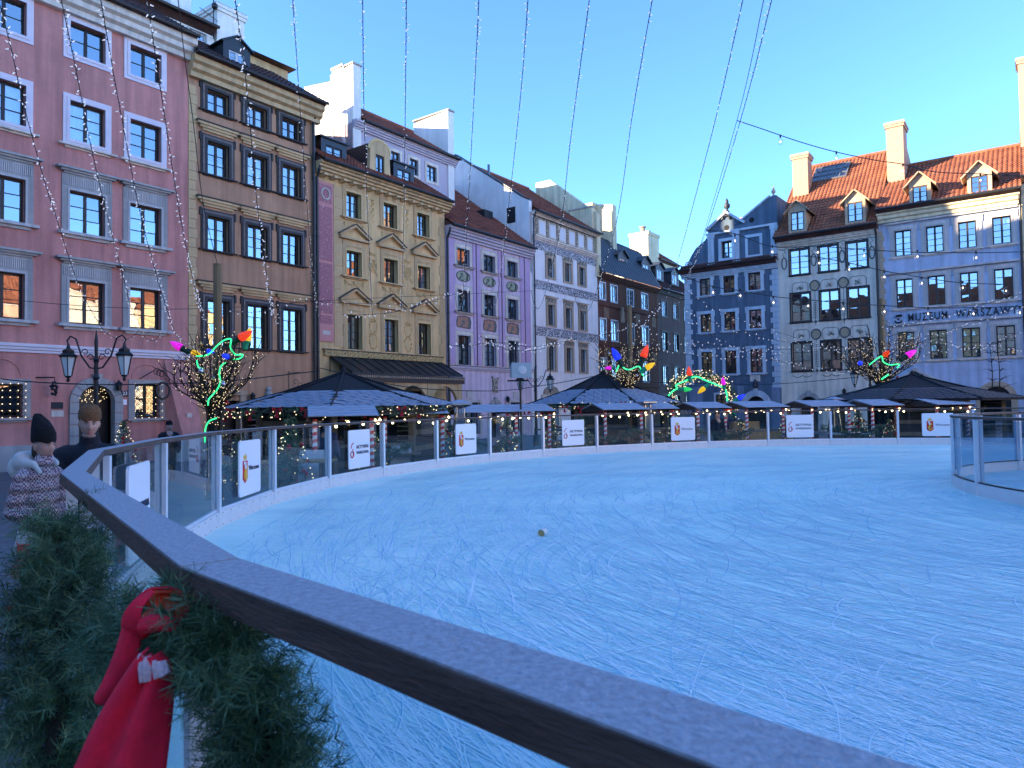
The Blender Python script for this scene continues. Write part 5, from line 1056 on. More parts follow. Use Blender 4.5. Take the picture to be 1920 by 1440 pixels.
# garlands along kiosk eaves and on the market fence
for nm, c, Rr, ze, rot, n0 in (('left', k1, 3.65, 2.12, R(8), 8), ('middle', k2, 3.5, 2.14, R(14), 8)):
    pts = [Vector((c.x+Rr*math.cos(rot+2*PI*i/16), c.y+Rr*math.sin(rot+2*PI*i/16), ze-.12)) for i in range(7, 16)]
    g = garland('eaves_garland', pts, .16, 330, .10, .006, f'fir garland with red bows and lights along the {nm} kiosk eaves', grp='garlands on the kiosk eaves', tuft=12)
    o = pts[0]; mb = MB(); lt = MB()
    for k in range(14):
        p = pts[int(k/14*8)].lerp(pts[int(k/14*8)+1], (k/14*8) % 1)-o+Vector((RND.gauss(0, .06), -.16, RND.gauss(-.02, .06))); mb.add([p, p+Vector((-.12, -.02, .08)), p+Vector((-.12, -.02, -.05)), p+Vector((.12, -.02, .08)), p+Vector((.12, -.02, -.05)), p+Vector((-.06, -.03, -.2)), p+Vector((.05, -.03, -.22))], [(0, 1, 2), (0, 4, 3), (0, 5, 6)])
    mb.obj('red_bow', 'redfab', g)
    for k in range(110): i = RND.randrange(8); p = pts[i].lerp(pts[i+1], RND.random())-o; lt.ball(p+Vector((RND.gauss(0, .1), -.12+RND.gauss(0, .06), RND.gauss(0, .08))), .016, 4, 3)
    lt.obj('fairy_lights', 'warmlight', g)
sa, sb = spruce_mesh(1.6, .5)
sp_a, sp_b = sa.mesh('foliage', 'needle'), sb.mesh('foliage', 'needle2'); sp_t = MB().tube([(0, 0, -.05), (0, 0, 1.5)], [.04, .01], 6).mesh('trunk', 'twig')
SP = [(700, 19.2, 'behind the second clear panel'), (845, 21.5, 'left of the pyramid heater'), (950, 22.5, 'right of the pyramid heater'), (1035, 25.5, 'left of the middle kiosk'), (1092, 26.5, 'near the middle kiosk sign'), (1265, 27.5, 'right of the middle kiosk'), (1390, 28.0, 'in front of the blue house'), (1470, 28.5, 'left of the grey house sign'), (1610, 29, 'left of the right kiosk'), (1668, 29, 'right beside the right kiosk sign'), (232, 25.5, 'by the pink house door'), (545, 14.8, 'behind the third panel'), (445, 17.5, 'under the left kiosk corner')]
for x_, d, l in SP:
    c = at(x_, 800, d); H = empty('spruce_tree', (c.x, c.y, gh(c.x, c.y)), RND.uniform(0, 6)); tag(H, 'small decorated spruce '+l, 'tree', 'small spruces among the stalls'); k = RND.uniform(.85, 1.15); H.scale = (k, k, k)
    place('trunk', sp_t, H); place('crown', sp_a, H); place('crown', sp_b, H, rot=(0, 0, .7)); lt = MB()
    for q in range(40): z = RND.uniform(.2, 1.5); g = RND.uniform(0, 6.28); rr = .5*(1-z/1.6)+.05; lt.ball((rr*math.cos(g), rr*math.sin(g), z), .014, 4, 3)
    lt.obj('fairy_lights', 'warmlight', H); mb = MB()
    for q in range(9): z = RND.uniform(.2, 1.4); g = RND.uniform(0, 6.28); rr = .48*(1-z/1.6)+.05; mb.ball((rr*math.cos(g), rr*math.sin(g), z), .045, 7, 5)
    mb.obj('red_balls', 'redglass', H)
FG = [(i, i+1) for i in (5, 7, 9, 11, 12, 13, 15)]
for i, j in FG:
    p, q = RV[i], RV[j]; n = outn(i); a, b_ = p+n*.75, q+n*.75; pts = [Vector((a.x, a.y, 1.1)), Vector(((a.x+b_.x)/2, (a.y+b_.y)/2, .85)), Vector((b_.x, b_.y, 1.1))]
    garland('fence_garland', pts, .17, 150, .10, .006, f'fir garland hanging behind the {ORD[i]} rink glass panel', grp='garlands seen through the rink glass', tuft=12)
# benches, tables, crates and boards seen through the glass
simple('whiteboard', (.60, .63, .68), .6, .05, 4); simple('canvas', (.10, .14, .20), .9, .15, 4)
def trestle(px_, d, mt, label, w=1.5, h=.8, tilt=0):
    c = at(px_, 800, d); H = empty('market_table', (c.x, c.y, gh(c.x, c.y)), R(RND.uniform(-15, 15))); tag(H, label, 'table', 'tables in the market'); MB().box(-w/2, w/2, -.35, .35, h, h+.05).obj('table_top', mt, H)
    for sx in (-1, 1): MB().box(sx*(w/2-.15)-.03, sx*(w/2-.15)+.03, -.28, .28, 0, h).obj('leg', 'plankdark', H)
for a in ((560, 15.9, 'honeywood', 'wooden table behind the leftmost crest sign'), (735, 19.6, 'plank', 'wooden table behind the glass left of the heater'), (1060, 25.5, 'canvas', 'dark table behind the middle signs'), (1500, 28.4, 'canvas', 'dark table behind the right AKTYWNA sign'), (1590, 28.2, 'whiteboard', 'white low bench left of the right kiosk')): trestle(*a)
def aboard(px_, d, label, w=.55, h=1.05, mt='whiteboard', rz=0):
    c = at(px_, 810, d); H = empty('a_frame_board', (c.x, c.y, gh(c.x, c.y)), R(rz)); tag(H, label, 'board', 'standing boards in the market')
    for s in (-1, 1): MB().obox((0, s*.16, h/2), (w/2, 0, 0), (0, .012, 0), (0, -s*.14, h/2)).obj('board_leaf', mt, H)
for a in ((585, 16.6, 'white standing board behind the glass left of the first AKTYWNA sign'), (752, 19.6, 'white pointed standing board behind the panel left of the heater'), (1058, 25.6, 'white standing board behind the middle panels')): aboard(*a)
def crate(px_, py_, d, label, w=.6, h=.35):
    c = at(px_, py_, d); H = empty('wooden_crate', (c.x, c.y, c.z), R(10)); tag(H, label, 'crate', 'wooden crates on the stalls')
    for k in range(4):
        for s in (-1, 1): MB().box(-w/2, w/2, s*.2-.012, s*.2+.012, k*h/4+.008, (k+1)*h/4-.008).obj('slat', 'honeywood', H)
        for s in (-1, 1): MB().box(s*w/2-.012, s*w/2+.012, -.188, .188, k*h/4+.008, (k+1)*h/4-.008).obj('slat', 'honeywood', H)
H = empty('stall_counter', at(1412, 800, 28.2).xy.to_3d(), R(8)); tag(H, 'wooden stall counter under the canopy in front of the blue house', 'counter')
for k in range(6): MB().box(-1.2, 1.2, -.02, .02, .05+k*.15, .19+k*.15).obj('front_plank', 'honeywood', H)
MB().box(-1.25, 1.25, -.1, .5, .98, 1.03).obj('counter_top', 'plank', H)
c0 = H.location
crate(1395, 800, 28.4, 'wooden crate on the stall counter left of the blue sign', 1.1, .32)
for o in COL.objects:
    if o.name.startswith('wooden_crate'): o.location.z = 1.032
# ------------------------------------------------------------------ patio heaters, loudspeaker, street lamps
def heater(px_, d, label):
    c = at(px_, 800, d); H = empty('patio_heater', (c.x, c.y, gh(c.x, c.y)), R(20)); tag(H, label, 'heater', 'pyramid patio heaters')
    MB().lathe([(.28, 0), (.26, .75), (.24, .76)], 4, rot=PI/4).obj('base', 'steel', H); MB().lathe([(.06, .76), (.055, 1.95)], 12).obj('glass_tube', 'pane', H)
    for k in range(4): q = PI/4+k*PI/2; MB().tube([(.27*math.cos(q), .27*math.sin(q), .7), (.14*math.cos(q), .14*math.sin(q), 2.12)], .022, 6).obj('leg', 'steel', H)
    MB().lathe([(.16, 2.05), (.42, 2.14), (.42, 2.18), (.05, 2.28)], 4, rot=PI/4).obj('reflector_hood', 'steel', H); MB().lathe([(.43, 2.185), (.06, 2.292)], 4, rot=PI/4).obj('hood_frost', 'frostboard', H)
    MB().lathe([(.15, 1.1), (.12, 1.9)], 4, rot=PI/4).obj('mesh_guard', 'zinc', H)
heater(862, 20.6, 'pyramid patio heater standing right of the left kiosk'); heater(1213, 27.2, 'pyramid patio heater at the right end of the middle kiosk'); heater(1565, 30.5, 'thin patio heater left of the right kiosk')
c = at(977, 800, 24.5); H = empty('loudspeaker_pole', (c.x, c.y, 0), R(10)); tag(H, 'grey horn loudspeaker on a thin black pole', 'loudspeaker')
MB().tube([(0, 0, 0), (0, 0, 2.95)], .035, 8).obj('pole', 'iron', H); MB().box(-.45, .3, -.03, .03, 2.93, 2.98).obj('cross_bar', 'iron', H)
simple('speakergrey', (.36, .44, .46), .5); simple('speakerlight', (.55, .6, .6), .5)
hm = MB(); hm.box(-.3, .26, -.3, .3, 3.08, 3.5); hm.obj('housing', 'speakergrey', H); MB().box(-.36, .32, -.36, -.28, 3.04, 3.55).obj('horn_rim', 'speakergrey', H); MB().lathe([(.15, -.02), (.15, .015), (.06, .03)], 16).xf(Matrix.Translation((0, -.37, 3.3)) @ Matrix.Rotation(PI/2, 4, 'X')).obj('horn', 'speakerlight', H); MB().box(-.02, .02, -.02, .02, 2.9, 3.08).obj('bracket', 'iron', H)
simple('lampglass', (.62, .68, .66), .3)
def lantern(H, x, z, y=0):
    l = MB().lathe([(.02, .02), (.07, 0), (.09, .05)], 6, (x, y, z)).lathe([(.23, .56), (.25, .6), (.15, .68), (.16, .74), (.06, .80), (.03, .92)], 6, (x, y, z)).obj('lantern', 'iron', H)
    MB().lathe([(.09, .05), (.19, .56)], 6, (x, y, z)).obj('lantern_glass', 'lampglass', l); mb = MB()
    for k in range(6): q = 2*PI*k/6; mb.tube([(x+.095*math.cos(q), y+.095*math.sin(q), z+.05), (x+.2*math.cos(q), y+.2*math.sin(q), z+.57)], .014, 4)
    mb.lathe([(.03, -.12), (.05, -.05), (.02, 0)], 6, (x, y, z)); mb.obj('lantern_bars', 'iron', l)
def street_lamp(px_, d, rz, label, both=True, ht=4.4):
    c = at(px_, 800, d); H = empty('street_lamp', (c.x, c.y, gh(c.x, c.y)), rz); tag(H, label, 'lamp', 'black double lantern street lamps')
    z = ht-1.0; MB().lathe([(.17, 0), (.17, .5), (.10, .6), (.085, .9), (.06, 1.0), (.055, z-.35), (.09, z-.3), (.06, z-.2), (.05, z+.1), (.08, z+.2), (.04, z+.3), (.05, z+.7), (.01, z+1.0)], 10).obj('post', 'iron', H)
    for s in ((-1, 1) if both else (-1,)):
        mb = MB(); mb.tube([(0, 0, z-.05), (s*.18, 0, z-.02), (s*.42, 0, z+.3), (s*.58, 0, z+.78), (s*.74, 0, z+.86), (s*.84, 0, z+.74), (s*.8, 0, z+.62)], .024, 5)
        for q in (.16, .32): mb.tube([(s*(q+.1*math.cos(t)*(1-t/10)), 0, z+.12+q*.9+.1*math.sin(t)*(1-t/10)) for t in [i*.5 for i in range(13)]], .014, 4)
        mb.obj('arm', 'iron', H); lantern(H, s*.8, z-.28)
street_lamp(180, 19.5, R(-4), 'large black double lantern street lamp in front of the pink house', ht=4.32)
street_lamp(1005, 38.0, R(5), 'double lantern street lamp beside the loudspeaker', ht=4.2); street_lamp(1634, 37, R(0), 'lantern street lamp half hidden behind the right kiosk', False, ht=4.2)
# ------------------------------------------------------------------ decorated branch trees, giant bulbs, green light ropes
simple('branch', (.030, .022, .016), .85, .35, 6); emis('greenneon', (.03, .80, .22), .42); emis('bulbred', (.85, .05, .01), .13); emis('bulbyellow', (.85, .48, .01), .13); emis('bulbblue', (.01, .03, .75), .22); emis('bulbpink', (.70, .01, .50), .16); emis('bulbgreen', (.02, .55, .10), .14); simple('socket', (.008, .03, .014), .5); simple('socketgreen', (.01, .30, .14), .5); simple('polewood', (.20, .135, .06), .7, .25, 3, stretch=(1, 1, .2))
def giant_bulb(p, d, mt, label, L=.42, sk='socket'):
    p, d = Vector(p), Vector(d).normalized(); H = empty('giant_light_bulb', p); tag(H, label, 'bulb', 'giant coloured light bulbs'); q = d.to_track_quat('Z', 'Y').to_matrix().to_4x4()
    pr = [(.03, .0), (.5, .10), (.62, .22), (.58, .40), (.44, .65), (.22, .86), (.03, 1.0)]; mb = MB(); n = 12; vs = []
    for i, (r, z) in enumerate(pr):
        for j in range(n): k = 1+(.07 if (i+j) % 2 else -.05); vs.append((r*L*.42*k*math.cos(2*PI*j/n+i*.26), r*L*.42*k*math.sin(2*PI*j/n+i*.26), L*z))
    mb.add(vs, [(i*n+j, i*n+(j+1) % n, (i+1)*n+(j+1) % n, (i+1)*n+j) for i in range(len(pr)-1) for j in range(n)]+[tuple(range(n-1, -1, -1)), tuple(range((len(pr)-1)*n, len(pr)*n))]).xf(q).obj('bulb', mt, H)
    MB().lathe([(.16*L, -.5*L), (.19*L, -.45*L), (.19*L, -.05*L), (.23*L, .0), (.23*L, .08*L)], 10).xf(q).obj('socket', sk, H)
def rope(P, label, r=.015):
    P = catmull(P, 8); H = MB().tube([p-P[0] for p in P], r, 6).obj('neon_rope', 'greenneon', None, P[0], smooth=True); tag(H, label, 'light rope', 'green glowing ropes')
def branch_tree(px_, d, label, sc, y_top, n=26, seed=1, pole=None, hz0=None):
    rg = random.Random(seed); c = at(px_, 800, d); g = gh(c.x, c.y); H = empty('branch_tree', (c.x, c.y, g)); tag(H, label, 'tree', 'decorated bare branch trees'); mb, tw, lt = MB(), MB(), MB(); hz = hz0 or 2.0*sc
    tips = []
    for k in range(n):
        q = 2*PI*k/n+rg.gauss(0, .2); r0 = .13*sc*rg.uniform(.5, 1.1); sp = rg.uniform(.25, 1.3)*sc; h = rg.uniform(.9, 1.55)*sc*(1.25-.25*sp/sc)
        P = catmull([(r0*math.cos(q)*1.3, r0*math.sin(q)*1.3, 0), (r0*math.cos(q), r0*math.sin(q), hz*.55), (r0*1.25*math.cos(q), r0*1.25*math.sin(q), hz), (sp*.45*math.cos(q), sp*.45*math.sin(q), hz+h*.28), (sp*.85*math.cos(q), sp*.85*math.sin(q), hz+h*.55), (sp*1.0*math.cos(q+.1), sp*1.0*math.sin(q+.1), hz+h)], 5)
        mb.tube(P, [.035*sc*(1-.8*i/len(P)) for i in range(len(P))], 5)
        for j in range(len(P)):
            p = P[j]
            for _ in range(1): lt.ball(p+Vector((rg.gauss(0, .05), rg.gauss(0, .05), rg.gauss(0, .05))), .008*max(1, d/24), 4, 3)
            if p.z > hz*.95 and rg.random() < .55:
                for _ in range(2):
                    e_ = p+Vector((rg.gauss(math.cos(q)*.16, .14), rg.gauss(math.sin(q)*.16, .14), rg.uniform(.08, .42)))*sc; m_ = p.lerp(e_, .5)+Vector((rg.gauss(0, .03), rg.gauss(0, .03), 0)); tw.tube([p, m_, e_], [.011*sc, .007*sc, .003*sc], 4); tips.append(e_)
                    if rg.random() < .7: lt.ball(p.lerp(e_, rg.random()), .008*max(1, d/24), 4, 3)
    mb.obj('limb', 'branch', H); tw.obj('twigs', 'branch', H); lt.obj('fairy_lights', 'warmlight', H, kind='stuff')
    for k in range(9):
        e_ = rg.choice(tips); o = MB().ball((0, 0, 0), .06, 10, 8).lathe([(.015, .055), (.015, .08)], 6).obj('bauble', ['silver', 'silver', 'redglass', 'gold'][k % 4], None, Vector((c.x, c.y, g))+e_+Vector((0, 0, -.06)), smooth=True)
        tag(o, ['silver', 'silver', 'red', 'golden'][k % 4]+' bauble hanging in the '+label, 'bauble', 'baubles in the branch trees')
    if pole:
        p = at(*pole); o = MB().lathe([(.11, -.1), (.10, p.z)], 10).obj('wooden_mast', 'polewood', None, (p.x, p.y, 0)); tag(o, 'tall wooden mast behind the '+label, 'mast', 'wooden masts carrying the light strings'); 
    return H
branch_tree(402, 16.0, 'left branch tree in front of the brown house', 1.0, 600, 26, 3, (408, 495, 17.2))
branch_tree(1180, 30.5, 'middle branch tree behind the middle kiosk', 1.15, 650, 24, 8, (1180, 572, 33), 2.9); branch_tree(1655, 35.0, 'right branch tree in front of the museum', 1.5, 640, 24, 5, (1652, 560, 37), 2.9)
T = at(400, 700, 16)
giant_bulb(at(343, 654, 15.6), CR*-1-CU*-.55, 'bulbpink', 'pink giant bulb on the left side of the left branch tree', .33); giant_bulb(at(447, 636, 15.4), CR*.85+CU*.5, 'bulbred', 'red giant bulb at the top of the left branch tree', .36)
giant_bulb(at(462, 641, 15.7), CR*.25+CU*.95, 'bulbyellow', 'yellow giant bulb behind the red one on the left branch tree', .34, 'socketgreen'); giant_bulb(at(386, 657, 15.4), CR*.8-CU*.2, 'bulbblue', 'small blue bulb in the left branch tree', .2); giant_bulb(at(428, 670, 15.4), CR*-.2+CU*.2-FW, 'bulbblue', 'dark blue bulb facing the viewer in the left branch tree', .24); giant_bulb(at(358, 659, 15.9), CR*.6-CU*.2, 'bulbyellow', 'amber bulb low in the left branch tree', .24)
rope([at(368, 668, 15.3), at(390, 665, 15.2), at(405, 650, 15.2), at(420, 638, 15.2), at(433, 636, 15.2), at(432, 650, 15.2), at(440, 664, 15.2), at(455, 665, 15.3), at(450, 672, 15.3), at(438, 674, 15.4)], 'green glowing rope looped through the left branch tree crown')
rope([at(369, 676, 15.4), at(372, 688, 15.4), at(380, 691, 15.4)], 'short green rope end on the left of the left tree crown'); rope([at(423, 680, 15.5), at(415, 686, 15.5), at(411, 700, 15.4), at(413, 716, 15.5), at(406, 732, 15.6), at(392, 748, 15.5), at(390, 760, 15.5)], 'green glowing rope winding down the left tree trunk'); rope([at(406, 784, 15.4), at(392, 790, 15.3), at(385, 805, 15.4), at(384, 830, 15.4)], 'green glowing rope at the foot of the left tree')
for x, y, d, dv, mt, l, L in ((1161, 676, 29, CR*-.5+CU*.9, 'bulbblue', 'blue giant bulb on the middle branch tree', .6), (1205, 672, 29, CR*.35+CU*.95, 'bulbred', 'red giant bulb on the middle branch tree', .6), (1209, 692, 29, CR*.8+CU*.5, 'bulbyellow', 'yellow giant bulb on the middle branch tree', .5), (1147, 690, 29, CR*-1, 'bulbpink', 'small pink bulb on the middle branch tree', .3),
                           (1658, 667, 33.5, CU*.5-FW, 'bulbred', 'red giant bulb facing the viewer on the right branch tree', .5), (1698, 669, 33.5, CR*.8+CU*.5, 'bulbpink', 'pink giant bulb on the right branch tree', .62), (1613, 681, 33.5, CR*-.3-FW*.6, 'bulbblue', 'blue giant bulb on the right branch tree', .42)):
    giant_bulb(at(x, y, d), dv, mt, l, L, 'socketgreen' if mt in ('bulbyellow', 'bulbpink') and d < 33 else 'socket')
rope([at(1155, 697, 29), at(1162, 684, 29), at(1170, 690, 29), at(1180, 693, 29), at(1198, 687, 29), at(1203, 700, 29), at(1207, 705, 29)], 'green glowing rope in the middle branch tree', .022); rope([at(1630, 684, 33.4), at(1652, 668, 33.4), at(1656, 678, 33.4), at(1668, 684, 33.4), at(1686, 683, 33.4), at(1682, 690, 33.4)], 'green glowing rope in the right branch tree', .026); rope([at(1653, 711, 33.4), at(1666, 702, 33.4)], 'short green rope under the right branch tree', .035)
# arch of lights
P = [at(1252, 770, 31), at(1262, 735, 31), at(1280, 712, 31), at(1305, 706, 31), at(1335, 708, 31), at(1358, 722, 31), at(1372, 745, 31), at(1380, 770, 31)]
P = [Vector((p.x, p.y, p.z)) for p in P]; P[0].z = 0; P[-1].z = 0
AR = garland('light_arch', P, .26, 420, .12, .008, 'arch of fir branches and lights with giant bulbs before the blue house', 'arch', None, 12, .3); lt = MB(); o = P[0]; C_ = catmull(P, 10)
for k in range(420): i = RND.randrange(len(C_)-1); lt.ball(C_[i]-o+Vector((RND.gauss(0, .15), RND.gauss(0, .12), RND.gauss(0, .15))), .02, 4, 3)
lt.obj('fairy_lights', 'warmlight', AR)
rope([at(1253, 742, 30.6), at(1262, 733, 30.6), at(1270, 728, 30.6), at(1268, 722, 30.6), at(1290, 712, 30.6), at(1305, 706, 30.6), at(1325, 714, 30.6), at(1345, 722, 30.6), at(1360, 730, 30.6), at(1364, 752, 30.6)], 'green glowing rope along the arch of lights', .03)
for x, y, dv, mt, l, L in ((1293, 706, CU+CR*-.1, 'bulbred', 'red giant bulb on top of the arch', .45), (1280, 730, CR, 'bulbgreen', 'green giant bulb on the left of the arch', .42), (1322, 726, CR*-.7-CU*.6, 'bulbyellow', 'yellow giant bulb below the arch', .42), (1357, 723, CU*.8+CR*-.1, 'bulbpink', 'pink giant bulb on the right of the arch', .38), (1382, 749, CR*.8+CU*.5, 'bulbblue', 'blue giant bulb at the right foot of the arch', .42), (1371, 772, CR*-.6+CU*.6, 'bulbred', 'red giant bulb low under the arch', .48)): giant_bulb(at(x, y, 30.5), dv, mt, l, L, 'socketgreen')
# ------------------------------------------------------------------ light strings overhead
def led_string(pp, d0, d1, label, leds=True, r=.007, n=70, grp='light strings running overhead', loop=None, size=1.0):
    k = len(pp); P = [at(x, y, d0+(d1-d0)*((i/(k-1))**1.15)) for i, (x, y) in enumerate(pp)]
    if loop: P += [at(x, y, d1) for x, y in loop]
    C_ = catmull(P, 10); o = C_[0]; H = empty('light_string', o); tag(H, label, 'light string', grp); MB().tube([p-o for p in C_], r, 4).obj('cable', 'iron', H)
    if leds:
        mb = MB(); st_ = MB(); L = sum((C_[i+1]-C_[i]).length for i in range(len(C_)-1)); s = 0; nxt = .1
        for i in range(len(C_)-1):
            seg = (C_[i+1]-C_[i]); t = seg.normalized()
            while nxt < s+seg.length:
                p = C_[i]+t*(nxt-s)-o; g = RND.uniform(0, 2*PI); a = t.orthogonal().normalized(); b_ = t.cross(a); d = (a*math.cos(g)+b_*math.sin(g)+Vector((0, 0, RND.uniform(-.5, .2)))).normalized()*(.055*size)
                st_.tube([p, p+d*.5], .006*size, 4); mb.tube([p+d*.45, p+d*1.1], [.008*size, .005*size], 5); nxt += (L/n)*RND.uniform(.6, 1.3)
            s += seg.length
        mb.obj('leds', 'whiteled', H, kind='stuff'); st_.obj('led_sockets', 'iron', H, kind='stuff')
    return H
LS = [([(0, 10), (20, 87), (39, 174), (65, 274), (90, 362), (103, 400), (129, 481), (155, 552), (190, 613)], [(205, 628), (228, 638), (250, 630), (265, 612)]), ([(115, 0), (142, 129), (174, 290), (200, 400), (226, 500), (245, 574)], [(258, 600), (272, 632), (290, 638), (302, 622)]), ([(189, 0), (226, 210), (263, 400), (300, 539), (329, 623)], [(345, 640), (372, 652)]), ([(276, 0), (303, 181), (337, 400), (365, 539), (378, 584)], [(390, 610), (400, 640)]), ([(441, 0), (462, 161), (484, 400), (504, 539), (512, 590)], [(517, 606), (524, 590), (527, 575)]),
      ([(549, 0), (555, 90), (571, 323), (584, 497), (594, 575)], [(598, 596), (603, 580)]), ([(680, 0), (683, 230), (690, 420), (697, 570)], [(698, 592), (700, 575)]), ([(762, 0), (760, 200), (757, 420), (753, 560)], [(752, 580), (755, 565)]), ([(898, 0), (888, 200), (876, 420), (868, 550)], [(862, 580), (857, 578), (854, 555)]), ([(990, 0), (975, 190), (950, 420), (935, 540)], [(926, 580), (918, 570), (914, 550)]),
      ([(1105, 0), (1070, 260), (1050, 430), (1022, 550)], [(1010, 578), (1002, 570), (996, 545)]), ([(1223, 0), (1185, 220), (1155, 420), (1115, 555)], [(1098, 588), (1084, 575), (1075, 545)]), ([(1393, 0), (1340, 230), (1290, 420), (1268, 500)], [(1250, 555), (1222, 582), (1205, 570)]), ([(1447, 0), (1390, 220), (1325, 430), (1290, 520)], [(1283, 545), (1270, 570)])]
for k, (pp, lp) in enumerate(LS):
    led_string(pp, 10.5, 24 if k < 5 else 27, ORD[k]+' lighted cable from the left among those crossing the sky', loop=lp, n=85 if k > 4 else 110, size=1.0 if k > 4 else 1.35)
led_string([(334, 0), (345, 97), (362, 226), (381, 381), (408, 497)], 10.5, 17, 'bare black cable running down to the mast before the brown house', False)
led_string([(1432, 0), (1382, 225), (1310, 470)], 10.5, 27, 'bare cable beside the rightmost lighted string', False)
led_string([(0, 710), (60, 716), (180, 721), (280, 720), (420, 715), (600, 695)], 17, 20, 'black cable crossing low before the pink house', False, .014); led_string([(600, 690), (760, 725), (920, 733), (1010, 724), (1122, 704)], 24, 30, 'black cable sagging between the two left kiosks', False, .014); led_string([(1122, 704), (1200, 715), (1300, 718), (1450, 720), (1610, 707)], 31, 33, 'black cable between the middle and right kiosks', False, .014)
led_string([(0, 560), (200, 576), (400, 578), (640, 562), (830, 553), (1000, 545)], 17, 34, 'thin straight cable across the left facades', False, .008)
for k, pp in enumerate(([(410, 580), (480, 585), (560, 565), (640, 568), (760, 570), (820, 565)], [(640, 590), (740, 585), (840, 555), (880, 545)], [(840, 645), (870, 650), (930, 642), (1000, 650), (1060, 640)], [(900, 630), (950, 655), (1010, 655), (1080, 635)], [(1120, 630), (1200, 610), (1240, 570)], [(1180, 590), (1250, 640), (1340, 655), (1480, 662)],
                        [(1285, 545), (1360, 590), (1450, 620), (1560, 655), (1650, 690)], [(1285, 580), (1380, 620), (1500, 645), (1640, 660)], [(1285, 640), (1370, 650), (1500, 655), (1640, 650)], [(1650, 615), (1740, 600), (1830, 575), (1918, 550)], [(1655, 650), (1740, 630), (1830, 605), (1918, 575)], [(1655, 660), (1760, 640), (1830, 655), (1918, 620)], [(1290, 600), (1400, 660), (1520, 690), (1600, 700)], [(1660, 690), (1760, 660), (1840, 650), (1918, 655)], [(1200, 640), (1290, 665), (1400, 672), (1500, 680)])):
    led_string(pp, 26 if k < 4 else 36, 32 if k < 4 else 38, 'thin string of tiny lights, '+ORD[k]+' from the left among those crossing before the facades', True, .007, 34, 'thin strings of tiny lights before the facades', size=2.2)
glass('clearbulb', (.95, .95, .95), 1.6); 
fb = cached('clearbulb', lambda: MB().lathe([(.02, .0), (.028, -.03), (.06, -.08), (.075, -.14), (.06, -.2), (.02, -.225)], 10).mesh('bulb', 'clearbulb', True)); ff = cached('fil', lambda: MB().ball((0, 0, -.13), .02, 6, 5).mesh('filament', 'filament')); fs_ = cached('fso', lambda: MB().lathe([(.022, -.02), (.026, .06)], 6).mesh('bulb_socket', 'iron'))
for nm, d, pp, bl in (('upper', 19, [(1382, 226), (1430, 242), (1500, 266), (1568, 285), (1640, 300), (1693, 308), (1752, 322), (1838, 326), (1920, 330)], [(1463, 254), (1568, 285), (1693, 308), (1838, 326)]), ('second', 20, [(1325, 432), (1377, 438), (1447, 462), (1533, 462), (1620, 468), (1720, 473), (1830, 474), (1920, 472)], [(1378, 440), (1448, 461), (1533, 462), (1620, 468), (1720, 470), (1830, 472)]), ('third', 20, [(1285, 520), (1340, 538), (1388, 545), (1450, 556), (1515, 562), (1580, 568), (1658, 573), (1740, 577), (1825, 577), (1920, 574)], [(1337, 537), (1388, 543), (1450, 556), (1515, 562), (1581, 568), (1658, 573), (1740, 577), (1825, 577), (1912, 575)]), ('slanting', 20, [(1500, 480), (1536, 483), (1592, 493), (1658, 508), (1728, 520), (1800, 530), (1880, 533)], [(1536, 482), (1592, 494), (1658, 508), (1728, 520), (1805, 528), (1886, 534)])):
    C_ = catmull([at(x, y, d) for x, y in pp], 8); o = C_[0]; H = empty('festoon_string', o); tag(H, nm+' festoon cable with large clear bulbs on the right side', 'light string', 'festoon cables with clear bulbs'); MB().tube([p-o for p in C_], .012, 5).obj('cable', 'iron', H)
    for x, y in bl:
        b_ = place('bulb', fb, H, at(x, y, d)-o+Vector((0, 0, -.04))); place('filament', ff, b_); place('bulb_socket', fs_, b_)
# bare young tree by the right kiosk
c = at(1868, 800, 33); H = empty('bare_tree', (c.x, c.y, 0)); tag(H, 'thin bare young tree before the museum doorway', 'tree'); mb, tw = MB(), MB(); rg = random.Random(4)
for s in (-.12, .22):
    P = [Vector((s+.03*math.sin(k), 0, k*.42)) for k in range(12)]; mb.tube(P, [.05*(1-.07*k) for k in range(12)], 6)
    for k in range(3, 12):
        for _ in range(4):
            g = rg.uniform(0, 6.28); e_ = P[k]+Vector((math.cos(g)*.9, math.sin(g)*.9, rg.uniform(-.05, .4)))*rg.uniform(.4, 1)*(1.1-.05*k); tw.tube([P[k], P[k].lerp(e_, .5)+Vector((0, 0, .07)), e_], [.016, .01, .004], 4)
mb.obj('trunk', 'branch', H); tw.obj('crown', 'branch', H)
# ------------------------------------------------------------------ people
simple('skin', (.52, .30, .235), .55, .06, 12); simple('lips', (.42, .16, .14), .5); simple('eyewhite', (.6, .6, .6), .3); simple('eyedark', (.02, .015, .012), .25); simple('hairdark', (.03, .02, .014), .7); simple('navycoat', (.008, .010, .018), .8, .3, 20, .3, 60); simple('brownknit', (.17, .085, .035), .9, .15, 30, .8, 90); simple('blackknit', (.006, .006, .007), .95, .2, 40, .8, 90); simple('offwhite', (.62, .60, .57), .85, .06, 6, .2, 30); simple('trouser', (.008, .008, .009), .8); simple('boot', (.02, .016, .014), .5); simple('stubble', (.30, .18, .145), .7)
m, ns, ls, b = nt('checkcoat'); tc = node(ns, 'ShaderNodeTexCoord'); ck = node(ns, 'ShaderNodeTexChecker'); ck.inputs['Scale'].default_value = 62; ck.inputs['Color1'].default_value = (.60, .50, .50, 1); ck.inputs['Color2'].default_value = (.20, .065, .095, 1)
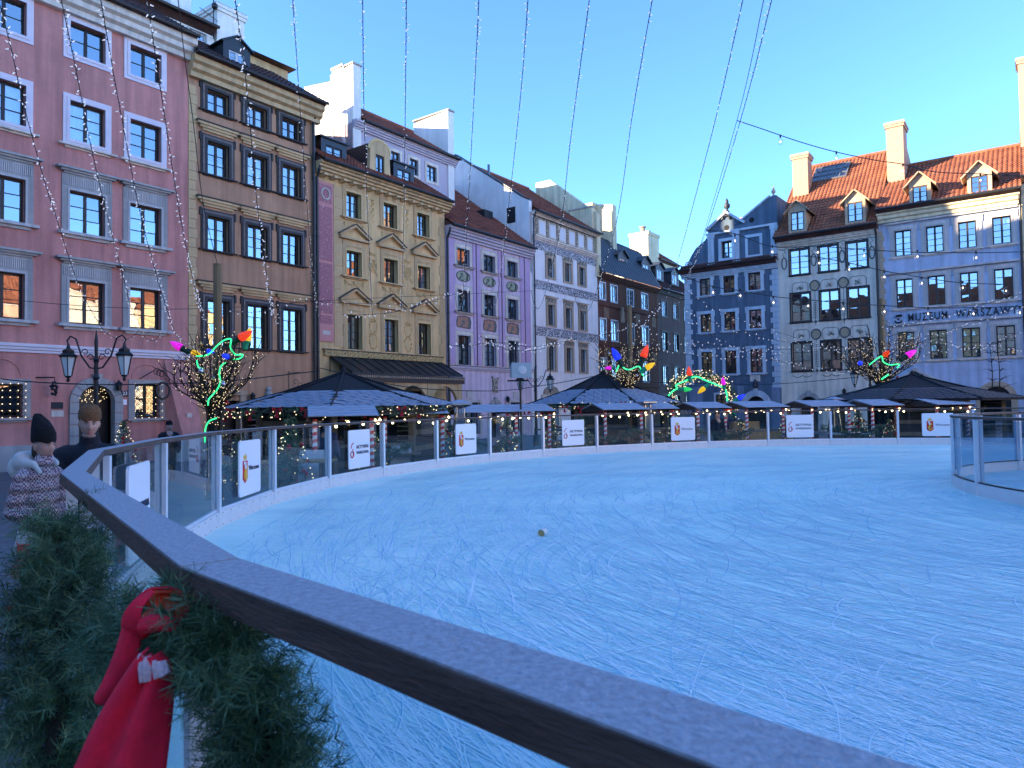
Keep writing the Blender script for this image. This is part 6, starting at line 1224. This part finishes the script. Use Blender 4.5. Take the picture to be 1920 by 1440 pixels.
nz = node(ns, 'ShaderNodeTexNoise'); nz.inputs['Scale'].default_value = 40; mxv = node(ns, 'ShaderNodeMixRGB'); mxv.inputs[0].default_value = .02; ls.new(tc.outputs['Object'], mxv.inputs[1]); ls.new(nz.outputs['Color'], mxv.inputs[2]); ls.new(mxv.outputs[0], ck.inputs['Vector']); ls.new(ck.outputs[0], b.inputs['Base Color']); b.inputs['Roughness'].default_value = .9
wv = node(ns, 'ShaderNodeTexWave'); wv.bands_direction = 'Z'; wv.inputs['Scale'].default_value = 3.2; wv.inputs['Distortion'].default_value = 1.2; ls.new(tc.outputs['Object'], wv.inputs['Vector']); bp = node(ns, 'ShaderNodeBump'); bp.inputs['Strength'].default_value = .9; bp.inputs['Distance'].default_value = .03; ls.new(wv.outputs[1], bp.inputs['Height']); ls.new(bp.outputs[0], b.inputs['Normal'])
def blob(name, caps, mt, parent, voxel=.016, sm=5):
    """one continuous surface grown round a set of tapered limbs: (p, q, r0, r1[, flat])"""
    mb = MB()
    for c in caps:
        p, q, r0, r1 = Vector(c[0]), Vector(c[1]), c[2], c[3]; sx = c[4] if len(c) > 4 else 1
        n = max(1, int((q-p).length/(max(.02, min(r0, r1))*.45)))
        for i in range(n+1):
            t = i/n; r = r0+(r1-r0)*t; mb.ball(p.lerp(q, t), r, 12, 8, 1, sx, 1)
    o = mb.obj(name, mt, parent, smooth=True); md = o.modifiers.new('remesh', 'REMESH'); md.mode = 'VOXEL'; md.voxel_size = voxel; md.use_smooth_shade = True; s = o.modifiers.new('smooth', 'SMOOTH'); s.iterations = sm; s.factor = .5
    return o
def head_mesh(mt, seed=0, jaw=.26, nose=.024):
    n, m_ = 36, 28; vs = []; fs = []
    for i in range(m_+1):
        ph = PI*i/m_
        for j in range(n):
            th = 2*PI*j/n; x, y, z = math.sin(ph)*math.cos(th), math.sin(ph)*math.sin(th), -math.cos(ph); X, Y, Zz = x*.078, y*.098, z*.122
            if Zz < 0: X *= 1-jaw*(-Zz/.122); Y = Y*(1-.10*(-Zz/.122))-(.006*(-Zz/.122))
            if Y < 0:
                f = -Y/.098; g = lambda cx, cz, sx, sz: math.exp(-((X-cx)/sx)**2-((Zz-cz)/sz)**2)
                Y -= nose*g(0, -.018, .012, .018)*f+.012*g(0, .006, .010, .026)*f; Y += .010*(g(.031, .016, .016, .012)+g(-.031, .016, .016, .012)); Y -= .006*(g(.03, .036, .02, .008)+g(-.03, .036, .02, .008)); Y -= .008*g(0, -.058, .022, .010)*f; Y += .004*g(0, -.076, .02, .006); Y -= .010*g(0, -.098, .02, .016); Y -= .004*(g(.04, -.02, .018, .02)+g(-.04, -.02, .018, .02))
            vs.append((X, Y, Zz))
    for i in range(m_):
        for j in range(n): fs.append((i*n+j, i*n+(j+1) % n, (i+1)*n+(j+1) % n, (i+1)*n+j))
    return MB().add(vs, fs).mesh('head', mt, True)
def make_head(parent, loc, rot, hat, hatmt, man):
    h = empty('head_pivot', loc, 0, None); h.rotation_euler = rot
    M_ = Matrix.LocRotScale(Vector(loc), h.rotation_euler, None); bpy.data.objects.remove(h)
    def put(o): o.matrix_basis = M_ @ o.matrix_basis; return o
    hd = put(place('head', head_mesh('skin', 0, .22 if man else .32, .026 if man else .022), parent))
    mb = MB(); mb.ball((.031, -.083, .014), .0115, 8, 6); mb.ball((-.031, -.083, .014), .0115, 8, 6); mb.obj('eyes', 'eyewhite', hd); mb = MB(); mb.ball((.031, -.0915, .0135), .0052, 8, 6); mb.ball((-.031, -.0915, .0135), .0052, 8, 6); mb.obj('iris', 'eyedark', hd)
    mb = MB()
    for s in (-1, 1): mb.tube([(s*.014, -.098, .034), (s*.032, -.097, .040), (s*.05, -.082, .033)], [.004, .0045, .002], 5); mb.tube([(s*.018, -.093, .021), (s*.031, -.0955, .0235), (s*.044, -.086, .018)], .0022, 4)
    mb.obj('eyebrows', 'hairdark', hd); mb = MB(); mb.tube([(-.022, -.094, -.060), (0, -.1035, -.056), (.022, -.094, -.060)], [.002, .0055, .002], 6); mb.tube([(-.02, -.094, -.066), (0, -.1025, -.068), (.02, -.094, -.066)], [.002, .006, .002], 6); mb.obj('lips', 'lips', hd)
    mb = MB()
    for s in (-1, 1): mb.ball((s*.078, .012, -.005), .030, 8, 6, .35, .7, 1.1)
    mb.obj('ears', 'skin', hd, smooth=True)
    if man: mb = MB(); mb.ball((0, -.03, -.098), .062, 12, 8, .95, 1, .42); mb.obj('stubble', 'stubble', hd, smooth=True)
    else: mb = MB(); mb.ball((0, .045, -.05), .075, 10, 8, 1, .8, 1.2); mb.obj('hair', 'hairdark', hd, smooth=True)
    n = 44; vs = []; pr = hat; k = len(pr)
    for r, z, y0, ry in pr:
        for j in range(n): q = 2*PI*j/n; rib = 1+(.016 if j % 2 else 0)+.012*math.sin(3*q+z*40); vs.append((r*math.cos(q)*rib, y0+r*ry*math.sin(q)*rib, z-(.045*max(0, math.sin(q))*max(0, (.11-z)/.08) if z < .11 else 0)+.004*math.sin(5*q+z*60)))
    MB().add(vs, [(i*n+j, i*n+(j+1) % n, (i+1)*n+(j+1) % n, (i+1)*n+j) for i in range(k-1) for j in range(n)]+[tuple(range((k-1)*n, k*n))]).obj('knit_hat', hatmt, hd, smooth=True)
    return hd
def hand(parent, wrist, d, up, mt='skin', s=1):
    """palm, four unequal curled fingers and a thumb"""
    d, up = Vector(d).normalized(), Vector(up).normalized(); sd = d.cross(up).normalized(); w = Vector(wrist); caps = [(w, w+d*.085, .028, .036)]
    for k, L in enumerate((.062, .072, .068, .054)):
        b_ = w+d*.09+sd*(.03-.02*k); c_ = b_+d*L*.5-up*.008; caps += [(b_, c_, .0095, .009), (c_, c_+d*L*.35-up*L*.5, .009, .0075)]
    t = w+d*.03+sd*.032; caps += [(t, t+d*.035+sd*.025, .012, .0105), (t+d*.035+sd*.025, t+d*.065+sd*.022-up*.012, .0105, .008)]
    return blob('hand', caps, mt, parent, .006, 2)
def person_base(name, loc, rz, label):
    H = empty(name, loc, rz); return tag(H, label, 'person')
# --- man in navy coat leaning at the rail; local -Y is his front
c = at(170, 800, 6.55); g = gh(c.x, c.y)
Hm = person_base('person', (c.x, c.y, g), R(24), 'person in brown knit hat and navy coat leaning on the rink rail')
blob('body', [((-.1, 0, .08), (-.1, 0, .48), .055, .065), ((-.1, 0, .48), (-.09, 0, .88), .07, .095), ((.1, 0, .08), (.1, 0, .48), .055, .065), ((.1, 0, .48), (.09, 0, .88), .07, .095), ((-.06, 0, .92), (.06, 0, .92), .13, .13), ((0, 0, .92), (0, -.03, 1.3), .14, .16), ((0, -.04, 1.38), (0, -.07, 1.56), .07, .06), ((-.18, -.03, 1.38), (-.26, -.12, 1.12), .055, .045), ((.18, -.03, 1.38), (.26, -.12, 1.12), .055, .045), ((-.26, -.12, 1.12), (-.12, -.34, 1.14), .042, .034), ((.26, -.12, 1.12), (.12, -.34, 1.14), .042, .034), ((-.1, -.02, .05), (-.1, -.14, .04), .05, .04), ((.1, -.02, .05), (.1, -.14, .04), .05, .04)], 'skin', Hm)
blob('coat', [((0, .01, .62), (0, .0, .95), .20, .19, .75), ((0, .0, .95), (0, -.02, 1.25), .19, .21, .8), ((-.17, -.02, 1.36), (.17, -.02, 1.36), .115, .115), ((0, -.03, 1.3), (0, -.04, 1.45), .16, .10), ((0, -.045, 1.45), (0, -.06, 1.525), .088, .083), ((-.22, -.03, 1.36), (-.30, -.12, 1.12), .095, .078), ((.22, -.03, 1.36), (.30, -.12, 1.12), .095, .078), ((-.30, -.12, 1.12), (-.15, -.33, 1.14), .075, .058), ((.30, -.12, 1.12), (.15, -.33, 1.14), .075, .058)], 'navycoat', Hm, .014)
blob('trousers', [((-.1, 0, .1), (-.1, 0, .7), .075, .1), ((.1, 0, .1), (.1, 0, .7), .075, .1)], 'trouser', Hm); blob('boots', [((-.1, .02, .06), (-.1, -.16, .05), .06, .05), ((.1, .02, .06), (.1, -.16, .05), .06, .05), ((-.1, 0, .05), (-.1, 0, .2), .06, .06), ((.1, 0, .05), (.1, 0, .2), .06, .06)], 'boot', Hm)
hatm = [(.088, .045, .006, 1.18), (.092, .06, .008, 1.17), (.091, .105, .01, 1.15), (.082, .14, .012, 1.13), (.062, .165, .014, 1.1), (.03, .178, .014, 1.1), (.004, .181, .014, 1.1)]
make_head(Hm, (0, -.085, 1.655), (R(10), R(2), R(10)), hatm, 'brownknit', True); hand(Hm, (-.12, -.36, 1.14), (.35, -.8, -.1), (0, .1, 1)); hand(Hm, (.12, -.36, 1.14), (-.35, -.8, -.1), (0, .1, 1))
# --- woman in checked jacket; faces right along the rail
c = at(76, 800, 5.75); g = gh(c.x, c.y)
g -= .055; Hw = person_base('person', (c.x, c.y, g), R(62), 'person in black knit hat and pink checked jacket with white hood')
blob('body', [((-.08, 0, .08), (-.08, 0, .46), .05, .058), ((-.08, 0, .46), (-.08, 0, .84), .062, .09), ((.08, 0, .08), (.08, 0, .46), .05, .058), ((.08, 0, .46), (.08, 0, .84), .062, .09), ((-.05, 0, .88), (.05, 0, .88), .12, .12), ((0, .01, .9), (0, .01, 1.22), .095, .10), ((0, -.02, 1.3), (0, -.045, 1.46), .055, .05), ((-.15, -.01, 1.3), (-.21, .03, 1.05), .045, .038), ((.15, -.01, 1.3), (.21, .03, 1.05), .045, .038), ((-.21, .03, 1.05), (-.15, -.16, .92), .036, .03), ((.21, .03, 1.05), (.15, -.16, .92), .036, .03)], 'skin', Hw)
blob('jacket', [((0, .0, .9), (0, .0, 1.05), .165, .16, .85), ((0, .0, 1.05), (0, .0, 1.25), .16, .155, .85), ((-.13, -.0, 1.3), (.13, -.0, 1.3), .088, .088), ((-.165, .0, 1.28), (-.215, .05, 1.05), .078, .072), ((.165, .0, 1.28), (.215, .05, 1.05), .078, .072), ((-.215, .05, 1.05), (-.13, -.15, .95), .07, .058), ((.215, .05, 1.05), (.13, -.15, .95), .07, .058), ((0, -.03, 1.33), (0, -.05, 1.43), .085, .08)], 'checkcoat', Hw, .012)
blob('hood', [((-.10, .11, 1.43), (.10, .11, 1.43), .085, .085), ((-.08, .18, 1.38), (.08, .18, 1.38), .10, .10), ((-.05, .20, 1.30), (.05, .20, 1.30), .075, .075), ((.12, .04, 1.42), (.10, -.07, 1.41), .045, .032), ((-.12, .04, 1.42), (-.10, -.07, 1.41), .045, .032), ((-.09, -.07, 1.40), (-.075, -.12, 1.35), .026, .022), ((-.10, .10, 1.40), (-.115, .02, 1.39), .06, .03), ((.10, .10, 1.40), (.115, .02, 1.39), .06, .03)], 'offwhite', Hw, .012)
MB().lathe([(.17, .92), (.185, .86), (.22, .72), (.21, .715), (.17, .86)], 20, (0, 0, 0), 1, .85).obj('white_hem', 'offwhite', Hw, smooth=True)
blob('trousers', [((-.08, 0, .3), (-.08, 0, .8), .065, .1), ((.08, 0, .3), (.08, 0, .8), .065, .1)], 'trouser', Hw); blob('boots', [((-.08, .02, .05), (-.08, -.14, .045), .055, .045), ((.08, .02, .05), (.08, -.14, .045), .055, .045), ((-.08, 0, .05), (-.08, 0, .36), .058, .066), ((.08, 0, .05), (.08, 0, .36), .058, .066)], 'boot', Hw)
hatw = [(.090, .042, .008, 1.2), (.094, .06, .012, 1.19), (.093, .105, .018, 1.18), (.084, .15, .035, 1.12), (.068, .19, .062, 1.0), (.05, .218, .088, .95), (.03, .236, .104, .9), (.004, .24, .11, .9)]
Hw.scale = (.84, .92, 1)
make_head(Hw, (0, -.055, 1.555), (R(9), R(-3), R(6)), hatw, 'blackknit', False); hand(Hw, (.15, -.17, .92), (-.3, -.9, -.2), (0, 0, 1)); hand(Hw, (-.15, -.17, .92), (.3, -.9, -.2), (0, 0, 1))
# --- people far off among the stalls
def far_person(px_, d, rz, coat, hat, label):
    c = at(px_, 800, d); H = person_base('person', (c.x, c.y, gh(c.x, c.y)), rz, label); H['group'] = 'people among the stalls'
    blob('body', [((-.1, 0, .05), (-.09, 0, .88), .06, .09), ((.1, 0, .05), (.09, 0, .88), .06, .09), ((0, 0, .9), (0, 0, 1.35), .14, .15), ((0, 0, 1.4), (0, -.02, 1.6), .06, .09), ((-.2, 0, 1.36), (-.26, -.05, 1.0), .06, .05), ((.2, 0, 1.36), (.26, -.05, 1.0), .06, .05), ((-.26, -.05, 1.0), (-.2, -.2, .85), .045, .04), ((.26, -.05, 1.0), (.2, -.2, .85), .045, .04)], 'skin', H, .03, 3)
    blob('coat', [((0, 0, .75), (0, 0, 1.3), .19, .19, .8), ((-.17, 0, 1.36), (.17, 0, 1.36), .11, .11), ((-.22, 0, 1.34), (-.28, -.05, 1.0), .09, .075), ((.22, 0, 1.34), (.28, -.05, 1.0), .09, .075), ((-.28, -.05, 1.0), (-.2, -.2, .87), .07, .055), ((.28, -.05, 1.0), (.2, -.2, .87), .07, .055), ((0, 0, 1.35), (0, .01, 1.5), .11, .08)], coat, H, .025, 4); blob('trousers', [((-.1, 0, .08), (-.1, 0, .8), .075, .1), ((.1, 0, .08), (.1, 0, .8), .075, .1)], 'trouser', H, .03)
    make_head(H, (0, -.03, 1.63), (0, 0, 0), hatm, hat, True)
simple('bluecoat', (.03, .05, .14), .8); simple('greycoat', (.10, .11, .12), .85); simple('browncoat', (.13, .08, .05), .85)
far_person(317, 21.5, R(40), 'navycoat', 'blackknit', 'person in a black hat standing by the pink house corner'); far_person(612, 17.4, R(160), 'bluecoat', 'blackknit', 'person in blue at the left kiosk counter'); far_person(1345, 27.8, R(20), 'navycoat', 'blackknit', 'dark dressed person under the canopy before the blue house'); far_person(1362, 28.6, R(-30), 'bluecoat', 'brownknit', 'person in a blue coat right of the dark dressed one'); far_person(1300, 29.5, R(60), 'greycoat', 'blackknit', 'person in a grey coat left of the stall counter'); far_person(1480, 29.3, R(10), 'browncoat', 'blackknit', 'person in brown before the grey house')
# ------------------------------------------------------------------ fir garlands and red bows on the near rail
P = [at(112, 985, 2.45), at(120, 1060, 2.28), at(112, 1145, 2.1), at(106, 1240, 1.98), at(108, 1355, 1.87), at(95, 1500, 1.8)]
garland('rail_garland', P, .165, 640, .040, .0011, 'thick fir garland hanging down outside the rail at lower left', 'garland', 'fir garlands on the near rail', 60, .45)
P = [at(190, 1230, 1.62), at(255, 1190, 1.42), at(330, 1175, 1.28), at(395, 1200, 1.2), at(445, 1270, 1.14), at(485, 1360, 1.09), at(520, 1480, 1.05)]
garland('rail_garland', P, .098, 560, .030, .0008, 'fir garland swag sloping right below the handrail beside the red bow', 'garland', 'fir garlands on the near rail', 60, .42)
simple('velvet', (.88, .014, .045), .95, .15, 30, .15, 200); simple('satin', (.80, .06, .02), .4, .1, 10); simple('fleece', (.74, .50, .50), .95, .15, 60, .5, 200)
def sheet(name, A_, B2, mt, parent, o, bulge=.0, th=.003, n=10, w=0.):
    """a strip of cloth between two edge curves, bulged and pleated, with real thickness"""
    A_, B2 = catmull(A_, n), catmull(B2, n); k = min(len(A_), len(B2)); m_ = 14; vs = []
    for i in range(k):
        for j in range(m_+1):
            t = j/m_; p = A_[i].lerp(B2[i], t); p = p-FW*(bulge*math.sin(PI*t)+w*math.sin(t*9+i*.05)*math.sin(PI*t)); vs.append(p-o)
    ob = MB().add(vs, [(i*(m_+1)+j, i*(m_+1)+j+1, (i+1)*(m_+1)+j+1, (i+1)*(m_+1)+j) for i in range(k-1) for j in range(m_)]).obj(name, mt, parent, smooth=True)
    md = ob.modifiers.new('solid', 'SOLIDIFY'); md.thickness = th; return ob
o = at(270, 1215, 1.18); BW = empty('red_bow', o); tag(BW, 'large red cloth bow tied on the fir garland at lower left', 'bow')
sheet('hanging_tail', [at(282, 1216, 1.13), at(255, 1240, 1.12), at(215, 1300, 1.10), at(175, 1370, 1.08), at(130, 1470, 1.05)], [at(300, 1222, 1.13), at(322, 1255, 1.13), at(324, 1310, 1.12), at(318, 1380, 1.10), at(308, 1470, 1.08)], 'velvet', BW, o, .03, .004, 10, .022)
sheet('folded_edge', [at(266, 1224, 1.115), at(266, 1250, 1.105), at(268, 1276, 1.10)], [at(281, 1231, 1.11), at(284, 1252, 1.10), at(288, 1272, 1.098)], 'fleece', BW, o, .012, .004, 6, .004)
sheet('folded_edge', [at(288, 1233, 1.115), at(291, 1250, 1.105), at(294, 1270, 1.10)], [at(310, 1240, 1.112), at(313, 1250, 1.105), at(318, 1262, 1.10)], 'fleece', BW, o, .012, .004, 6, .004)
sheet('back_tail', [at(236, 1165, 1.22), at(222, 1215, 1.2), at(200, 1270, 1.19), at(182, 1305, 1.19)], [at(262, 1175, 1.2), at(262, 1215, 1.19), at(250, 1270, 1.19), at(205, 1316, 1.19)], 'velvet', BW, o, .015, .004)
sheet('loop_outer', [at(226, 1175, 1.19), at(232, 1150, 1.18), at(250, 1126, 1.18), at(284, 1105, 1.2)], [at(262, 1182, 1.17), at(262, 1160, 1.165), at(268, 1138, 1.17), at(290, 1109, 1.19)], 'velvet', BW, o, .003, .003)
sheet('loop_front', [at(262, 1160, 1.165), at(290, 1152, 1.16), at(322, 1156, 1.17), at(346, 1150, 1.2)], [at(262, 1192, 1.16), at(292, 1186, 1.155), at(324, 1184, 1.16), at(344, 1172, 1.19)], 'velvet', BW, o, .010, .003)
sheet('loop_inner', [at(250, 1130, 1.2), at(284, 1106, 1.22), at(333, 1108, 1.23), at(351, 1132, 1.23)], [at(264, 1166, 1.19), at(290, 1156, 1.18), at(323, 1160, 1.19), at(347, 1154, 1.21)], 'satin', BW, o, -.02, .003, 8, .012)
MB().tube([p-o for p in catmull([at(250, 1130, 1.2), at(284, 1105, 1.22), at(333, 1107, 1.23), at(351, 1132, 1.23), at(348, 1156, 1.21)], 8)], .0035, 6).obj('loop_rim', 'velvet', BW, smooth=True)
mb = MB(); mb.ball((0, 0, 0), .018, 10, 8, 1.3, .8, .9); mb.xf(Matrix.Translation(at(258, 1182, 1.2)-o)).obj('knot', 'velvet', BW, smooth=True)
o = at(45, 1040, 3.4); B2_ = empty('red_bow', o); tag(B2_, 'small red bow with a shiny ball beside the pink checked jacket', 'bow')
sheet('ribbon', [at(32, 1015, 3.4), at(36, 1040, 3.4), at(34, 1070, 3.4)], [at(56, 1020, 3.4), at(54, 1040, 3.4), at(46, 1068, 3.4)], 'velvet', B2_, o, .03); MB().ball(at(36, 1072, 3.35)-o, .036, 12, 9).obj('shiny_ball', 'redglass', B2_, smooth=True); MB().ball(at(24, 1140, 2.9)-o, .02, 10, 8).obj('shiny_ball', 'redglass', B2_, smooth=True)
